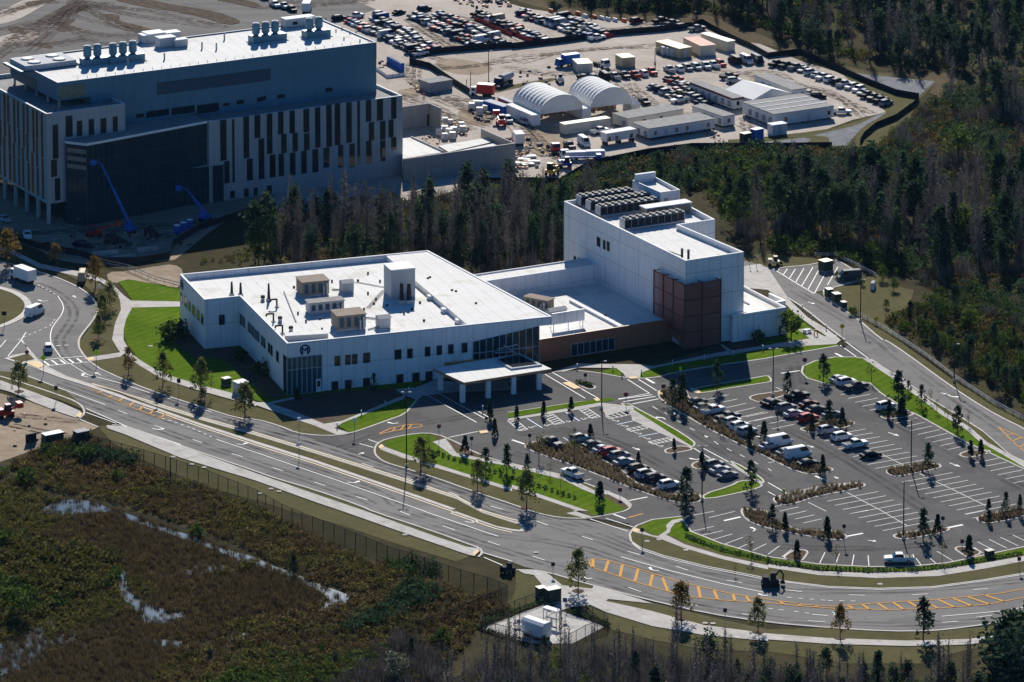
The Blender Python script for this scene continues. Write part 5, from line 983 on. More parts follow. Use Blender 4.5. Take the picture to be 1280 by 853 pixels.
# the cars of the paved lot: tile, x, y (middle of the car on the ground), pixel heading, type, colour, label
ST = (60, -13)
CARS = [
 ('N3',200,525,(100,45),'pickup','charcoal','dark grey pickup at the top end of the long grass bed'),
 ('N3',338,505,ST,'suv','silver','silver SUV topmost in the row along the long grass bed'),
 ('N3',402,532,ST,'sedan','charcoal','charcoal sedan between the silver SUV and a silver car by the long bed'),
 ('N3',455,555,ST,'sedan','silver','silver sedan just above the red SUV in the long bed row'),
 ('N3',495,570,ST,'suv','red','bright red SUV in the row along the long grass bed'),
 ('N3',535,590,ST,'suv','grey','grey SUV just below the red SUV in the long bed row'),
 ('N3',558,618,ST,'sedan','silver','silver car two below the red SUV beside the long bed'),
 ('N3',628,655,ST,'suv','black','black SUV below the gap in the row along the long bed'),
 ('N3',668,682,ST,'suv','silver','silver SUV between two black cars in the long bed row'),
 ('N3',712,702,ST,'suv','navy','dark navy SUV just above the lone white SUV'),
 ('N3',782,735,(93,-20),'suv','white','lone white SUV at the lower end of the long grass bed'),
 ('N3',300,680,(-100,-42),'pickup','white','white pickup driving between the grass bed and the green verge island'),
 ('N3',925,318,ST,'sedan','black','black sedan at the top of the row along the driveway bed'),
 ('N3',955,345,ST,'sedan','grey','grey sedan just above the white pickup in the driveway bed row'),
 ('N3',1002,365,(110,-28),'pickup','white','white pickup above the dark blue pickup along the driveway bed'),
 ('N3',1078,398,(110,-24),'pickup','navy','dark blue pickup in the row along the driveway bed'),
 ('N3',1098,420,(60,-16),'suv','silver','silver SUV just below the dark blue pickup'),
 ('N3',1135,442,(60,-16),'suv','white','white SUV second below the dark blue pickup'),
 ('N3',1172,468,(60,-16),'suv','silver','pale silver SUV last in the row below the dark blue pickup'),
 ('N3',1280,540,(60,-14),'sedan','silver','silver sedan above the white work van along the driveway bed'),
 ('N3',1008,635,(70,-16),'suv','grey','blue-grey SUV uppermost of three beside the lamp post at the lot corner'),
 ('N3',1038,658,(70,-16),'sedan','silver','silver car in the middle of three beside the lamp post'),
 ('N3',1075,685,(70,-16),'sedan','grey','grey sedan lowest of three beside the lamp post'),
 ('N4',30,325,(80,-18),'sedan','black','black sedan beside the tall tree at the top of the centre rows'),
 ('N4',145,293,(80,-16),'pickup','black','black pickup at the top of the centre row'),
 ('N4',90,350,(70,-15),'suv','grey','grey SUV under the black pickup in the centre rows'),
 ('N4',128,378,(70,-15),'sedan','silver','silver sedan facing the dark cars in the centre rows'),
 ('N4',205,330,(70,-15),'sedan','maroon','maroon sedan below the black pickup'),
 ('N4',240,356,(70,-15),'sedan','charcoal','charcoal sedan between the maroon car and the tree island'),
 ('N4',200,402,(70,-15),'suv','red','red SUV nearest the tree island in the centre rows'),
 ('N4',320,382,(70,-15),'sedan','grey','grey car half hidden by the tree on the mid island'),
 ('N4',355,205,(70,-15),'sedan','silver','silver sedan topmost of three beside the green lawn island'),
 ('N4',390,222,(70,-15),'suv','white','white SUV in the middle of three beside the green lawn island'),
 ('N4',438,245,(85,-18),'pickup','charcoal','charcoal pickup lowest of three beside the green lawn island'),
 ('N4',585,342,(85,-20),'suv','white','white SUV alone beside two conical trees on the small island'),
 ('N4',298,462,(80,-16),'suv','silver','silver SUV uppermost of four below the mid island'),
 ('N4',368,495,(80,-16),'suv','white','white SUV second of four below the mid island'),
 ('N4',435,535,(100,-20),'pickup','white','white pickup third of four below the mid island'),
 ('N4',512,583,(80,-14),'sedan','black','black sedan lowest of four below the mid island'),
 ('N4',58,525,(85,-16),'van','white','white work van uppermost beside the driveway bed end'),
 ('N4',92,570,(70,-14),'sedan','grey','grey sedan squeezed between two white vans'),
 ('N4',150,585,(90,-16),'van','white','white cargo van second from the end of the driveway bed'),
 ('N4',200,625,(80,-14),'sedan','black','black sedan at the very end of the driveway bed'),
 ('P4',655,255,(-100,0),'pickup','white','white pickup alone against the hedge at the bottom of the lot'),
 ('N1',240,50,(-6,-50),'suv','white','white SUV leaving the roundabout by the zebra crossing'),
 ('M1',175,725,(60,-26),'van','white','white van driving round the roundabout'),
 ('M1',412,548,(20,-60),'van','tan','tan van standing on the verge above the roundabout'),
 ('M4',405,550,(-80,6),'van','charcoal','dark covered van beside the hatched bay'),
 ('N3',1290,320,ST,'sedan','black','black car beside the mulch island under the tall pine'),
]
for t, x, y, h, kind, colour, lab in CARS:
    gx, gy = g(t, x, y); near_car(kind, colour, gx, gy, heading(t, x, y, *h), Z_LOT if t not in ('M1',) else Z_ROAD, lab, 'cars in the paved lot')
# the dirt lots of the construction yard: rows of parked cars
RC = random.Random(21)
PAL = ['white']*4+['silver']*5+['black']*4+['grey']*6+['charcoal']*4+['red']*4+['navy']*3+['blue']*4+['tan', 'maroon']
KND = ['sedan']*4+['suv']*4+['pickup']*4+['van']
ORD = 'first second third fourth fifth sixth seventh eighth ninth tenth eleventh twelfth thirteenth fourteenth fifteenth sixteenth seventeenth eighteenth nineteenth twentieth'.split()
KW = dict(sedan='car', suv='SUV', van='van', pickup='pickup')
def car_row(s, n, hd, where, group, jit=.5, pal=None, kinds=None, skip=()):
    pts = [Vector(p) for p in W(s)]; seg = [(b-a).length for a, b in zip(pts[:-1], pts[1:])]; tot = sum(seg)
    for k in range(n):
        d = tot*(k+.5)/n; i = 0
        while i < len(seg)-1 and d > seg[i]: d -= seg[i]; i += 1
        p = pts[i]+(pts[i+1]-pts[i])*(d/seg[i])
        kind = RC.choice(kinds or KND); c = RC.choice(pal or PAL); a = hd+RC.uniform(-.06, .06)+(math.pi if RC.random() < .3 else 0)
        nx = math.cos(hd); ny = math.sin(hd); j = RC.uniform(-jit, jit)
        if k in skip: continue
        far_car(kind, c, p.x+nx*j, p.y+ny*j, a, Z_SAND, '%s %s, %s down the %s' % (c, KW[kind], ORD[k], where), group)
H1 = heading('Z2', 650, 180, 90, -16)
car_row('Z2 465,110 640,185 830,285', 20, H1, 'left row on the upper dirt lot', 'cars on the upper dirt lot')
car_row('Z2 585,95 740,165 905,265', 18, H1, 'second row on the upper dirt lot', 'cars on the upper dirt lot')
car_row('Z2 790,85 960,165 1130,245', 19, H1, 'third row on the upper dirt lot', 'cars on the upper dirt lot')
car_row('Z2 905,75 1060,140 1245,230', 19, H1, 'fourth row on the upper dirt lot', 'cars on the upper dirt lot')
car_row('Z2 1110,75 1280,145 Z3 110,195 195,220', 17, H1, 'row beside the red barrier', 'cars on the upper dirt lot', pal=PAL+['red', 'white', 'white'])
car_row('Z3 40,75 180,120 330,175 440,205', 16, H1, 'sixth row on the upper dirt lot', 'cars on the upper dirt lot')
car_row('Z3 255,95 370,140 490,190', 12, H1, 'rightmost row on the upper dirt lot', 'cars on the upper dirt lot')
for i, (t, x, y, k, c, lab) in enumerate((('Z2',415,102,'suv','black','black SUV alone at the back left of the upper dirt lot'),('Z2',500,92,'pickup','white','white pickup in front of the lone black SUV'),('Z2',618,82,'suv','silver','silver SUV at the back of the upper dirt lot'),('Z2',715,72,'sedan','black','black sedan by itself between two rows at the back'),('Z2',842,55,'suv','navy','navy SUV at the head of the third row'),
    ('Z3',622,115,'suv','maroon','maroon SUV alone in front of the orange and white barriers'),('Z3',745,115,'pickup','black','black pickup left of three at the lot corner'),('Z3',800,128,'pickup','charcoal','charcoal pickup in the middle of three at the lot corner'),('Z3',850,145,'suv','navy','navy SUV right of three at the lot corner'),('Z3',55,72,'pickup','silver','silver pickup at the back of the sixth row'),('Z3',925,155,'pickup','grey','grey flatbed pickup beside the cream container'))):
    gx, gy = g(t, x, y); far_car(k, c, gx, gy, H1+(.1 if i % 2 else -.1), Z_SAND, lab, 'single cars on the upper dirt lot')
H2 = heading('Z3', 600, 390, 50, 28); HM = ['white', 'white', 'silver', 'grey', 'black', 'white', 'red', 'navy']
car_row('Z3 330,405 470,400 590,388 720,368', 8, H2, 'row behind the white shelters', 'cars among the site offices', pal=HM, kinds=['pickup', 'suv', 'pickup', 'van'])
car_row('Z3 760,360 850,355 950,345 1060,325', 7, H2, 'row in front of the tan containers', 'cars among the site offices', pal=HM, kinds=['pickup', 'suv', 'pickup'])
car_row('Z3 1080,318 1160,315 1260,318', 3, H2, 'short row right of the tan containers', 'cars among the site offices', pal=HM, kinds=['van', 'pickup'])
car_row('Z3 770,398 830,420 890,455', 5, H1+.2, 'upper huddle of cars beside the long grey trailer', 'cars among the site offices')
car_row('Z3 690,440 780,475 850,520', 6, H1, 'front line of cars beside the long grey trailer', 'cars among the site offices')
car_row('Z3 840,445 900,485 960,530 1010,550', 8, H1, 'line of cars against the long grey trailer', 'cars among the site offices', skip=(7,))
car_row('Z4 25,325 200,365 320,412 440,455 600,535', 17, heading('Z4', 300, 400, 60, -16), 'line along the black fabric fence', 'cars along the black fabric fence', pal=['white', 'white', 'silver', 'grey', 'black'], kinds=['pickup', 'suv', 'pickup', 'sedan'])
for t, x, y, k, c, lab, dx in (('Z3',1085,395,'pickup','black','black pickup behind the white ridge tent',(60,-10)),('Z3',1110,415,'suv','silver','silver SUV beside the white ridge tent',(60,-4)),('Z4',365,572,'pickup','white','white pickup at the right end of the wide grey office',(60,0)),('Z3',662,522,'pickup','black','black pickup by the right shelter',(30,20)),('Z3',440,668,'pickup','white','white pickup between the cream container and the small office trailer',(60,-12)),('Z3',360,728,'van','white','white van on the bare sand below the cream container',(45,30)),('Z3',288,742,'pickup','charcoal','charcoal pickup left of the white van',(40,30)),('Z4',205,475,'sedan','silver','silver sedan behind the white office block',(30,-20)),('Z4',250,492,'suv','black','black SUV right behind the white office block',(50,0)),
    ('M1',137,340,'pickup','white','white pickup in the shade before the research building',(8,40)),('M1',20,255,'sedan','silver','silver car in the shade at the left edge of the site',(50,20)),('M1',410,380,'sedan','navy','dark sedan in the shade beside the red machine',(60,5)),('Z2',95,35,'pickup','white','white pickup behind the research building roof',(40,22)),('Z2',140,42,'pickup','silver','silver pickup behind the research building roof, beside the white one',(40,22)),('Z2',180,58,'suv','black','black SUV behind the research building roof',(40,22)),('Z2',40,-2,'suv','black','black SUV at the top edge behind the research building',(40,22)),('Z2',1130,215,'van','white','white van at the near end of the third row',(60,-10)),
    ('Y1',1105,305,'suv','silver','silver SUV beside the red forklift in the yard',(30,30)),('Y1',1250,320,'sedan','silver','silver car beside the left white container',(50,20))):
    gx, gy = g(t, x, y); far_car(k, c, gx, gy, heading(t, x, y, *dx), Z_SAND, lab, 'single cars on the building site')
# trucks and machines ---------------------------------------------------------------------------------
def truck(name, t, x, y, hd, label, cat, z, boxc, cabc, L=7.6, tank=False, group=None):
    gx, gy = g(t, x, y); r = empty(name, (gx, gy, z), heading(t, x, y, *hd), label, cat, group)
    cb = MB(); cb.frus((L/2-2.1, L/2, -1.1, 1.1), (L/2-2.0, L/2-.5, -1.0, 1.0), .55, 2.5); cb.obj('cab', cabc, r)
    MB().face([(L/2-.14,-.95,1.5),(L/2-.14,.95,1.5),(L/2-.44,.9,2.4),(L/2-.44,-.9,2.4)]).obj('windscreen', M_CARGL, r)
    for s in (-1, 1): MB().box(L/2-1.7, L/2-.8, s*1.06-.03, s*1.06+.03, 1.5, 2.2).obj('side_window', M_CARGL, r)
    if boxc is not None:
        if tank: MB().tube((-L/2,0,2.2), (L/2-2.4,0,1.9), .9, 14, r1=1.25).obj('mixer_drum', boxc, r)
        else: MB().box(-L/2, L/2-2.25, -1.22, 1.22, .95, 3.5).obj('cargo_box', boxc, r)
    MB().box(-L/2, L/2-.2, -.5, .5, .55, .92).obj('chassis', M_DARKM, r)
    for xx in (L/2-1.2, -L/2+1.4, -L/2+2.6):
        for s in (-1, 1): MB().tube((xx,s*.8,.5), (xx,s*1.12,.5), .5, 12).obj('wheel', M_TYRE, r)
    return r
truck('box_truck', 'M1', 112, 555, (-100,-38), 'white box truck on the road above the roundabout', 'truck', Z_ROAD, M_COPE, PAINT['white'], 8.2)
truck('box_truck', 'Z2', 1130, 480, (-80,-6), 'small truck with a red box beside the black fabric fence', 'truck', Z_SAND, M_RED, PAINT['white'], 7, group='trucks on the construction yard')
truck('mixer_truck', 'Z2', 1240, 425, (-60,20), 'concrete mixer truck with a pale drum on the sand yard', 'truck', Z_SAND, M_LGREY, PAINT['navy'], 7.5, True, 'trucks on the construction yard')
truck('box_truck', 'Z3', 275, 332, (-90,12), 'blue truck on the open sand left of the cream box', 'truck', Z_SAND, M_BLUEE, M_BLUEE, 7.2, group='trucks on the construction yard')
truck('tractor_unit', 'Z3', 445, 335, (50,16), 'white tractor unit beside the cream site box', 'truck', Z_SAND, None, PAINT['white'], 6.5, group='trucks on the construction yard')
truck('box_truck', 'Z2', 255, 62, (20,-40), 'white box truck parked behind the research building', 'truck', Z_SAND, M_COPE, PAINT['white'], 7.4, group='trucks on the construction yard')
truck('flatbed_truck', 'Z3', 205, 752, (50,40), 'orange and white flatbed truck on the sand below the shelters', 'truck', Z_SAND, None, M_RED, 7.0, group='trucks on the construction yard')
truck('flatbed_truck', 'Z3', 250, 785, (50,40), 'second flatbed truck with a red tail below the first', 'truck', Z_SAND, None, PAINT['white'], 7.0, group='trucks on the construction yard')
truck('service_truck', 'Y1', 1190, 500, (-90,-110), 'white and red service truck beside the block yard wall', 'truck', Z_SAND, M_COPE, M_RED, 6.5, group='trucks on the construction yard')
def machine(name, t, x, y, hd, label, cat, body, z=Z_SAND, boom=None, tracks=False, s=1.0, bucket=False):
    gx, gy = g(t, x, y); r = empty(name, (gx, gy, z), heading(t, x, y, *hd), label, cat); r.scale = (s, s, s)
    MB().box(-1.7, 1.7, -1.1, 1.1, .8, 1.5).frus((-1.7, -.2, -1, 1), (-1.6, -.4, -.9, .9), 1.5, 2.1).obj('chassis', body, r)
    MB().frus((-.1, 1.2, -.9, .3), (0, 1.0, -.85, .25), 1.5, 2.9).obj('cab', M_DARKM, r); MB().box(-.05, 1.1, -.95, .35, 2.9, 3.0).obj('cab_roof', body, r)
    if tracks:
        for q in (-1, 1): MB().box(-1.9, 1.9, q*1.0-.25, q*1.0+.25, 0, .8).obj('track', M_TYRE, r)
    else:
        for xx in (-1.2, 1.2):
            for q in (-1, 1): MB().tube((xx,q*.8,.5), (xx,q*1.2,.5), .5, 12).obj('wheel', M_TYRE, r)
    if boom:
        b = MB()
        for p, q in zip(boom[:-1], boom[1:]): b.tube(p, q, .22, 6, r1=.16)
        bo = b.obj('boom', body, r); e = boom[-1]
        if bucket: MB().frus((e[0]-.5, e[0]+.5, e[1]-.6, e[1]+.6), (e[0]-.3, e[0]+.2, e[1]-.5, e[1]+.5), e[2]-.7, e[2]).obj('bucket', M_DARKM, bo)
        else: MB().box(e[0]-.6, e[0]+.6, e[1]-.9, e[1]+.9, e[2]-.3, e[2]+.8).obj('basket', body, bo)
    return r
def lift(name, t, x, y, tx, ty, hgt, lab):
    gx, gy = g(t, x, y); r = empty(name, (gx, gy, Z_SAND), 0, lab, 'boom lift')
    MB().box(-1.6, 1.6, -1.1, 1.1, .5, 1.2).box(-1.4, .6, -1, 1, 1.2, 2.1).obj('chassis', M_BLUEE, r)
    for xx in (-1.2, 1.2):
        for q in (-1, 1): MB().tube((xx,q*.9,.5), (xx,q*1.25,.5), .5, 12).obj('wheel', M_TYRE, r)
    e = G(*px(t, tx, ty), hgt); d = Vector((e[0]-gx, e[1]-gy, hgt))
    b = MB().tube((0,0,2), tuple(d*.55+Vector((0,0,.9))), .38, 8).tube(tuple(d*.5+Vector((0,0,1.0))), tuple(d), .26, 8).tube(tuple(d), (d.x-1.4, d.y, d.z+.4), .15); bo = b.obj('boom', M_BLUEE, r); MB().box(d.x-2.6, d.x-1.2, d.y-.6, d.y+.6, d.z-.4, d.z+.7).obj('basket', M_BLUEE, bo)
lift('boom_lift', 'M1', 650, 312, 505, -35, 17.5, 'tall blue boom lift raised in front of the dark glass hall')
lift('boom_lift', 'M1', 1025, 252, 930, 92, 7.5, 'shorter blue boom lift by the lower glass bay')
machine('excavator', 'P4', 12, 372, (50,0), 'small dark excavator on the verge by the lower road', 'excavator', M_DARKM, L4, [(.6,.5,1.4),(2.0,.5,3.2),(2.7,.5,2.2),(2.6,.5,1.1)], True, .9, True)
machine('skid_loader', 'X', 634, 717, (30,-6), 'black loader standing at the mouth of the side path', 'loader', M_DARKM, L2, [(.6,.6,1.5),(2.3,.6,1.1)], False, .7, True)
machine('telehandler', 'M1', 470, 335, (-60,10), 'red telehandler with its boom lowered in the shade of the research building', 'telehandler', M_RED, Z_SAND, [(-.8,.8,2.0),(-6,.8,2.6)])
machine('loader', 'M1', 560, 365, (60,5), 'dark loader in the shade below the tall blue boom lift', 'loader', M_DARKM, Z_SAND, [(.6,.6,1.4),(2.6,.6,1.0)], False, 1, True)
machine('loader', 'M1', 755, 328, (40,15), 'dark machine in the shade between the two blue lifts', 'loader', M_DARKM, Z_SAND, [(.6,.6,1.4),(2.6,.6,1.0)], False, .9, True)
machine('red_machine', 'N1', 25, 385, (60,-10), 'red and blue lift machine on the sand pad at the left edge', 'lift machine', M_RED, L1, [(.6,.3,1.5),(3.4,.3,2.0)])
machine('crane_carrier', 'X', 690, 219, (-50,30), 'yellow mobile crane at the edge of the sand yard', 'crane', M_YELE, Z_SAND, [(-.5,.2,2.4),(-8,.2,.9)], False, 1.1)
machine('telehandler', 'Y1', 1040, 340, (-60,-90), 'orange-red telehandler beside the wrapped pallets', 'telehandler', M_RED, Z_SAND, [(.5,.6,1.9),(4.2,.6,2.6)])
machine('blue_crane', 'X', 706, 210, (90,-4), 'blue machine with a long horizontal boom beside the yellow crane', 'crane', M_BLUEE, Z_SAND, [(-1,.4,2.6),(9,.4,2.4)])
machine('skid_loader', 'Z3', 240, 415, (-30,-30), 'small loader behind the left white shelter', 'loader', M_LGREY, Z_SAND, [(.6,.6,1.5),(2.3,.6,1.1)], False, .8, True)
machine('skid_loader', 'M4', 28, 478, (30,0), 'tan loader at the end of the hatched bay', 'loader', M_TANC, L2, [(.6,.6,1.5),(2.3,.6,1.1)], False, .8, True)
# ------------------------------------------------------------------ trees, shrubs, reeds
def leaf_quads(cent, size, rng, flat=.35, tint=None, aspect=.75):
    """cent (n,3) -> quads turned at random; returns verts (n*4,3), tint per vertex"""
    n = len(cent); a = rng.normal(size=(n,3)); a[:,2] *= (1-flat); a /= np.linalg.norm(a, axis=1)[:,None]+1e-9
    b = rng.normal(size=(n,3)); b -= a*(a*b).sum(1)[:,None]; b /= np.linalg.norm(b, axis=1)[:,None]+1e-9
    s = (size*(.6+.8*rng.random(n)))[:,None]*.5; a = a*s; b = b*s*aspect
    v = np.stack([cent-a-b*.6, cent+a*.3-b, cent+a+b*.5, cent-a*.4+b], 1).reshape(-1,3)
    t = (rng.random(n) if tint is None else np.clip(tint+rng.normal(0,.13,n),0,1)); return v, np.repeat(t, 4)
def quads_mesh(name, v, t, mats, quads=None, mi=None):
    me = bpy.data.meshes.new(name); n = len(v)//4 if quads is None else len(quads)
    q = np.arange(n*4) if quads is None else np.asarray(quads).reshape(-1)
    me.vertices.add(len(v)); me.vertices.foreach_set('co', np.asarray(v, np.float32).reshape(-1))
    me.loops.add(n*4); me.loops.foreach_set('vertex_index', q.astype(np.int32))
    me.polygons.add(n); me.polygons.foreach_set('loop_start', np.arange(0, n*4, 4, dtype=np.int32))
    try: me.polygons.foreach_set('loop_total', np.full(n, 4, np.int32))
    except Exception: pass
    for m in mats: me.materials.append(m)
    if mi is not None: me.polygons.foreach_set('material_index', np.asarray(mi, np.int32))
    at = me.attributes.new('tint', 'FLOAT', 'POINT'); at.data.foreach_set('value', np.asarray(t, np.float32))
    me.update(calc_edges=True); return me
def clumps(rng, k, rad, per, spread, tintvar=.28):
    """k clump centres from rad(rng)->(x,y,z); per leaves round each"""
    C = np.array([rad(rng) for _ in range(k)]); T = np.clip(.5+rng.normal(0, tintvar, k), .05, .95)
    c = np.repeat(C, per, 0)+rng.normal(size=(k*per,3))*spread; return c, np.repeat(T, per)
def crown_cone(rng, h, z0, r, k, per, size, pw=1.0, spread=.35, lump=.25):
    lob = rng.uniform(0, 6.28, 3)
    def rad(g_):
        f = g_.random()**.75; z = z0+(h-z0)*f; rr = r*((1-f)**pw*.92+.08); a = g_.random()*6.283
        rr *= (1+lump*math.sin(2*a+lob[0]+f*5)+lump*.6*math.sin(3*a+lob[1])); q = rr*math.sqrt(g_.random()*.75+.25)
        return (q*math.cos(a), q*math.sin(a), z)
    c, t = clumps(rng, k, rad, per, spread); c[:,2] = np.maximum(c[:,2], z0*.5); return leaf_quads(c, np.full(len(c), size), rng, tint=t)
def crown_ball(rng, h, z0, r, k, per, size, spread=.5, lump=.3):
    lob = rng.uniform(0, 6.28, 3)
    def rad(g_):
        d = g_.normal(size=3); d /= np.linalg.norm(d); q = (.55+.45*g_.random()); a = math.atan2(d[1], d[0]); q *= 1+lump*math.sin(2*a+lob[0])*abs(d[2]-.4)
        return (d[0]*r*q, d[1]*r*q, (z0+h)/2+d[2]*(h-z0)/2*q)
    c, t = clumps(rng, k, rad, per, spread); c[:,2] = np.maximum(c[:,2], .1); return leaf_quads(c, np.full(len(c), size), rng, tint=t)
def trunk_mb(rng, h, r, limbs=5, z0=.4, ll=.25, lean=.03):
    mb = MB(); p = Vector((0,0,0)); nseg = 4
    for k in range(nseg):
        q = p+Vector((rng.normal()*lean*h/nseg, rng.normal()*lean*h/nseg, h/nseg)); mb.tube(p, q, r*(1-k/nseg*.8), 6, r1=r*(1-(k+1)/nseg*.8)); p = q
    for k in range(limbs):
        z = h*(z0+(1-z0)*.85*rng.random()); a = rng.random()*6.283; l = h*ll*(1.2-z/h); mb.tube((0,0,z), (l*math.cos(a), l*math.sin(a), z+l*.7), r*.3, 4, r1=.02)
    return mb
def twigs(rng, h, r, n, size):
    """fine bare branchlets: thin blades rising off the stem"""
    z = h*(.22+.78*rng.random(n)**.8); a = rng.random(n)*6.283; R = r*(1.05-z/h)*(.3+.7*rng.random(n))
    base = np.stack([R*.25*np.cos(a), R*.25*np.sin(a), z-R*.25], 1); tip = np.stack([R*np.cos(a+.2), R*np.sin(a+.2), z+R*.35], 1)
    w = np.stack([-np.sin(a), np.cos(a), rng.normal(0,.6,n)], 1)*size; d = rng.normal(size=(n,3))*.12
    v = np.stack([base-w, base+w, tip+w*.8+d, tip-w*.8+d], 1).reshape(-1,3); return v, np.repeat(np.clip(.5+rng.normal(0,.25,n),0,1), 4)
KINDS_ = {}
def kind(name, trunk, crown, mt, mc, cname='crown'):
    KINDS_.setdefault(name, []).append((trunk.mesh('trunk', mt, True), quads_mesh(cname, crown[0], crown[1], [mc]), (trunk, crown, mt, mc)))
VR_ = np.random.default_rng(3)
def cat2(*p): return np.concatenate([q[0] for q in p]), np.concatenate([q[1] for q in p])
for i in range(4):
    r = VR_; kind('pine_tree', trunk_mb(r, 12, .2, 6, .4), cat2(crown_cone(r, 13, 3.5, 2.5, 70, 9, .62, .8, .5, .35), crown_ball(r, 12.5, 7.5, 1.8, 10, 8, .7)), M_GREYBK, M_PINE)
    kind('cypress_tree', trunk_mb(r, 12.5, .17, 12, .25, .16), cat2(twigs(r, 13, 2.2, 340, .05), crown_cone(r, 13, 3.0, 1.7, 26, 5, .3, .8, .6)), M_GREYBK, M_TWIG)
    kind('broadleaf_tree', trunk_mb(r, 6, .2, 6, .4), crown_ball(r, 8.5, 1.0, 3.0, 75, 9, .6, .5, .35), M_TRUNK, M_BROAD)
    kind('evergreen_tree', trunk_mb(r, 9, .2, 4, .4), crown_cone(r, 10.5, 1.0, 2.4, 85, 9, .58, .9, .4, .45) if i % 2 else cat2(crown_ball(r, 9.5, 2.0, 2.5, 62, 9, .58, .5, .45), crown_ball(r, 6.5, .6, 2.2, 26, 9, .55, .5, .4)), M_TRUNK, M_CONIF)
for i in range(3):
    r = VR_; kind('conical_evergreen', trunk_mb(r, 3, .09, 0), crown_cone(r, 4.0, .15, .92, 110, 10, .30, .8, .12, .10), M_TRUNK, M_CONIF)
    kind('young_pine', trunk_mb(r, 5.5, .12, 8, .2, .22), crown_cone(r, 6.2, .5, 1.45, 62, 11, .36, .7, .2, .4), M_TRUNK, M_CONIF)
    kind('street_tree', trunk_mb(r, 4.6, .12, 8, .35, .25), crown_cone(r, 6.3, 1.3, 2.05, 130, 9, .32, .6, .25, .3), M_TRUNK, M_STREET)
    kind('golden_tree', trunk_mb(r, 4.6, .12, 8, .35, .25), crown_cone(r, 6.1, 1.3, 1.85, 115, 9, .32, .6, .25, .3), M_TRUNK, M_GOLD)
    kind('sapling', trunk_mb(r, 3.4, .06, 7, .3, .25), crown_ball(r, 3.8, 1.4, .7, 12, 6, .25, .25), M_TRUNK, M_STREET)
    kind('round_shrub', trunk_mb(r, .8, .08, 0), crown_ball(r, 2.4, .1, 1.5, 40, 9, .4, .25, .15), M_TRUNK, M_BROAD)
NT = {}
def plant(k, x, y, h=1.0, label=None, cat='tree', group=None, z=0.0, wide=None, vi=None):
    V = KINDS_[k]; i = NT.get(k, 0); NT[k] = i+1; a, c, _ = V[(i if vi is None else vi) % len(V)]
    r = empty(k, (x, y, z), random.uniform(0, 6.28), label, cat, group); s = h; w_ = wide or h*random.uniform(.85, 1.2); r.scale = (w_, w_, s)
    link('trunk', a, r); link('crown', c, r); return r
def plant_px(k, t, x, y, hpx, **kw):        # height read off the photo in tile pixels
    X, Y = g(t, x, y); base = {'conical_evergreen': 4.0, 'young_pine': 6.2, 'street_tree': 6.2, 'golden_tree': 6.0, 'sapling': 3.8, 'pine_tree': 13, 'evergreen_tree': 10.5, 'broadleaf_tree': 8.5, 'round_shrub': 2.4, 'cypress_tree': 13}[k]
    return plant(k, X, Y, hpx/TILE[t][2]/pxm(Y)/base, **kw)
# the planted trees of the lot
ci = 0
CE = [('N3',24,402,75,'leftmost on the lawn strip before the canopy'),('N3',158,378,78,'second on the lawn strip before the canopy'),('N3',295,360,78,'third on the lawn strip before the canopy, by the brown wing'),('N3',392,498,80,'beside the silver SUV on the long grass bed'),('N3',630,622,66,'in the gap of cars below the red SUV'),('N3',808,558,68,'on the small island below the wheelchair bays'),('N3',438,812,108,'on the end of the green verge island'),('N3',947,648,95,'on the corner island beside three parked cars'),('N3',1187,520,95,'first on the driveway bed below the white SUVs'),('N3',1255,505,100,'second on the driveway bed below the white SUVs'),
 ('N4',218,450,82,'in front of the red SUV on the mid island'),('N4',370,435,98,'at the right end of the mid island'),('N4',605,390,92,'left of two beside the lone white SUV'),('N4',668,380,98,'right of two beside the lone white SUV'),('N4',1010,585,85,'left of two on the right hand island'),('N4',1060,585,88,'right of two on the right hand island'),('N4',272,668,98,'by the black sedan at the driveway bed end'),('P4',85,100,95,'on the curved bed right of the tall pine'),('P4',295,138,110,'at the right end of the curved bed'),('P4',145,230,88,'on the small bed at the lower hedge'),('P4',848,112,98,'beside the young pine on the island above the white pickup'),('P4',1105,62,68,'on the far right island'),('P4',1005,225,108,'on the small bed right of the white pickup'),('N4',1100,850,60,'at the head of the far right island'),('N2',1165,400,95,'nearest the canopy drive'),('N2',1190,480,90,'at the sidewalk corner before the canopy'),('N2',1042,565,90,'in the mulch bed at the tip of the green island')]
for t, x, y, h, wh in CE: plant_px('conical_evergreen', t, x, y, h, label='small dark conical evergreen '+wh, group='conical evergreens in the lot', z=.1)
YP = [('N3',75,662,95,'by the white driving pickup'),('N3',868,815,185,'tallest, at the end of the long grass bed'),('N3',1192,748,150,'on the green corner by the three cars'),('N3',1020,245,145,'on the upper lawn strip beside the lawn island'),('N3',800,330,140,'at the head of the driveway bed'),('N3',850,335,165,'second at the head of the driveway bed'),('N4',275,205,135,'on the rounded end of the lawn island'),('N4',97,272,115,'beside the black pickup'),('N4',303,430,130,'on the mid island'),('N4',650,330,175,'tallest on the lawn island'),('N4',765,330,110,'third on the lawn island'),('N4',945,462,135,'fourth on the lawn island by the walk'),('N4',797,655,140,'on the grass island among empty bays'),('N4',1185,870,115,'on the far right island among empty bays'),('P4',775,142,155,'on the island above the lone white pickup'),('N4',1255,870,100,'at the right edge of the lot'),('N2',1145,660,125,'first behind the hedge on the green island'),('N2',1250,670,150,'second behind the hedge on the green island'),('P4',22,85,120,'on the curved bed beside a conical one'),('N4',700,262,62,'small, near the walk on the lawn island'),('X',856,648,30,'at the corner by the lower hedge')]
for t, x, y, h, wh in YP: plant_px('young_pine', t, x, y, h, label='young dark ragged pine, '+wh, group='young pines in the lot', z=.1)
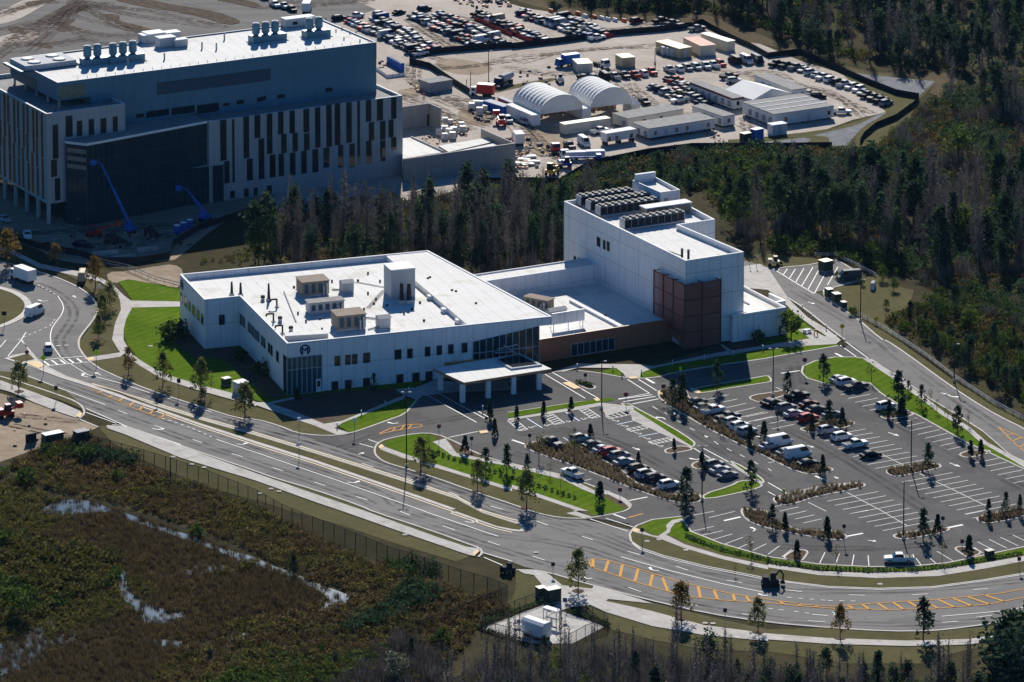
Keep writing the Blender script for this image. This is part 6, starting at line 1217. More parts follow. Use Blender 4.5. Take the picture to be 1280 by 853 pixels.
SPL = [('N4',515,205,110,'uppermost on the lawn island'),('N4',612,215,75,'second on the lawn island'),('N4',810,310,75,'between two pines on the lawn island'),('N4',840,360,75,'below the third pine of the lawn island'),('N4',895,410,90,'beside the fourth pine of the lawn island'),('N4',1000,430,75,'lowest on the lawn island'),('N3',190,680,80,'behind the white driving pickup'),('N3',243,740,90,'on the green verge island below the pickup'),('N3',135,600,150,'at the tip of the long grass bed'),('N3',310,605,190,'in the middle of the long grass bed'),('N3',305,510,60,'rusty one behind the dark pickup'),('N3',965,380,100,'in the driveway bed by the white pickup'),('N3',1050,460,100,'in the driveway bed by the silver SUV'),('N3',680,690,60,'before the black SUV in the long bed'),('P3',1195,235,120,'in the hedge strip left of the lot'),('P4',340,270,120,'in the hedge strip, middle'),('P4',870,255,110,'in the hedge strip beside the white pickup'),('N2',862,560,100,'on the tip of the green island'),('P3',1115,320,68,'small dense one on the roadside verge')]
for t, x, y, h, wh in SPL: plant_px('sapling', t, x, y, h, label='thin young tree, '+wh, group='saplings in the lot', z=.1)
STT = [('N1',95,258,150,'street_tree','left edge of the boulevard verge'),('N1',642,172,135,'golden_tree','first past the zebra crossing'),('N1',812,228,160,'street_tree','second past the zebra crossing'),('N1',1003,285,190,'street_tree','third past the zebra crossing'),('N1',1222,382,165,'street_tree','fourth, by the utility cabinet'),('N2',822,655,165,'street_tree','behind the tall lamp post'),('N2',1105,750,150,'street_tree','below the green island'),('N3',72,835,190,'street_tree','at the end of the green island'),('P3',330,400,205,'street_tree','by the side path mouth'),('P3',845,540,185,'golden_tree','second along the lower walk'),('P3',1230,605,170,'street_tree','third along the lower walk'),('P4',360,635,170,'golden_tree','fourth along the lower walk'),
 ('M1',40,478,175,'golden_tree','above the box truck'),('M1',280,480,110,'golden_tree','rising over the upper walk'),('M1',478,595,160,'golden_tree','by the tan van'),('M1',548,690,130,'street_tree','first below the tan van'),('M1',513,755,125,'street_tree','second below the tan van'),('M1',492,845,120,'street_tree','lowest beside the roundabout exit'),('N1',1010,300,60,'street_tree','low bushy companion of the third')]
for t, x, y, h, k, wh in STT: plant_px(k, t, x, y, h, label=('yellowing' if k == 'golden_tree' else 'olive green')+' street tree in a mulch ring, '+wh, group='street trees along the boulevard', z=.1)
plant_px('young_pine', 'P4', 775, 640, 210, label='dark narrow pine on the lower roadside verge', group='street trees along the boulevard', z=.1)
mr = MB()
for t, x, y, *_ in STT:
    X, Y = g(t, x, y); mr.cyl(X, Y, L5, L5+.05, 1.15, 1.0, 12)
tag(mr.obj('mulch_rings', M_MULCH), kind='structure')
for t, x, y, h, k, lab in (('M1',850,850,90,'round_shrub','large bush on the lawn left of the clinic'),('M1',885,840,85,'round_shrub','second large bush on the lawn left of the clinic'),('A1',905,640,165,'young_pine','dark pine against the clinic front wall'),('A1',700,650,120,'sapling','thin shrub against the clinic front between windows'),('A1',225,720,110,'conical_evergreen','small evergreen before the lobby glazing'),('A3',495,640,80,'round_shrub','shrub in the shade of the clinic left wall'),('A3',385,560,60,'round_shrub','shrub at the inner corner of the clinic left wall'),('T2',905,720,90,'round_shrub','round shrub against the annex wall'),('T2',1065,680,80,'young_pine','dark bushy pine against the annex wall'),('T2',1150,700,180,'sapling','thin tree beside the annex corner'),('M4',115,845,150,'broadleaf_tree','leafy young tree by the annex corner'),('W1',690,300,60,'sapling','pale shrub against the brown wing'),('N2',860,600,60,'round_shrub','low shrub under the street tree'),('M4',425,725,38,'round_shrub','small shrub beside the green cabinets')):
    plant_px(k, t, x, y, h, label=lab, cat='shrub' if k == 'round_shrub' else 'tree', z=.1)
# natural stands -------------------------------------------------------------------------------------
def scatter(poly, sp, rng, jit=.45):
    xs = [p[0] for p in poly]; ys = [p[1] for p in poly]; out = []
    y = min(ys)
    while y < max(ys):
        x = min(xs)+rng.random()*sp
        while x < max(xs):
            p = (x+rng.normal()*sp*jit, y+rng.normal()*sp*jit)
            if inside(p, poly): out.append(p)
            x += sp
        y += sp
    return out
def in_view(x, y, m=.06): d = (y-CY0_); u = x/d*F_/1280; return abs(u) < .5+m
STANDS = []   # kind, x, y, height factor, stand name
def stand(s, sp, mix, name, hs=1.0, seed=1, thin=0):
    rng = np.random.default_rng(seed); ks = [k for k, w_ in mix for _ in range(w_)]
    for x, y in scatter(W(s), sp, rng):
        if thin and math.sin(x*.06+1)+math.sin(y*.037+2)+.6*math.sin(x*.12+y*.07)+rng.normal()*.25 > thin: continue
        if in_view(x, y): STANDS.append((ks[int(rng.integers(len(ks)))], x, y, hs*(.6+.65*rng.random()), name))
stand('X 340,300 350,282 420,279 500,277 560,274 640,270 668,272 700,322 640,338 535,318 350,322 335,326', 4.3, [('cypress_tree',8),('pine_tree',1),('evergreen_tree',1)], 'wood between the clinic and the research building', .92, 2)
stand('X 600,268 660,262 720,250 770,238 760,262 712,300 706,335 640,338 650,300', 4.2, [('cypress_tree',3),('pine_tree',2),('evergreen_tree',2),('broadleaf_tree',2)], 'mixed thicket left of the tall block', .8, 3)
stand('X 306,326 312,316 345,305 350,326 330,334', 4.0, [('broadleaf_tree',1),('pine_tree',1)], 'green clump behind the clinic corner', .95, 4)
stand('X 760,228 860,212 960,212 1000,222 960,250 900,262 880,240 800,232', 5.0, [('broadleaf_tree',3),('evergreen_tree',2),('pine_tree',1)], 'green thicket behind the tall block', .42, 5)
stand('X 930,296 905,276 960,262 1000,246 1080,236 1130,208 1165,165 1190,128 1290,112 1320,330 1290,420 1230,412 1180,360 1120,328 1060,306 1000,296', 5.2, [('cypress_tree',8),('evergreen_tree',1),('pine_tree',3),('broadleaf_tree',1)], 'wood right of the tall block', .98, 6, .75)
stand('X 1130,400 1180,380 1230,415 1290,425 1320,560 1280,520 1200,462 1150,425', 5.5, [('broadleaf_tree',3),('evergreen_tree',1),('pine_tree',1)], 'scrubby edge right of the service road', .5, 7)
stand('X 690,-2 760,12 860,18 950,30 1010,66 1080,84 1180,88 1330,92 1360,-60 1340,-120 700,-120', 6.2, [('evergreen_tree',3),('cypress_tree',6),('pine_tree',3),('broadleaf_tree',1)], 'far wood beyond the construction yard', 1.0, 8)
stand('X 520,905 560,850 640,822 720,818 800,820 900,838 1010,856 1240,862 1250,920 1000,930 500,940', 4.6, [('cypress_tree',12),('evergreen_tree',1)], 'bare trees along the bottom edge', .7, 9)
stand('X 900,860 960,850 1240,852 1260,900 900,905', 5.0, [('evergreen_tree',2),('pine_tree',1)], 'young pines along the bottom edge', .45, 10)
stand('X 1240,878 1275,845 1300,850 1310,900 1250,910', 3.6, [('pine_tree',1),('evergreen_tree',2)], 'tall pines at the bottom right corner', 1.45, 11)
stand('X 1000,330 1060,322 1120,345 1180,390 1130,398 1060,360', 11.0, [('broadleaf_tree',1)], 'grassy clearing by the service road', .35, 12)
stand('X 700,230 735,214 800,200 880,192 890,200 810,212 740,226', 7.0, [('broadleaf_tree',2),('pine_tree',1)], 'roadside scrub below the silt fence', .3, 13)
TXT = dict(cypress_tree='bare grey cypress', pine_tree='ragged green pine', broadleaf_tree='leafy green tree', evergreen_tree='dense dark evergreen')
def nearness(e): return e[2]-e[3]*3
sel = {}
for e in sorted(STANDS, key=nearness): sel.setdefault(e[0] if e[0] == 'cypress_tree' else 'green', []).append(e)
REST = {}; IND = []
for kk, lst in sel.items():
    for i, e in enumerate(lst):
        if i < 270: IND.append(e)
        else: REST.setdefault(e[4], []).append(e)
RANK = {}
for e in sorted(IND, key=lambda e: -e[3]): RANK.setdefault((e[0], e[4]), []).append(e)
for (k_, st_), lst in RANK.items():
    for i, e in enumerate(lst):
        lab = '%s in the %s' % (TXT[k_], st_)
        if len(lst) <= 15: lab += ', tallest' if i == 0 else ', %s tallest' % ORD[i]
        plant(e[0], e[1], e[2], e[3], lab, 'tree', '%ss in the %s' % (TXT[k_], st_))
def merge_stuff(name, items, label=None, cat=None):
    """many plants nobody could count, as one object: items (kind, x, y, scale, rot)"""
    Vs = []; Ts = []; Qs = []; Ms = []; mats = []; off = 0; rng = np.random.default_rng(9)
    for k, x, y, s, *_ in items:
        tr, cr, mt, mc = KINDS_[k][int(rng.integers(len(KINDS_[k])))][2]
        a = rng.random()*6.283; R = np.array([[math.cos(a),-math.sin(a),0],[math.sin(a),math.cos(a),0],[0,0,1]])*s*np.array([[1],[1],[1]]); R[:2] *= rng.uniform(.8,1.3); T0 = np.array([x,y,0.]); sh = rng.normal(0,.12)
        for vv, tt, qq, m in ((np.array(tr.v), np.full(len(tr.v), .5), np.array([f for f in tr.f if len(f) == 4]), mt), (cr[0], np.clip(cr[1]+sh,0,1), np.arange(len(cr[0])).reshape(-1,4), mc)):
            if m not in mats: mats.append(m)
            Vs.append(vv@R.T+T0); Ts.append(tt); Qs.append(qq+off); Ms.append(np.full(len(qq), mats.index(m))); off += len(vv)
    o = link(name, quads_mesh(name, np.concatenate(Vs), np.concatenate(Ts), mats, np.concatenate(Qs), np.concatenate(Ms))); return tag(o, label, cat, kind='stuff')
allrest = [e for v in REST.values() for e in v]
if allrest: merge_stuff('woodland', allrest, 'dark mixed woodland too dense to count behind the nearer trees', 'woodland')
# low scrub, reeds and ground cover: clumps of leaves over the rough ground
SCR = {}
def scrub_tpl(rng, m, h, r, n, size, blades=False):
    if blades:
        a = rng.random(n)*6.283; q = r*np.sqrt(rng.random(n)); b = np.stack([q*np.cos(a), q*np.sin(a), np.zeros(n)], 1); hh = h*(.5+.6*rng.random(n)); ln = rng.normal(size=(n,2))*.18*h
        t_ = b+np.stack([ln[:,0], ln[:,1], hh], 1); w_ = np.stack([np.cos(a+1), np.sin(a+1), np.zeros(n)], 1)*size
        return np.stack([b-w_, b+w_, t_+w_*.3, t_-w_*.3], 1).reshape(-1,3), np.repeat(np.clip(.5+rng.normal(0,.25,n),0,1), 4)
    c = rng.normal(size=(n,3)); c /= np.linalg.norm(c, axis=1)[:,None]; c *= (rng.random(n)**.4)[:,None]; c = c*np.array([r,r,h*.55])+np.array([0,0,h*.5]); c[:,2] = np.abs(c[:,2])
    return leaf_quads(c, np.full(n, size), rng, .3, np.full(n, .5))
SR = np.random.default_rng(17)
TPL = {('olive',i): (scrub_tpl(SR, 0, 1.3, 1.1, 44, .40), M_OLIVE) for i in range(4)}
TPL.update({('rust',i): (scrub_tpl(SR, 0, 1.1, 1.1, 44, .38), M_RUST) for i in range(4)})
TPL.update({('green',i): (scrub_tpl(SR, 0, 1.6, 1.3, 48, .42), M_BROAD) for i in range(4)})
TPL.update({('dark',i): (scrub_tpl(SR, 0, 1.9, 1.4, 48, .42), M_PINE) for i in range(4)})
TPL.update({('reed',i): (scrub_tpl(SR, 0, 1.3, .9, 34, .05, True), M_REED) for i in range(4)})
TPL.update({('orna',i): (scrub_tpl(SR, 0, .75, .38, 22, .06, True), M_ORNA) for i in range(4)})
TPL.update({('hedge',i): (scrub_tpl(SR, 0, .75, .5, 26, .28), M_HEDGE) for i in range(4)})
TPL.update({('ohedge',i): (scrub_tpl(SR, 0, .7, .5, 30, .3), M_PINE) for i in range(4)})
TPL.update({('twig',i): (scrub_tpl(SR, 0, 2.4, 1.2, 40, .05, True), M_TWIG) for i in range(4)})
TPL.update({('silver',i): (scrub_tpl(SR, 0, 1.3, 1.1, 26, .5), M_SILVER) for i in range(4)})
def scrub(name, pts, mix, label, cat, s0=.7, s1=1.4, z=0.0, seed=1, patch=None):
    rng = np.random.default_rng(seed); ks = [k for k, w_ in mix for _ in range(w_)]; n = len(pts)
    if not n: return
    # neighbouring clumps tend to be the same plant: choose by a slow wave over the ground
    Vs = []; Ts = []; Ms = []; mats = []
    ph = rng.uniform(0, 6.28, 6)
    for x, y in pts:
        f = (math.sin(x*.11+ph[0]+1.7*math.sin(y*.05+ph[1]))+math.sin(y*.075+ph[2]+1.3*math.sin(x*.07+ph[3])))*.36+.5+rng.normal()*.11
        k = ks[min(len(ks)-1, max(0, int(f*len(ks))))]
        (v, t), m = TPL[k, int(rng.integers(4))]
        if m not in mats: mats.append(m)
        s = rng.uniform(s0, s1); a = rng.random()*6.283; R = np.array([[math.cos(a),-math.sin(a),0],[math.sin(a),math.cos(a),0],[0,0,1]])*s
        Vs.append(v@R.T+np.array([x,y,z])); Ts.append(np.clip(t+rng.normal(0,.16),0,1)); Ms.append(np.full(len(v)//4, mats.index(m)))
    o = link(name, quads_mesh(name, np.concatenate(Vs), np.concatenate(Ts), mats, None, np.concatenate(Ms))); return tag(o, label, cat, kind='stuff')
def area(s, sp, seed, hole=None):
    rng = np.random.default_rng(seed); P = [p for p in scatter(W(s), sp, rng) if in_view(*p, .03)]
    for h in hole or []: hp = W(h); P = [p for p in P if not inside(p, hp)]
    return P
WATERS = ['N1 240,815 330,795 410,793 500,815 545,840 565,853 P1 430,5 340,18 250,12 190,0', 'P1 600,2 640,14 760,66 900,104 1030,156 1130,198 1280,236 P2 60,270 170,308 300,362 420,405 475,425 440,455 360,485 320,490 345,460 370,430 250,360 150,315 0,270 P1 1240,245 1140,240 1130,210 1000,165 850,112 700,60 630,30',
          'P1 600,300 625,300 640,395 740,472 830,498 900,510 900,535 830,550 730,550 700,510 640,460 600,410', 'P1 -60,715 90,625 150,605 215,580 230,620 220,720 165,765 100,785 -60,830', 'P1 245,645 340,610 410,605 360,645 270,662', 'P1 760,645 850,645 970,662 900,685 800,668']
WETZ = 'X -10,610 20,598 60,622 140,637 250,672 330,705 400,738 440,744 415,760 330,770 250,795 190,850 150,880 -10,880'
scrub('wetland_reeds', area(WETZ, .95, 31, WATERS), [('reed',7),('rust',1),('reed',4),('olive',2)], 'brown reeds and sedge standing in the shallow wetland', 'reeds', .5, .9, seed=31)
scrub('wetland_water_reeds', [p for i_, s in enumerate(WATERS) for p in area(s, 2.0 if i_ < 3 else 1.1, 32)], [('reed',1)], 'sparse reeds in the open water', 'reeds', .5, .9, seed=32)
scrub('wetland_scrub', area('X -10,672 50,680 100,684 152,700 150,725 100,750 60,770 -10,790', 1.5, 33), [('olive',3),('green',2),('olive',2)], 'olive thicket on the wetland hummock', 'scrub', .9, 1.7, seed=33)
scrub('wetland_scrub', area('X 240,740 270,722 320,702 380,730 400,745 330,765 270,780', 1.5, 34), [('olive',3),('reed',1)], 'olive green sedge patch right of the open water', 'scrub', .6, 1.2, seed=34)
FZ = 'X -10,600 30,570 70,555 112,545 160,575 240,606 330,640 430,690 520,722 600,748 645,762 600,775 590,800 560,830 520,870 150,890 190,850 250,795 330,770 415,760 450,742 400,733 330,698 250,662 140,628 60,612 20,588'
scrub('bank_scrub', area(FZ, 1.15, 35, WATERS[:2]), [('rust',3),('olive',3),('reed',2),('rust',3),('olive',2),('green',1)], 'rusty and olive scrub covering the wetland banks', 'scrub', .55, 1.15, seed=35)
scrub('bank_brambles', area('P2 400,600 560,520 700,440 760,370 850,360 920,420 900,470 760,510 640,570 480,610', 1.3, 36)+area('P2 640,260 760,250 900,290 920,320 780,330 680,300', 1.4, 37)+area('N1 180,540 420,545 600,560 700,600 640,640 400,590 200,600', 1.5, 38), [('dark',2),('green',2),('dark',1)], 'dark green brambles on the wetland bank', 'scrub', .7, 1.3, seed=36)
scrub('rust_bracken', area('P2 830,600 900,540 1040,460 1150,400 1200,420 1100,500 1000,560 860,700', 1.2, 39)+area('P2 0,640 200,560 480,460 620,400 600,450 300,560 0,680', 1.3, 40), [('rust',1)], 'rust-red dead bracken along the fence bank', 'scrub', .6, 1.1, seed=39)
scrub('bottom_undergrowth', area('X 520,905 560,850 620,826 720,815 800,818 900,838 1010,850 1240,858 1250,920', 1.7, 41), [('twig',4),('olive',1),('twig',3),('green',1)], 'grey twiggy undergrowth along the bottom edge', 'undergrowth', .7, 1.2, seed=41)
scrub('bottom_undergrowth', area('X 280,845 400,835 520,800 560,830 520,890 280,890', 1.6, 42), [('olive',2),('green',2),('twig',1)], 'green undergrowth at the bottom left of the lower wood', 'undergrowth', .7, 1.3, seed=42)
scrub('edge_scrub', area('M4 0,340 200,345 370,380 560,385 740,470 740,540 560,505 340,435 240,425 0,410', 1.7, 43), [('green',3),('olive',1),('green',2)], 'bright green scrub along the edge of the service yard', 'scrub', .8, 1.5, seed=43)
scrub('edge_scrub', area('M4 740,470 900,560 1000,600 1280,700 1290,850 1100,840 900,850 720,840 580,760 700,690 850,620', 1.9, 44)+area('N4 700,0 1276,0 1290,330 1160,260 1000,150 880,70', 1.9, 45), [('olive',2),('green',3),('rust',1),('olive',2)], 'olive scrub between the service road and the wood', 'scrub', .7, 1.4, seed=44)
scrub('wood_undergrowth', area('X 335,332 350,258 500,248 660,246 760,206 900,190 1000,190 1090,190 1185,112 1290,105 1290,420 1180,372 1100,325 1000,296 930,300 905,262 880,240 760,250 706,335 640,340 535,318', 2.4, 46), [('dark',2),('olive',2),('twig',3),('rust',3),('olive',1),('dark',1)], 'dark undergrowth beneath the wood', 'undergrowth', .8, 1.5, seed=46)
scrub('shade_grass', area('M1 960,470 1280,390 1290,470 1000,475', 2.2, 47), [('olive',1)], 'rough grass behind the clinic corner', 'grass', .5, .9, seed=47)
scrub('far_edge_scrub', area('Z3 200,-5 480,50 760,68 900,62 1010,70 Z4 100,180 300,270 520,320 800,345 950,360 960,330 700,300 400,260 100,130 Z3 900,30 300,-10', 2.6, 48), [('green',2),('olive',2),('dark',1)], 'green scrub along the foot of the far wood', 'scrub', .9, 1.7, seed=48)
scrub('berm_scrub', area('Z4 400,760 520,740 700,600 800,520 960,440 1000,500 900,620 700,720 560,800', 2.2, 49), [('olive',2),('rust',1),('green',1)], 'olive scrub beside the retention pond', 'scrub', .6, 1.2, seed=49)
scrub('silt_fence_scrub', area('X 600,236 690,234 735,214 805,198 900,187 990,187 1100,192 1130,200 1080,236 1000,244 930,266 905,272 880,240 820,226 760,242 700,252 600,262', 2.3, 50), [('green',2),('olive',2),('dark',2),('rust',1)], 'green scrub below the construction yard', 'scrub', .8, 1.7, seed=50)
# ornamental grasses in the lot beds, hedges
OG = []
for isl in (i1, i5, i6, i8, i11, i10, i12, i13): OG += scatter(isl, .95, np.random.default_rng(len(OG)+3), .15)
scrub('ornamental_grasses', OG, [('orna',1)], 'straw coloured ornamental grasses in the mulch beds', 'grass', .8, 1.2, .13, seed=51)
def along(s, sp, rows=1, dr=.6):
    pts = [Vector(p) for p in W(s)]; out = []
    for a, b in zip(pts[:-1], pts[1:]):
        n = max(1, int((b-a).length/sp)); d = (b-a).normalized(); nn = Vector((-d.y, d.x))
        for k in range(n):
            for r in range(rows): p = a+(b-a)*(k/n)+nn*(r*dr); out.append((p.x, p.y))
    return out
def hedge(s, rows, lab, m='hedge', sp=.55): 
    return scrub('hedge', along(s, sp, rows), [(m,1)], lab, 'hedge', .8, 1.15, .1, seed=len(s))
hedge('P3 870,128 960,164 1060,200 1280,246 P4 0,257 250,289 500,301 700,298 900,279 1280,211', 1, 'low dotted hedge between the lot and the lower walk', 'ohedge', .8)
hedge('N2 880,560 960,590 1080,625 1276,690 N3 0,690 100,720 200,752 340,800', 1, 'low dotted hedge across the green island', 'ohedge', 1.5)
hedge('U1 225,270 450,190 640,125', 1, 'low hedge along the back of the fenced pump slab', 'ohedge', .7); hedge('U1 800,190 920,225 1060,275 1090,295', 1, 'low hedge right of the fenced pump slab', 'ohedge', .7); hedge('U1 215,300 300,330 400,365 500,390', 1, 'low hedge left of the fenced pump slab', 'ohedge', .7)
hedge('W1 375,612 430,620 490,640', 2, 'green shrubs in the small drive island', 'hedge', .5)
hedge('N4 560,372 700,362', 1, 'low shrubs round the two conical trees', 'ohedge', .6)
for t, x, y, h, k, lab in (('P2',700,858,165,'broadleaf_tree','pale silver-green bushy tree at the bottom edge'),('P2',925,668,85,'round_shrub','round dark green bush above the bare trees'),('P2',778,720,95,'evergreen_tree','small dark evergreen left of the round bush'),('P2',395,760,70,'evergreen_tree','small dark evergreen low on the bank'),('P1',985,122,60,'round_shrub','lone dark bush on the wetland bank'),('N1',430,600,75,'round_shrub','olive bush just below the green cabinet'),('N1',130,715,80,'round_shrub','dark bush on the left bank'),('N1',590,700,60,'round_shrub','dark bush below the fence line'),('P1',100,545,170,'broadleaf_tree','big dark green bush on the wetland hummock'),('P2',190,310,100,'evergreen_tree','thin dark shrub beside the open water'),('P1',1050,735,60,'evergreen_tree','tiny dark conifer by the lower wetland')):
    o = plant_px(k, t, x, y, h, label=lab, cat='bush' if k == 'round_shrub' else 'tree')
    if 'silver' in lab:
        c = [q for q in o.children if q.name.startswith('crown')][0]; c.data = c.data.copy(); c.data.materials[0] = M_SILVER
# ------------------------------------------------------------------ furniture of the lot
def pole_light(t, x, y, hpx, lab, twin=False, col=None):
    X, Y = g(t, x, y); h = hpx/TILE[t][2]/pxm(Y); r = empty('lamp_post', (X, Y, .05), 0, lab, 'lamp post', 'lamp posts')
    MB().cyl(0, 0, 0, .7, .32, .3, 10).obj('base', M_KERB, r); MB().cyl(0, 0, .7, h, .13, .09, 8).obj('pole', col or M_DARKM, r)
    for s in ((-1, 1) if twin else (1,)): l = MB().box(min(s*.1,s*.8), max(s*.1,s*.8), -.05, .05, h-.1, h).obj('arm', M_DARKM, r); MB().box(min(s*.45,s*1.05), max(s*.45,s*1.05), -.2, .2, h-.02, h+.14).obj('lamp_head', M_GREYM, l)
    return r
for a in (('N2',750,632,385,'tall lamp post on the verge of the green island', True), ('N3',447,342,245,'lamp post at the crossing before the brown wing'), ('N3',947,800,280,'lamp post at the corner of three parked cars', True), ('N4',713,645,262,'lamp post on the grass island among empty bays'), ('N4',928,208,195,'lamp post by the guard rail of the service road'), ('N4',25,280,245,'lamp post beside the black sedan on the upper lot', True), ('P4',677,140,300,'lamp post on the island above the white pickup'), ('M4',462,758,215,'lamp post beside the green cabinets on the service road'), ('M1',375,372,130,'lamp post in the shade before the research building'), ('Z2',1163,418,165,'lamp post behind the concrete mixer'), ('Z3',905,122,62,'lamp post at the corner of the upper dirt lot'), ('Z3',715,322,80,'lamp post left of the tan containers'), ('Z2',1073,455,92,'wooden pole by the truck with the red box'), ('N1',850,710,130,'lamp post on the wetland fence line')): pole_light(*a)
def sign(t, x, y, hpx, plate, lab, shape='rect', w=.7, hh=.7):
    X, Y = g(t, x, y); h = max(1.6, min(4, hpx/TILE[t][2]/pxm(Y))); r = empty('road_sign', (X, Y, .05), random.uniform(-.2, .2), lab, 'sign', 'road signs')
    MB().cyl(0, 0, 0, h, .06, .06, 6).obj('post', M_GREYM, r); p = MB()
    if shape == 'rect': p.box(-w/2, w/2, -.1, -.05, h-hh, h+.05)
    else:
        n = 8 if shape == 'oct' else 4; a0 = math.pi/8 if n == 8 else 0; c = [(w*.6*math.cos(a0+2*math.pi*k/n), w*.6*math.sin(a0+2*math.pi*k/n)) for k in range(n)]
        p.face([(q[0], -.1, h-.3+q[1]) for q in c]); p.face([(q[0], -.05, h-.3+q[1]) for q in c][::-1])
        for k in range(n): j = (k+1) % n; p.face([(c[k][0],-.1,h-.3+c[k][1]),(c[k][0],-.05,h-.3+c[k][1]),(c[j][0],-.05,h-.3+c[j][1]),(c[j][0],-.1,h-.3+c[j][1])])
    p.obj('plate', plate, r); return r
for a in (('N1',217,168,105,M_LIME,'fluorescent lime crossing sign on the splitter island','dia',1.2),('N1',480,140,105,M_LIME,'fluorescent lime crossing sign right of the zebra crossing','dia',1.2),('N1',280,310,85,M_DARKM,'dark sign on the near boulevard verge','rect',.8,.9),('N1',892,280,92,M_DARKM,'dark sign on the verge below the clinic lawn','rect',.8,.9),('N1',783,330,45,M_DARKM,'small sign on the median strip'),('N1',135,100,50,M_SIGNR,'sign on the grass triangle of the splitter island','oct',.8),('N2',215,478,98,M_SIGNW,'white sign at the sidewalk corner left of the drive'),('N2',492,475,92,M_SIGNW,'white sign right of the sidewalk by the drive'),('N2',215,595,90,M_SIGNW,'sign on the median opposite the drive'),('N2',912,512,95,M_SIGNR,'stop sign on the tip of the green island','oct',.8),('N2',1075,540,62,M_DARKM,'small sign in the mulch bed of the green island'),('N3',568,330,70,M_SIGNR,'stop sign at the zebra crossing in front of the wing','oct',.9),('N3',755,262,42,M_SIGNR,'stop sign at the head of the driveway bed','oct',.9),('N3',365,200,28,M_DARKM,'small sign in the small drive island'),('N3',538,785,50,M_SIGNR,'stop sign at the end of the green island','oct',.8),('N3',88,560,105,M_DARKM,'sign at the tip of the long grass bed','oct',.7),('N3',840,190,60,M_LIME,'lime crossing sign above the driveway bed','rect',.6,.8),('P3',205,320,68,M_DARKM,'sign by the side path mouth'),('P3',265,520,92,M_NAVY,'purple notice at the gate of the pump slab','rect',.8,.8),('P3',1065,590,125,M_DARKM,'sign on the lower roadside verge'),('P3',650,165,85,M_DARKM,'sign on the verge at the second lot entrance'),('P4',380,165,105,M_DARKM,'sign at the end of the curved bed','oct',.7),('P4',873,125,105,M_DARKM,'sign beside the young pine above the white pickup','oct',.7),('P4',970,180,40,M_DARKM,'small sign on the bed right of the white pickup'),('P4',1255,300,75,M_DARKM,'sign at the right end of the lower walk'),('M4',370,850,78,M_YELE,'yellow diamond sign beside the service road','dia',1.1),('M4',540,770,28,M_YELE,'yellow diamond sign by the guard rail','dia',1.0),('N4',183,175,88,M_SIGNR,'stop sign at the tip of the lawn island','oct',.9),('N4',78,790,52,M_LIME,'lime crossing sign at the curved bed walk','rect',.6,.8),('N4',45,420,60,M_DARKM,'sign post among the centre row of cars','oct',.6),('M1',22,790,85,M_DARKM,'dark board on the roundabout island','rect',1.1,.9),('T2',837,155,70,M_SIGNR,'left red post indicator by the loading yard','rect',.35,.5),('T2',887,150,75,M_SIGNR,'right red post indicator by the loading yard','rect',.35,.5),('M1',500,640,70,M_SIGNW,'white sign among the trees by the roundabout','rect',.6,1.0)): sign(*a)
bi = 0
BOL = (('N2',645,330,25),('N2',525,378,25),('N2',405,440,40),('N2',820,282,32),('N2',762,262,28),('N3',325,145,28),('N3',503,152,35),('N3',548,185,45),('N3',645,172,42),('N3',800,125,28),('N3',958,100,28),('N3',1102,78,26),('N3',1250,52,28),('N4',125,40,30),('M4',218,745,40),('M4',290,800,38),('M4',172,700,35),('N2',1130,355,32))
WHB = ['halfway along the lobby path','lower on the lobby path','at the foot of the lobby path','at the canopy plaza corner','left on the canopy plaza','at the left end of the wing path','by the green patch before the wing','at the zebra crossing left side','at the zebra crossing right side','first along the long shaded path','second along the long shaded path','third along the long shaded path','fourth along the long shaded path','near the annex lawn','middle of the annex path','lowest on the annex path','uppermost on the annex path','before the canopy columns']
for (t, x, y, h), wh in zip(BOL, WHB):
    X, Y = g(t, x, y); r = empty('bollard_light', (X, Y, .15), 0, 'white bollard light '+wh, 'bollard', 'bollard lights along the paths'); MB().cyl(0, 0, 0, 1.0, .12, .12, 8).obj('post', M_LGREY, r); MB().cyl(0, 0, 1.0, 1.2, .14, .1, 8).obj('cap', M_SIGNW, r)
def cabinet(name, t, x, y, w, d, h, m, lab, cat='cabinet', hd=(60,-12), group=None, z=.1, top=None):
    X, Y = g(t, x, y); r = empty(name, (X, Y, z), heading(t, x, y, *hd), lab, cat, group)
    MB().box(-w/2, w/2, -d/2, d/2, .12, h).obj('housing', m, r); MB().box(-w/2-.06, w/2+.06, -d/2-.06, d/2+.06, h, h+.1).obj('lid', top or m, r); MB().box(-w/2-.1, w/2+.1, -d/2-.1, d/2+.1, 0, .12).obj('plinth', M_KERB, r)
    MB().box(-w/2+.12, -.04, -d/2-.03, -d/2+.02, .3, h-.15).obj('door', m, r); MB().box(.04, w/2-.12, -d/2-.03, -d/2+.02, .3, h-.15).obj('door', m, r); return r
cabinet('utility_cabinet', 'N1', 1128, 222, 1.7, 1.5, 1.5, M_GREENB, 'small dark green utility cabinet on the lawn below the clinic')
cabinet('utility_cabinet', 'N1', 1200, 262, 2.6, 2.4, 2.5, M_LGREY, 'large pale utility cabinet at the edge of the clinic shadow', top=M_COPE)
cabinet('dumpster', 'N1', 262, 500, 4.2, 2.0, 1.6, M_GREENB, 'open dark dumpster on the sand pad', 'dumpster', top=M_PENT)
cabinet('utility_cabinet', 'N1', 405, 505, 2.8, 2.0, 2.3, M_GREENB, 'green site cabinet with a pale lid on the sand pad', top=M_GREYM)
cabinet('utility_cabinet', 'U1', 620, 85, 1.6, 1.5, 1.7, M_GREENB, 'smaller green cabinet at the pump slab gate'); cabinet('utility_cabinet', 'U1', 697, 120, 2.7, 1.8, 2.5, M_GREENB, 'larger green cabinet at the pump slab gate')
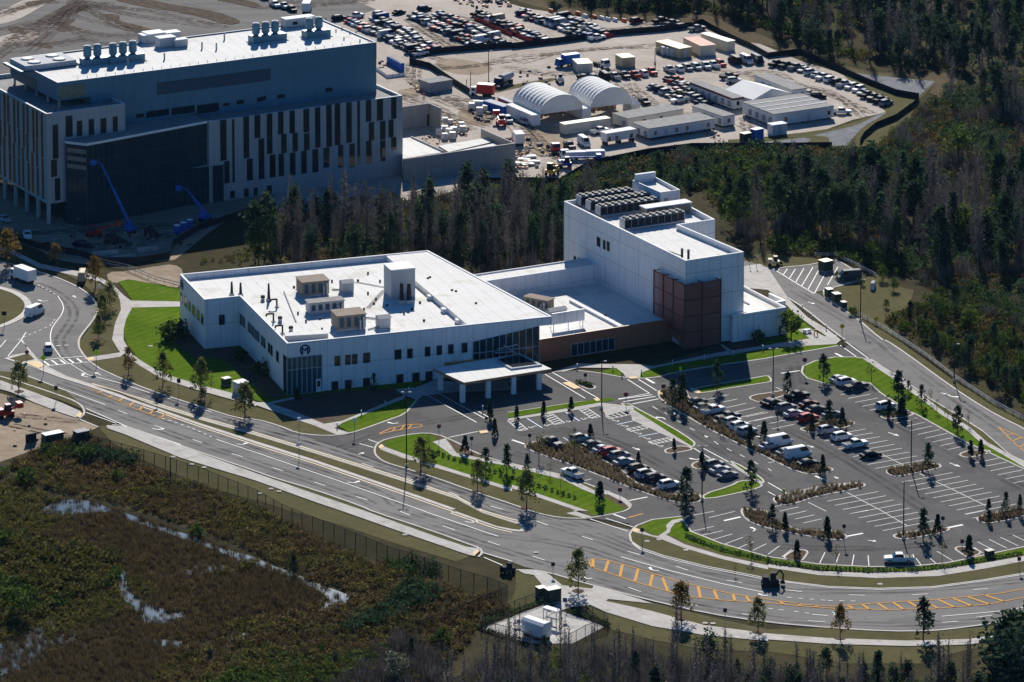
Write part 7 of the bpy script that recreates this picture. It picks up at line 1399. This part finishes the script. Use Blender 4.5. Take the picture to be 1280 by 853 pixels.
for k, (x, y, s, lab) in enumerate(((305,635,1.9,'topmost green cabinet beside the service road'),(342,660,2.0,'middle green cabinet beside the service road'),(378,690,1.4,'lowest small green cabinet beside the service road'))): cabinet('utility_cabinet', 'M4', x, y, s, s*.8, s, M_GREENB, lab, group='green cabinets by the service road', hd=(36,22))
cabinet('utility_cabinet', 'P4', 1107, 225, 1.5, 1.2, 1.2, M_GREENB, 'small green cabinet in the hedge right of the white pickup')
cabinet('dumpster', 'M4', 288, 502, 2.6, 2.4, 2.4, M_GREENB, 'green dumpster with a yellow lid on the hatched bay', 'dumpster', top=M_YELE)
cabinet('trash_container', 'Z3', 1168, 708, 2.6, 2.0, 2.2, M_GREENB, 'dark dumpster at the gate of the site offices', 'dumpster'); cabinet('trash_container', 'Z3', 1225, 700, 3.0, 2.0, 2.9, M_BLUEE, 'blue steel box beside the small white shed', 'container')
cabinet('notice_board', 'N1', 155, 515, 2.4, .25, 2.0, M_DARKM, 'dark notice board at the edge of the sand pad', 'board')
# fences -----------------------------------------------------------------------------------------------
def fence(name, s, h, lab, cat, mesh, postm, step=3.0, rails=0, z=0.0, pr=.05, lim=95):
    pts = W(s); r = empty(name, (*pts[0], z), 0, lab, cat); o = Vector((*pts[0], 0)); fb = MB(); L = 0
    for a, b in zip(pts[:-1], pts[1:]):
        a_ = Vector((*a,0))-o; b_ = Vector((*b,0))-o
        if mesh: fb.face([a_, b_, b_+Vector((0,0,h)), a_+Vector((0,0,h))])
        for k in range(rails): fb.tube(a_+Vector((0,0,h*(k+1)/rails)), b_+Vector((0,0,h*(k+1)/rails)), .05 if mesh else .09, 5, 1 if mesh else 0)
        L += (b_-a_).length
    fb.obj('fabric' if mesh else 'rail', [mesh, postm] if mesh else postm, r); step = max(step, L/lim); d = 0; pm = MB().cyl(0, 0, 0, h+.1, pr, pr, 6).mesh('post', postm)
    for a, b in zip(pts[:-1], pts[1:]):
        a_ = Vector((*a,0))-o; b_ = Vector((*b,0))-o; ln = (b_-a_).length
        while d < ln: p = link('post', pm, r); p.location = a_+(b_-a_)*(d/ln); d += step
        d -= ln
    return r
fence('chainlink_fence', 'N1 150,560 220,540 420,520 520,545 700,595 1000,690 1276,800 P2 130,20 250,70 460,150 680,240 800,275 1020,350 1180,395 1260,430', 2.4, 'black chain-link fence with dark posts along the wetland bank', 'fence', M_CHAIN, M_DARKM, 3.2, 1, pr=.07)
fence('chainlink_fence', 'P2 690,650 820,600 990,545 1050,515 1130,480 1260,425', 2.2, 'black chain-link fence running down the bank to the lower wood', 'fence', M_CHAIN, M_DARKM, 3.2, 1, pr=.06)
fence('pump_fence', 'U1 220,310 230,262 450,180 640,110 690,160', 2.0, 'black fence along the back of the pump slab', 'fence', M_CHAIN, M_DARKM, 3.0, 1); fence('pump_fence', 'U1 790,180 920,210 1070,268 1060,300 920,345 830,395 780,420', 2.0, 'black fence right of the pump slab', 'fence', M_CHAIN, M_DARKM, 3.0, 1); fence('pump_fence', 'U1 220,320 370,350 540,400', 2.0, 'black fence along the front left of the pump slab', 'fence', M_CHAIN, M_DARKM, 3.0, 1)
fence('silt_fence', 'Z2 768,320 768,285 985,262 1280,240 Z3 0,245 250,215 500,180 760,158 900,140', 1.8, 'long black fabric fence below the upper dirt lot', 'fence', M_SILTF, M_DARKM, 4.0)
fence('silt_fence', 'Z2 768,320 870,345 930,385 990,425 1070,475', 1.8, 'black fabric fence running down to the truck with the red box', 'fence', M_SILTF, M_DARKM, 4.0)
fence('silt_fence', 'Z3 900,140 950,120 1000,150 1130,215 1200,245 1280,290 Z4 160,270 340,350 500,420 640,475 755,495 750,520 640,600 540,640 480,690 460,725', 1.6, 'black fabric fence round the right end of the construction yard', 'fence', M_SILTF, M_DARKM, 4.0)
fence('silt_fence', 'X 600,231 650,230 700,231 737,209 810,194 866,187 960,187 1040,186', 1.8, 'black fabric fence along the front of the construction yard', 'fence', M_SILTF, M_DARKM, 4.0)
fence('silt_fence', 'M1 -60,300 80,360 180,390 400,430 520,470 700,465 850,440 865,380 1000,300 1280,205 1380,190', 1.6, 'black fabric fence before the research building', 'fence', M_SILTF, M_DARKM, 4.0)
fence('site_fence', 'M1 500,470 640,500 780,560 900,590', 1.3, 'thin wire fence across the bare ground by the lawn', 'fence', None, M_GREYM, 3.0, 2, pr=.04)
fence('red_barrier_fence', 'Z2 1090,100 1200,150 1280,185 Z3 0,175 60,200 120,225', 1.1, 'red plastic barrier fence between two car rows', 'fence', M_RED, M_RED, 3.0)
fence('white_barrier', 'Z2 600,352 655,392 745,382', 1.0, 'red and white barrier round the blue toilets', 'fence', M_SIGNW, M_RED, 2.0)
fence('guard_rail', 'M4 235,432 330,432 440,480 540,535', .9, 'pale guard rail behind the hatched bay', 'guard rail', None, M_LGREY, 3.0, 2, pr=.09)
fence('guard_rail', 'M4 430,720 480,745 580,800 680,862 N4 780,78 930,190 1110,310 1276,398 1340,430', .9, 'long pale guard rail beside the service road', 'guard rail', None, M_LGREY, 3.0, 2, pr=.09)
for k, (x, y, m) in enumerate(((195,62,M_ORANGE),(330,75,M_ORANGE),(367,88,M_SIGNW),(412,92,M_ORANGE),(450,98,M_SIGNW),(480,104,M_SIGNW),(515,108,M_SIGNW),(560,110,M_ORANGE))):
    X, Y = g('Z3', x, y); o = MB().frus((-1,1,-.3,.3), (-.9,.9,-.12,.12), 0, 1.0).obj('water_barrier', m); o.location = (X, Y, Z_SAND); o.rotation_euler = (0,0,heading('Z3', x, y, 30, 8)); tag(o, '%s plastic barrier, %s from the left along the back of the upper lot' % ('orange' if m is M_ORANGE else 'white', ORD[k]), 'barrier', 'plastic barriers at the back of the upper lot')
# pump slab: white tank house and pipe stand
X, Y = g('U1', 590, 360); r = empty('pump_house', (X, Y, L2+.02), heading('U1', 600, 320, 100, 34), 'white pump housing with a curved lid on the fenced slab', 'pump house')
MB().box(-2.6, 2.6, -1.2, 1.2, .7, 3.0).frus((-2.7,2.7,-1.3,1.3), (-2.6,2.6,-.7,.7), 3.0, 3.4).obj('housing', M_COPE, r); MB().box(-2.4, 2.4, -1.0, 1.0, 0, .7).obj('base', M_DARKM, r)
X, Y = g('U1', 690, 265); r = empty('pipe_stand', (X, Y, L2+.02), heading('U1', 690, 265, 100, 30), 'white gantry over pipes beside the pump housing', 'pipe stand')
MB().box(-1.7, 1.7, -.7, .7, 2.6, 2.8).obj('canopy', M_COPE, r)
for x in (-1.5, 1.5):
    for y in (-.5, .5): MB().cyl(x, y, 0, 2.6, .09, .09, 6).obj('post', M_LGREY, r)
MB().tube((-1.2,0,1), (1.2,0,1), .2, 8).tube((0,0,0), (0,0,1), .2, 8).obj('pipe', M_LGREY, r)
X, Y = g('U1', 500, 280); r = empty('pipe_manifold', (X, Y, L2+.02), heading('U1', 500, 250, 100, -20), 'dark valve pipes left of the pump housing', 'pipes')
MB().tube((-2,0,.7), (2,0,.7), .18, 8).tube((-1,0,0), (-1,0,.7), .14, 8).tube((1,0,0), (1,0,.7), .14, 8).tube((0,-1,.7), (0,1,.7), .14, 8).obj('pipe', M_LGREY, r); MB().cyl(-1, 0, .9, 1.2, .3, n=8).obj('valve', M_DARKM, r)
X, Y = g('U1', 478, 360); pl = empty('vent_mast', (X, Y, L2), 0, 'slim dark mast beside the pump housing', 'mast'); MB().cyl(0, 0, 0, 6.5, .07, n=6).obj('pole', M_DARKM, pl); MB().box(-.25, .25, -.1, .1, 1.2, 1.8).obj('box', M_LGREY, pl)
# benches and grill by the annex
X, Y = g('M4', 195, 815); r = empty('picnic_table', (X, Y, L4), .4, 'small seating set on the paved patch by the annex', 'picnic table'); MB().box(-.9, .9, -.4, .4, .7, .78).obj('table_top', M_COPE, r)
for s in (-1, 1): MB().box(-.9, .9, s*.85-.15, s*.85+.15, .42, .48).obj('bench', M_COPE, r); MB().box(s*.6-.05, s*.6+.05, -.85, .85, 0, .7).obj('leg', M_LGREY, r)
S('patio', 'M4 150,800 200,792 275,830 300,845 215,848', L5, M_CONC)
X, Y = g('M4', 238, 828); r = empty('red_standpipe', (X, Y, L5), 0, 'red hydrant pipes on the paved patch by the annex', 'hydrant'); MB().tube((-.3,0,0), (-.3,0,1.2), .1).tube((.4,0,0), (.4,0,1.2), .1).tube((-.3,0,1.1), (.4,0,1.1), .1).obj('pipe', M_RED, r); MB().cyl(.05, 0, .9, 1.4, .16, n=8).obj('valve', M_RED, r)
X, Y = g('M4', 525, 592); r = empty('service_box', (X, Y, .1), heading('M4', 525, 580, 20, -40), 'pale sloping hatch box at the end of the guard rail', 'hatch box'); MB().frus((-1.6,1.6,-.5,.5), (-1.2,1.2,-.4,.4), 0, 1.5).obj('housing', M_LGREY, r); MB().box(-1, 1, -.3, .3, 1.5, 1.56).obj('lid', M_GREYM, r)
# ------------------------------------------------------------------ construction yard
def quadframe(t, pts, z):          # roof corner order: near-left, near-right, far-left
    a, b, c = [Vector((*g(t, *p, z),)) for p in pts]; ang = math.atan2((b-a).y, (b-a).x); u = Vector((math.cos(ang), math.sin(ang))); v = Vector((-u.y, u.x)); return a, ang, (b-a).length, abs((c-a).dot(v))
def boxhouse(name, t, pts, z, lab, cat, wallm, roofm, group=None, wins=(), doors=(), lift=.0, seams=0, trim=None):
    a, ang, L, D = quadframe(t, pts, z); r = empty(name, (a.x, a.y, Z_SAND), ang, lab, cat, group)
    MB().box(0, L, 0, D, lift, z-.1).obj('wall', wallm, r); MB().box(-.1, L+.1, -.1, D+.1, z-.1, z+.08).obj('roof', roofm, r)
    if trim: MB().box(-.12, L+.12, -.13, D+.12, z-.55, z-.101).obj('fascia', trim, r)
    if seams:
        for k in range(1, seams): MB().box(0, L, D*k/seams-.18, D*k/seams+.18, z+.08, z+.2).obj('roof_seam', M_COPE, r)
    for u in wins: MB().box(L*u-.45, L*u+.45, -.05, .02, 1.3, 2.4).obj('window', M_GLASS, r)
    for u in doors: MB().box(L*u-.5, L*u+.5, -.06, .02, lift+.1, 2.5).obj('door', M_LGREY, r)
    if lift: 
        for u in (.05, .5, .95): MB().box(L*u-.2, L*u+.2, .3, D-.3, 0, lift).obj('pier', M_DARKM, r)
    if wins and D > 4:
        for k in range(max(1, int(D/3.6))): MB().box(-.5, -.02, 1+k*3.4, 2.0+k*3.4, .9, 2.3).obj('air_conditioner', M_GREYM, r)
    return r
OG_ = 'site office trailers'
boxhouse('office_trailer', 'Y3', ((165,700),(605,632),(85,655)), 3.3, 'long white site office with two-part grey roof, nearest the fabric fence', 'trailer', M_TRAIL, M_TRROOF, OG_, (.1,.42,.58,.9), (.26,), .7)
boxhouse('office_trailer', 'Y3', ((25,632),(395,568),(-50,592)), 3.3, 'long cream and grey site office behind the white one', 'trailer', M_TANC2, M_TRROOF, OG_, (.3,.6), (), .6)
boxhouse('office_trailer', 'Y3', ((660,618),(738,605),(465,545)), 3.2, 'narrow white trailer seen end-on beside the long white site office', 'trailer', M_TRAIL, M_TRROOF, OG_, (.5,), (), .5)
boxhouse('office_trailer', 'Y3', ((725,498),(795,488),(470,385)), 3.4, 'long white trailer with a dark red roof edge beside the huddle of cars', 'trailer', M_TRAIL, M_TRROOF, OG_, (.5,), (), .4, 0, M_MAROON)
boxhouse('office_block', 'Y4', ((715,385),(1172,320),(485,290)), 3.6, 'wide white office block with three white seams on its grey roof', 'trailer', M_TRAIL, M_TRROOF, OG_, (.2,.92), (.58,), .4, 4)
boxhouse('office_trailer', 'Y4', ((850,200),(965,185),(500,95)), 3.4, 'grey-roofed office behind the white ridge tent', 'trailer', M_TRAIL, M_TRROOF, OG_, (.7,), (), .3)
boxhouse('office_trailer', 'Y2', ((840,622),(1100,580),(800,600)), 3.4, 'small white trailer on raised legs nearest the yard fence', 'trailer', M_TRAIL, M_COPE, OG_, (.1,.35,.85), (), 1.1)
boxhouse('shed', 'Y4', ((705,470),(815,455),(660,455)), 2.8, 'small white shed with a bright roof in front of the wide office block', 'shed', M_TRAIL, M_COPE, None, (), (.5,))
CG = 'shipping containers on the yard'
boxhouse('shipping_container', 'Z3', ((263,625),(492,592),(258,612)), 2.7, 'long cream container below the right shelter', 'container', M_TANC2, M_TANC2, CG, (), (.62,))
boxhouse('shipping_container', 'Y2', ((180,460),(252,450),(-10,355)), 2.9, 'white container flanking the left shelter', 'container', M_COPE, M_COPE, CG)
boxhouse('shipping_container', 'Y2', ((628,402),(703,392),(520,320)), 2.9, 'white container between the two shelters', 'container', M_COPE, M_COPE, CG)
boxhouse('shipping_container', 'Y3', ((370,168),(450,155),(262,110)), 2.9, 'tan container with wrapped goods along its side', 'container', M_TANC, M_TANC, CG, (), (.5,))
boxhouse('shipping_container', 'Y3', ((512,150),(612,140),(350,98)), 3.0, 'rust-roofed container pair in the middle of the tan ones', 'container', M_TANC2, M_RUSTR, CG)
boxhouse('shipping_container', 'Y3', ((690,120),(740,112),(530,62)), 3.0, 'cream container at the right end of the row', 'container', M_TANC2, M_TANC2, CG)
boxhouse('shipping_container', 'Y3', ((-10,230),(75,222),(-15,200)), 2.9, 'tan box standing alone left of the container row', 'container', M_TANC, M_TANC, CG)
boxhouse('shipping_container', 'Z3', ((330,322),(403,318),(305,297)), 2.7, 'pale site box behind the white pickups', 'container', M_TANC2, M_TANC2, CG)
boxhouse('shipping_container', 'Z2', ((870,418),(982,400),(862,392)), 2.8, 'grey site box beside the black fabric fence', 'container', M_GREYM, M_TRROOF, CG)
boxhouse('roll_off_container', 'Y1', ((1010,85),(1130,135),(1020,70)), 2.4, 'long red open container beside the blue one', 'container', M_RED, M_LGREY, CG)
boxhouse('roll_off_container', 'Y1', ((885,115),(1060,170),(890,85)), 2.4, 'long blue container next to the wrapped pallets', 'container', M_BLUEE, M_LGREY, CG)
# blue toilets
for k in range(6):
    t_ = k/5; X, Y = g('Z2', 668+t_*60, 322+t_*32); r = empty('portable_toilet', (X, Y, Z_SAND), heading('Z2', 690, 330, 60, 32), 'blue portable toilet, %s from the back of the row' % ORD[k], 'toilet', 'portable toilets'); MB().box(-.6, .6, -.6, .6, 0, 2.1).obj('cabin', M_BLUEE, r); MB().frus((-.62,.62,-.62,.62), (-.4,.4,-.5,.5), 2.1, 2.3).obj('roof', M_LGREY, r); MB().box(-.4, .4, -.63, -.59, .1, 1.95).obj('door', M_BLUEE, r)
for k in range(3):
    X, Y = g('M1', 885+k*32, 318-k*14); r = empty('portable_toilet', (X, Y, Z_SAND), heading('M1', 900, 310, 60, -20), 'pale-roofed blue toilet in the building shade, %s from the left' % ORD[k], 'toilet', 'portable toilets in the shade'); MB().box(-.6, .6, -.6, .6, 0, 2.1).obj('cabin', M_BLUEE, r); MB().frus((-.62,.62,-.62,.62), (-.4,.4,-.5,.5), 2.1, 2.3).obj('roof', M_COPE, r)
# two fabric shelters between their containers
def shelter(t, nl, nr, fl, lab, rise):
    a = Vector(g(t, *nl, 2.9)); b = Vector(g(t, *nr, 2.9)); c = Vector(g(t, *fl, 2.9)); ang = math.atan2((b-a).y, (b-a).x); u = Vector((math.cos(ang), math.sin(ang))); v = Vector((-u.y, u.x)); Wd = (b-a).length; D = abs((c-a).dot(v))
    r = empty('fabric_shelter', (a.x, a.y, Z_SAND), ang, lab, 'shelter', 'white fabric shelters'); n = 18; m = 8; sk_ = MB(); P = lambda k, d, e=0: (Wd/2-(Wd/2+e)*math.cos(math.pi*k/n), d, 2.9+(rise+e)*math.sin(math.pi*k/n))
    for j in range(m):
        d0 = D*j/m; d1 = D*(j+1)/m; dm = (d0+d1)/2
        for k in range(n): sk_.face([P(k,d0,.12), P(k+1,d0,.12), P(k+1,dm,-.06), P(k,dm,-.06)]); sk_.face([P(k,dm,-.06), P(k+1,dm,-.06), P(k+1,d1,.12), P(k,d1,.12)])
    sk_.obj('canopy', M_FABRIC, r); fr_ = MB()
    for k in range(n): fr_.face([P(k,.02), P(k+1,.02), (P(k+1,0)[0],.02,2.9), (P(k,0)[0],.02,2.9)])
    fr_.obj('end_panel', M_FABRIC, r); MB().box(0, Wd, D-.1, D, 0, 2.9).obj('rear_wall', M_GREYM, r)
    ps_ = MB()
    for k in range(7): x = Wd*(.08+.13*k); MB().box(x, x+Wd*.08, D*.55, D*.75, 0, 1.0+.5*(k % 3)).obj('stored_stack', M_WOOD if k % 2 else M_RUSTR, r)
    return r
shelter('Y2', (255,450), (625,402), (72,330), 'left white barrel-roofed fabric shelter', 4.6); shelter('Y2', (703,392), (1062,350), (520,290), 'right white barrel-roofed fabric shelter', 5.0)
# ridge tent
pts = [g('Y4', 388, 195, 4), g('Y4', 555, 275, 3), g('Y4', 705, 205, 5.2), g('Y4', 545, 135, 5.2), g('Y4', 850, 215, 3)]
a, ang, L_, D_ = quadframe('Y4', ((555,275),(850,222),(388,195)), 3.2); r = empty('ridge_tent', (a.x, a.y, Z_SAND), ang, 'white pitched tent with one dazzling slope among the offices', 'tent')
MB().face([(0,0,3.2),(L_/2,0,5.4),(L_/2,D_,5.4),(0,D_,3.2)]).face([(L_/2,0,5.4),(L_,0,3.2),(L_,D_,3.2),(L_/2,D_,5.4)]).obj('roof', M_FABRIC, r); MB().face([(0,.02,3.2),(L_,.02,3.2),(L_/2,.02,5.35)]).obj('gable', M_FABRIC, r); MB().box(.1, L_-.1, .3, D_-.1, 0, 3.1).obj('wall', M_TRAIL, r)
a, ang, L_, D_ = quadframe('Y2', ((1060,350),(1150,340),(1040,300)), 3.0); r = empty('small_canopy', (a.x, a.y, Z_SAND), ang, 'small white pointed canopy beside the right shelter', 'tent'); MB().frus((0,L_,0,D_), (L_/2-.1,L_/2+.1,D_/2-.1,D_/2+.1), 2.4, 4.2).obj('roof', M_FABRIC, r); MB().box(.2, L_-.2, .2, D_-.2, 0, 2.4).obj('wall', M_TRAIL, r)
# pallets and heaps
for k, (t, x, y, s) in enumerate((('Y1',490,420,1.0),('Y1',540,405,1.1),('Y1',580,430,1.1),('Y1',620,415,1.1),('Y1',610,455,1.0),('Y1',540,460,.9),('Y1',700,400,1.0),('Y1',690,360,.9),('Y1',545,320,.9),('Y1',590,330,.8),('Y1',780,195,1.0),('Y1',820,180,1.1),('Y1',850,240,1.1),('Y1',900,210,.9),('Y1',870,170,.9))):
    X, Y = g(t, x, y); wh = ('pile beside the block yard wall' if k < 10 else 'pile beside the blue container'); r = empty('wrapped_pallet', (X, Y, Z_SAND), RC.uniform(-.3,.3), 'white wrapped pallet, %s in the %s' % (ORD[k if k < 10 else k-10], wh), 'pallet', wh); MB().frus((-.9*s,.9*s,-.8*s,.8*s), (-.8*s,.8*s,-.7*s,.7*s), .15, 1.9*s).obj('load', M_PALLET, r); MB().box(-.95*s, .95*s, -.85*s, .85*s, 0, .15).obj('pallet', M_WOOD, r)
for k in range(3):
    X, Y = g('Y3', 275+k*30, 205+k*6); r = empty('wrapped_pallet', (X, Y, Z_SAND), .3, 'tall wrapped goods beside the tan container, %s from the left' % ORD[k], 'pallet', 'wrapped goods by the tan container'); MB().frus((-1.1,1.1,-.9,.9), (-1,1,-.8,.8), .15, 2.4).obj('load', M_PALLET, r); MB().box(-1.1, 1.1, -.9, .9, 0, .15).obj('pallet', M_WOOD, r)
for k, (x, y) in enumerate(((60,805),(90,790),(45,825),(80,830),(110,815))):
    X, Y = g('Z3', x, y); r = empty('timber_stack', (X, Y, Z_SAND), RC.uniform(-.5,.5), 'stack of pale boards by the yard corner, %s from the top' % ORD[k], 'board stack', 'board stacks by the yard corner'); MB().box(-1.6, 1.6, -.8, .8, .15, .6).obj('boards', M_PALLET, r); MB().box(-1.2, -1, -.8, .8, 0, .15).obj('bearer', M_WOOD, r); MB().box(1, 1.2, -.8, .8, 0, .15).obj('bearer', M_WOOD, r)
for k, (x, y, L_, lab) in enumerate(((525,425,6.5,'left long grey block in the shade before the research building'),(738,405,5.0,'right long grey block in the shade before the research building'),(620,445,6.0,'lower long grey block in the shade before the research building'))):
    X, Y = g('M1', x, y); r = empty('concrete_block', (X, Y, Z_SAND), heading('M1', x, y, 80, -8), lab, 'block', 'concrete blocks in the shade'); MB().frus((-L_/2,L_/2,-.5,.5), (-L_/2,L_/2,-.3,.3), 0, 1.0).obj('block', M_CONC, r)
for t, x, y, w_, lab in (('Z3',320,800,5.5,'white-topped trailer at the front fence'),('Z3',415,795,5.0,'second white-topped trailer at the front fence')):
    X, Y = g(t, x, y); r = empty('cargo_trailer', (X, Y, Z_SAND), heading(t, x, y, 60, -2), lab, 'trailer', 'small cargo trailers'); MB().box(-w_/2, w_/2, -1, 1, .5, 2.3).obj('box', M_COPE, r); MB().box(w_/2, w_/2+1.2, -.08, .08, .45, .6).obj('drawbar', M_DARKM, r)
    for s in (-1, 1): MB().tube((0,s*.95,.4), (0,s*1.15,.4), .4, 10).obj('wheel', M_TYRE, r)
# manholes and lids
ml = MB()
for t, x, y in (('N1',862,582),('N1',955,620),('N1',1018,635),('N1',750,30),('N2',115,755),('N2',75,742),('N2',20,765),('P3',870,195),('P3',735,142),('P3',675,150),('P4',560,365),('P3',965,560),('P3',1005,562),('P2',745,118),('P3',120,207)):
    X, Y = g(t, x, y); ml.box(X-.45, X+.45, Y-.4, Y+.4, .14, .20)
tag(ml.obj('manhole_lids', M_CONC), kind='structure')
# ------------------------------------------------------------------ people (a few pixels tall)
def person_mesh():
    J = [(0,0,.95),(0,0,1.2),(0,0,1.42),(0,0,1.52),(0,0,1.66),(-.2,0,1.4),(-.27,.03,1.12),(-.26,-.12,.9),(.2,0,1.4),(.27,.03,1.12),(.26,-.12,.9),(-.1,0,.9),(-.11,-.04,.5),(-.12,.03,.08),(-.12,-.14,.05),(.1,0,.9),(.12,.04,.5),(.13,.02,.08),(.13,-.14,.05)]
    E_ = [(0,1),(1,2),(2,3),(3,4),(2,5),(5,6),(6,7),(2,8),(8,9),(9,10),(0,11),(11,12),(12,13),(13,14),(0,15),(15,16),(16,17),(17,18)]
    R_ = [.15,.15,.15,.06,.11,.08,.055,.04,.08,.055,.04,.10,.07,.05,.05,.10,.07,.05,.05]
    me = bpy.data.meshes.new('person'); me.from_pydata(J, E_, []); o = link('person', me); sk = o.modifiers.new('skin', 'SKIN')
    for i, r_ in enumerate(R_): me.skin_vertices[0].data[i].radius = (r_, r_*.85)
    me.skin_vertices[0].data[0].use_root = True; su = o.modifiers.new('sub', 'SUBSURF'); su.levels = 1; su.render_levels = 1
    dg = bpy.context.evaluated_depsgraph_get(); m2 = bpy.data.meshes.new_from_object(o.evaluated_get(dg)); bpy.data.objects.remove(o)
    for m in (M_SKIN, M_HIVIS, M_JEAN, M_COPE): m2.materials.append(m)
    for p in m2.polygons: z = p.center.z; x = abs(p.center.x); p.material_index = 2 if z < .92 else (0 if (x > .24 and z < 1.1) or 1.48 < z < 1.68 else (3 if z >= 1.68 else 1)); p.use_smooth = True
    m2.name = 'person'; return m2
try:
    pmesh = person_mesh()
    for X, Y, Z, lab in ((*BG.wor(4.0, 3.6), 27.0, 'person in an orange vest on the roof terrace, left of two'), (*BG.wor(6.2, 3.4), 27.0, 'person in an orange vest on the roof terrace, right of two'), (*g('Z2', 840, 488), Z_SAND, 'person in an orange vest walking alone on the sand yard'), (*g('Z3', 70, 785), Z_SAND, 'person in an orange vest standing by the board stacks'), (*g('Z2', 1053, 425), Z_SAND, 'person in an orange vest near the wooden pole')):
        o = link('person', pmesh); o.location = (X, Y, Z); o.rotation_euler = (0, 0, random.uniform(0, 6)); tag(o, lab, 'person')
except Exception as ex: print('person', ex)

# scattered building materials and litter on the sand, too many to count
DB = MB(); RD = random.Random(8)
def debris(s, n, big=1.0):
    poly = W(s); xs = [p[0] for p in poly]; ys = [p[1] for p in poly]; k = 0
    while k < n:
        p = (RD.uniform(min(xs), max(xs)), RD.uniform(min(ys), max(ys)))
        if not inside(p, poly): continue
        k += 1; w_ = RD.uniform(.3, 1.7)*big; d_ = RD.uniform(.2, .8)*big; h_ = RD.uniform(.1, .7)*big; n0 = len(DB.v); DB.box(-w_/2, w_/2, -d_/2, d_/2, 0, h_, RD.randrange(5)); DB.xf(Matrix.Translation((p[0], p[1], Z_SAND)) @ Matrix.Rotation(RD.uniform(0, 3.14), 4, 'Z'), n0)
debris('Z3 -20,640 120,700 360,790 340,850 0,850 -60,760', 70); debris('Y1 500,300 620,280 760,380 720,440 520,380', 45); debris('Y1 740,150 900,130 1000,260 940,330 800,270', 45); debris('Y1 1150,560 1280,540 1280,740 1180,720', 50, 1.2)
debris('Z2 760,420 840,400 860,450 780,470', 14); debris('Z3 30,360 200,330 240,420 60,440', 16); debris('M1 100,330 900,300 960,380 300,420', 60); debris('Z3 880,640 1050,640 1040,700 900,705', 20, .8); debris('Z2 990,0 1260,0 1280,40 1050,45', 40, 1.3); debris('N1 0,330 330,400 330,470 60,540', 26, .6); debris('Z2 590,300 660,290 680,340 600,345', 12)
debris('Y1 240,560 500,500 480,430 300,420', 22, .6); debris('Z3 480,570 500,560 620,650 640,700 560,720', 14, .7)
o = DB.obj('construction_debris', [M_WOOD, M_RUBB, M_RUBB, M_RUSTR, M_DARKM]); tag(o, 'scattered boards, pallets and litter on the building site', 'debris', kind='stuff')
# ------------------------------------------------------------------ sun, sky, camera
w = bpy.data.worlds.new('World'); SC.world = w; w.use_nodes = True
nt = w.node_tree; bg = nt.nodes['Background']; sky = nt.nodes.new('ShaderNodeTexSky'); sky.sky_type = 'NISHITA'; sky.sun_disc = False
SUN_EL, SUN_AZ = math.radians(31.5), 0.0
sky.sun_elevation = SUN_EL; sky.sun_rotation = SUN_AZ; sky.altitude = 100; sky.air_density = 1.0; sky.dust_density = .6; sky.ozone_density = 2.0
tint = nt.nodes.new('ShaderNodeMix'); tint.data_type = 'RGBA'; tint.blend_type = 'MULTIPLY'; tint.inputs[0].default_value = 1.0
tint.inputs[7].default_value = (.25, .66, 1.12, 1)       # clear deep-blue winter sky
nt.links.new(sky.outputs[0], tint.inputs[6]); nt.links.new(tint.outputs[2], bg.inputs[0]); bg.inputs[1].default_value = .05
sd = bpy.data.lights.new('sun', 'SUN'); sd.energy = 5.0; sd.angle = math.radians(.53); sd.color = (1, .945, .865)
so_ = bpy.data.objects.new('sun', sd); COL.objects.link(so_)
d = Vector((math.sin(SUN_AZ)*math.cos(SUN_EL), math.cos(SUN_AZ)*math.cos(SUN_EL), math.sin(SUN_EL)))
so_.rotation_euler = d.to_track_quat('Z', 'Y').to_euler(); so_.location = (0, 0, 300)
hz = MB().box(-1420, 1420, -960, 1520, -1, 292).obj('haze', None); hz.data.materials.clear(); hm = bpy.data.materials.new('thin_air'); hm.use_nodes = True; hz.data.materials.append(hm)
hn = hm.node_tree; hn.nodes.remove(hn.nodes['Principled BSDF']); pv = hn.nodes.new('ShaderNodeVolumePrincipled'); hn.links.new(pv.outputs[0], hn.nodes['Material Output'].inputs['Volume'])
pv.inputs['Color'].default_value = (.32, .60, 1.0, 1); pv.inputs['Density'].default_value = .00001; pv.inputs['Anisotropy'].default_value = 0.0
tag(hz, 'thin bluish air over the whole site', 'haze', kind='stuff')
SC.cycles.volume_bounces = 0
cd_ = bpy.data.cameras.new('camera'); cam = bpy.data.objects.new('camera', cd_); COL.objects.link(cam)
cam.location = (0, CY0_, H_); cam.rotation_euler = (math.pi/2-P_, 0, 0); cd_.sensor_width = 36; cd_.sensor_fit = 'HORIZONTAL'
cd_.lens = F_*36/1280; cd_.shift_x = 0; cd_.shift_y = -(426.5-YPP_)/1280; cd_.clip_start = 5; cd_.clip_end = 6000
SC.camera = cam
vs = SC.view_settings; vs.view_transform = 'Standard'; vs.look = 'None'; vs.exposure = .62; vs.gamma = 1; vs.use_curve_mapping = False
SC.cycles.max_bounces = 5; SC.cycles.diffuse_bounces = 2; SC.cycles.glossy_bounces = 2; SC.cycles.transmission_bounces = 2; SC.cycles.transparent_max_bounces = 8
SC.cycles.use_denoising = True; SC.cycles.caustics_reflective = False; SC.cycles.caustics_refractive = False
SC.cycles.use_adaptive_sampling = True; SC.cycles.adaptive_threshold = .02; SC.cycles.sample_clamp_indirect = 4
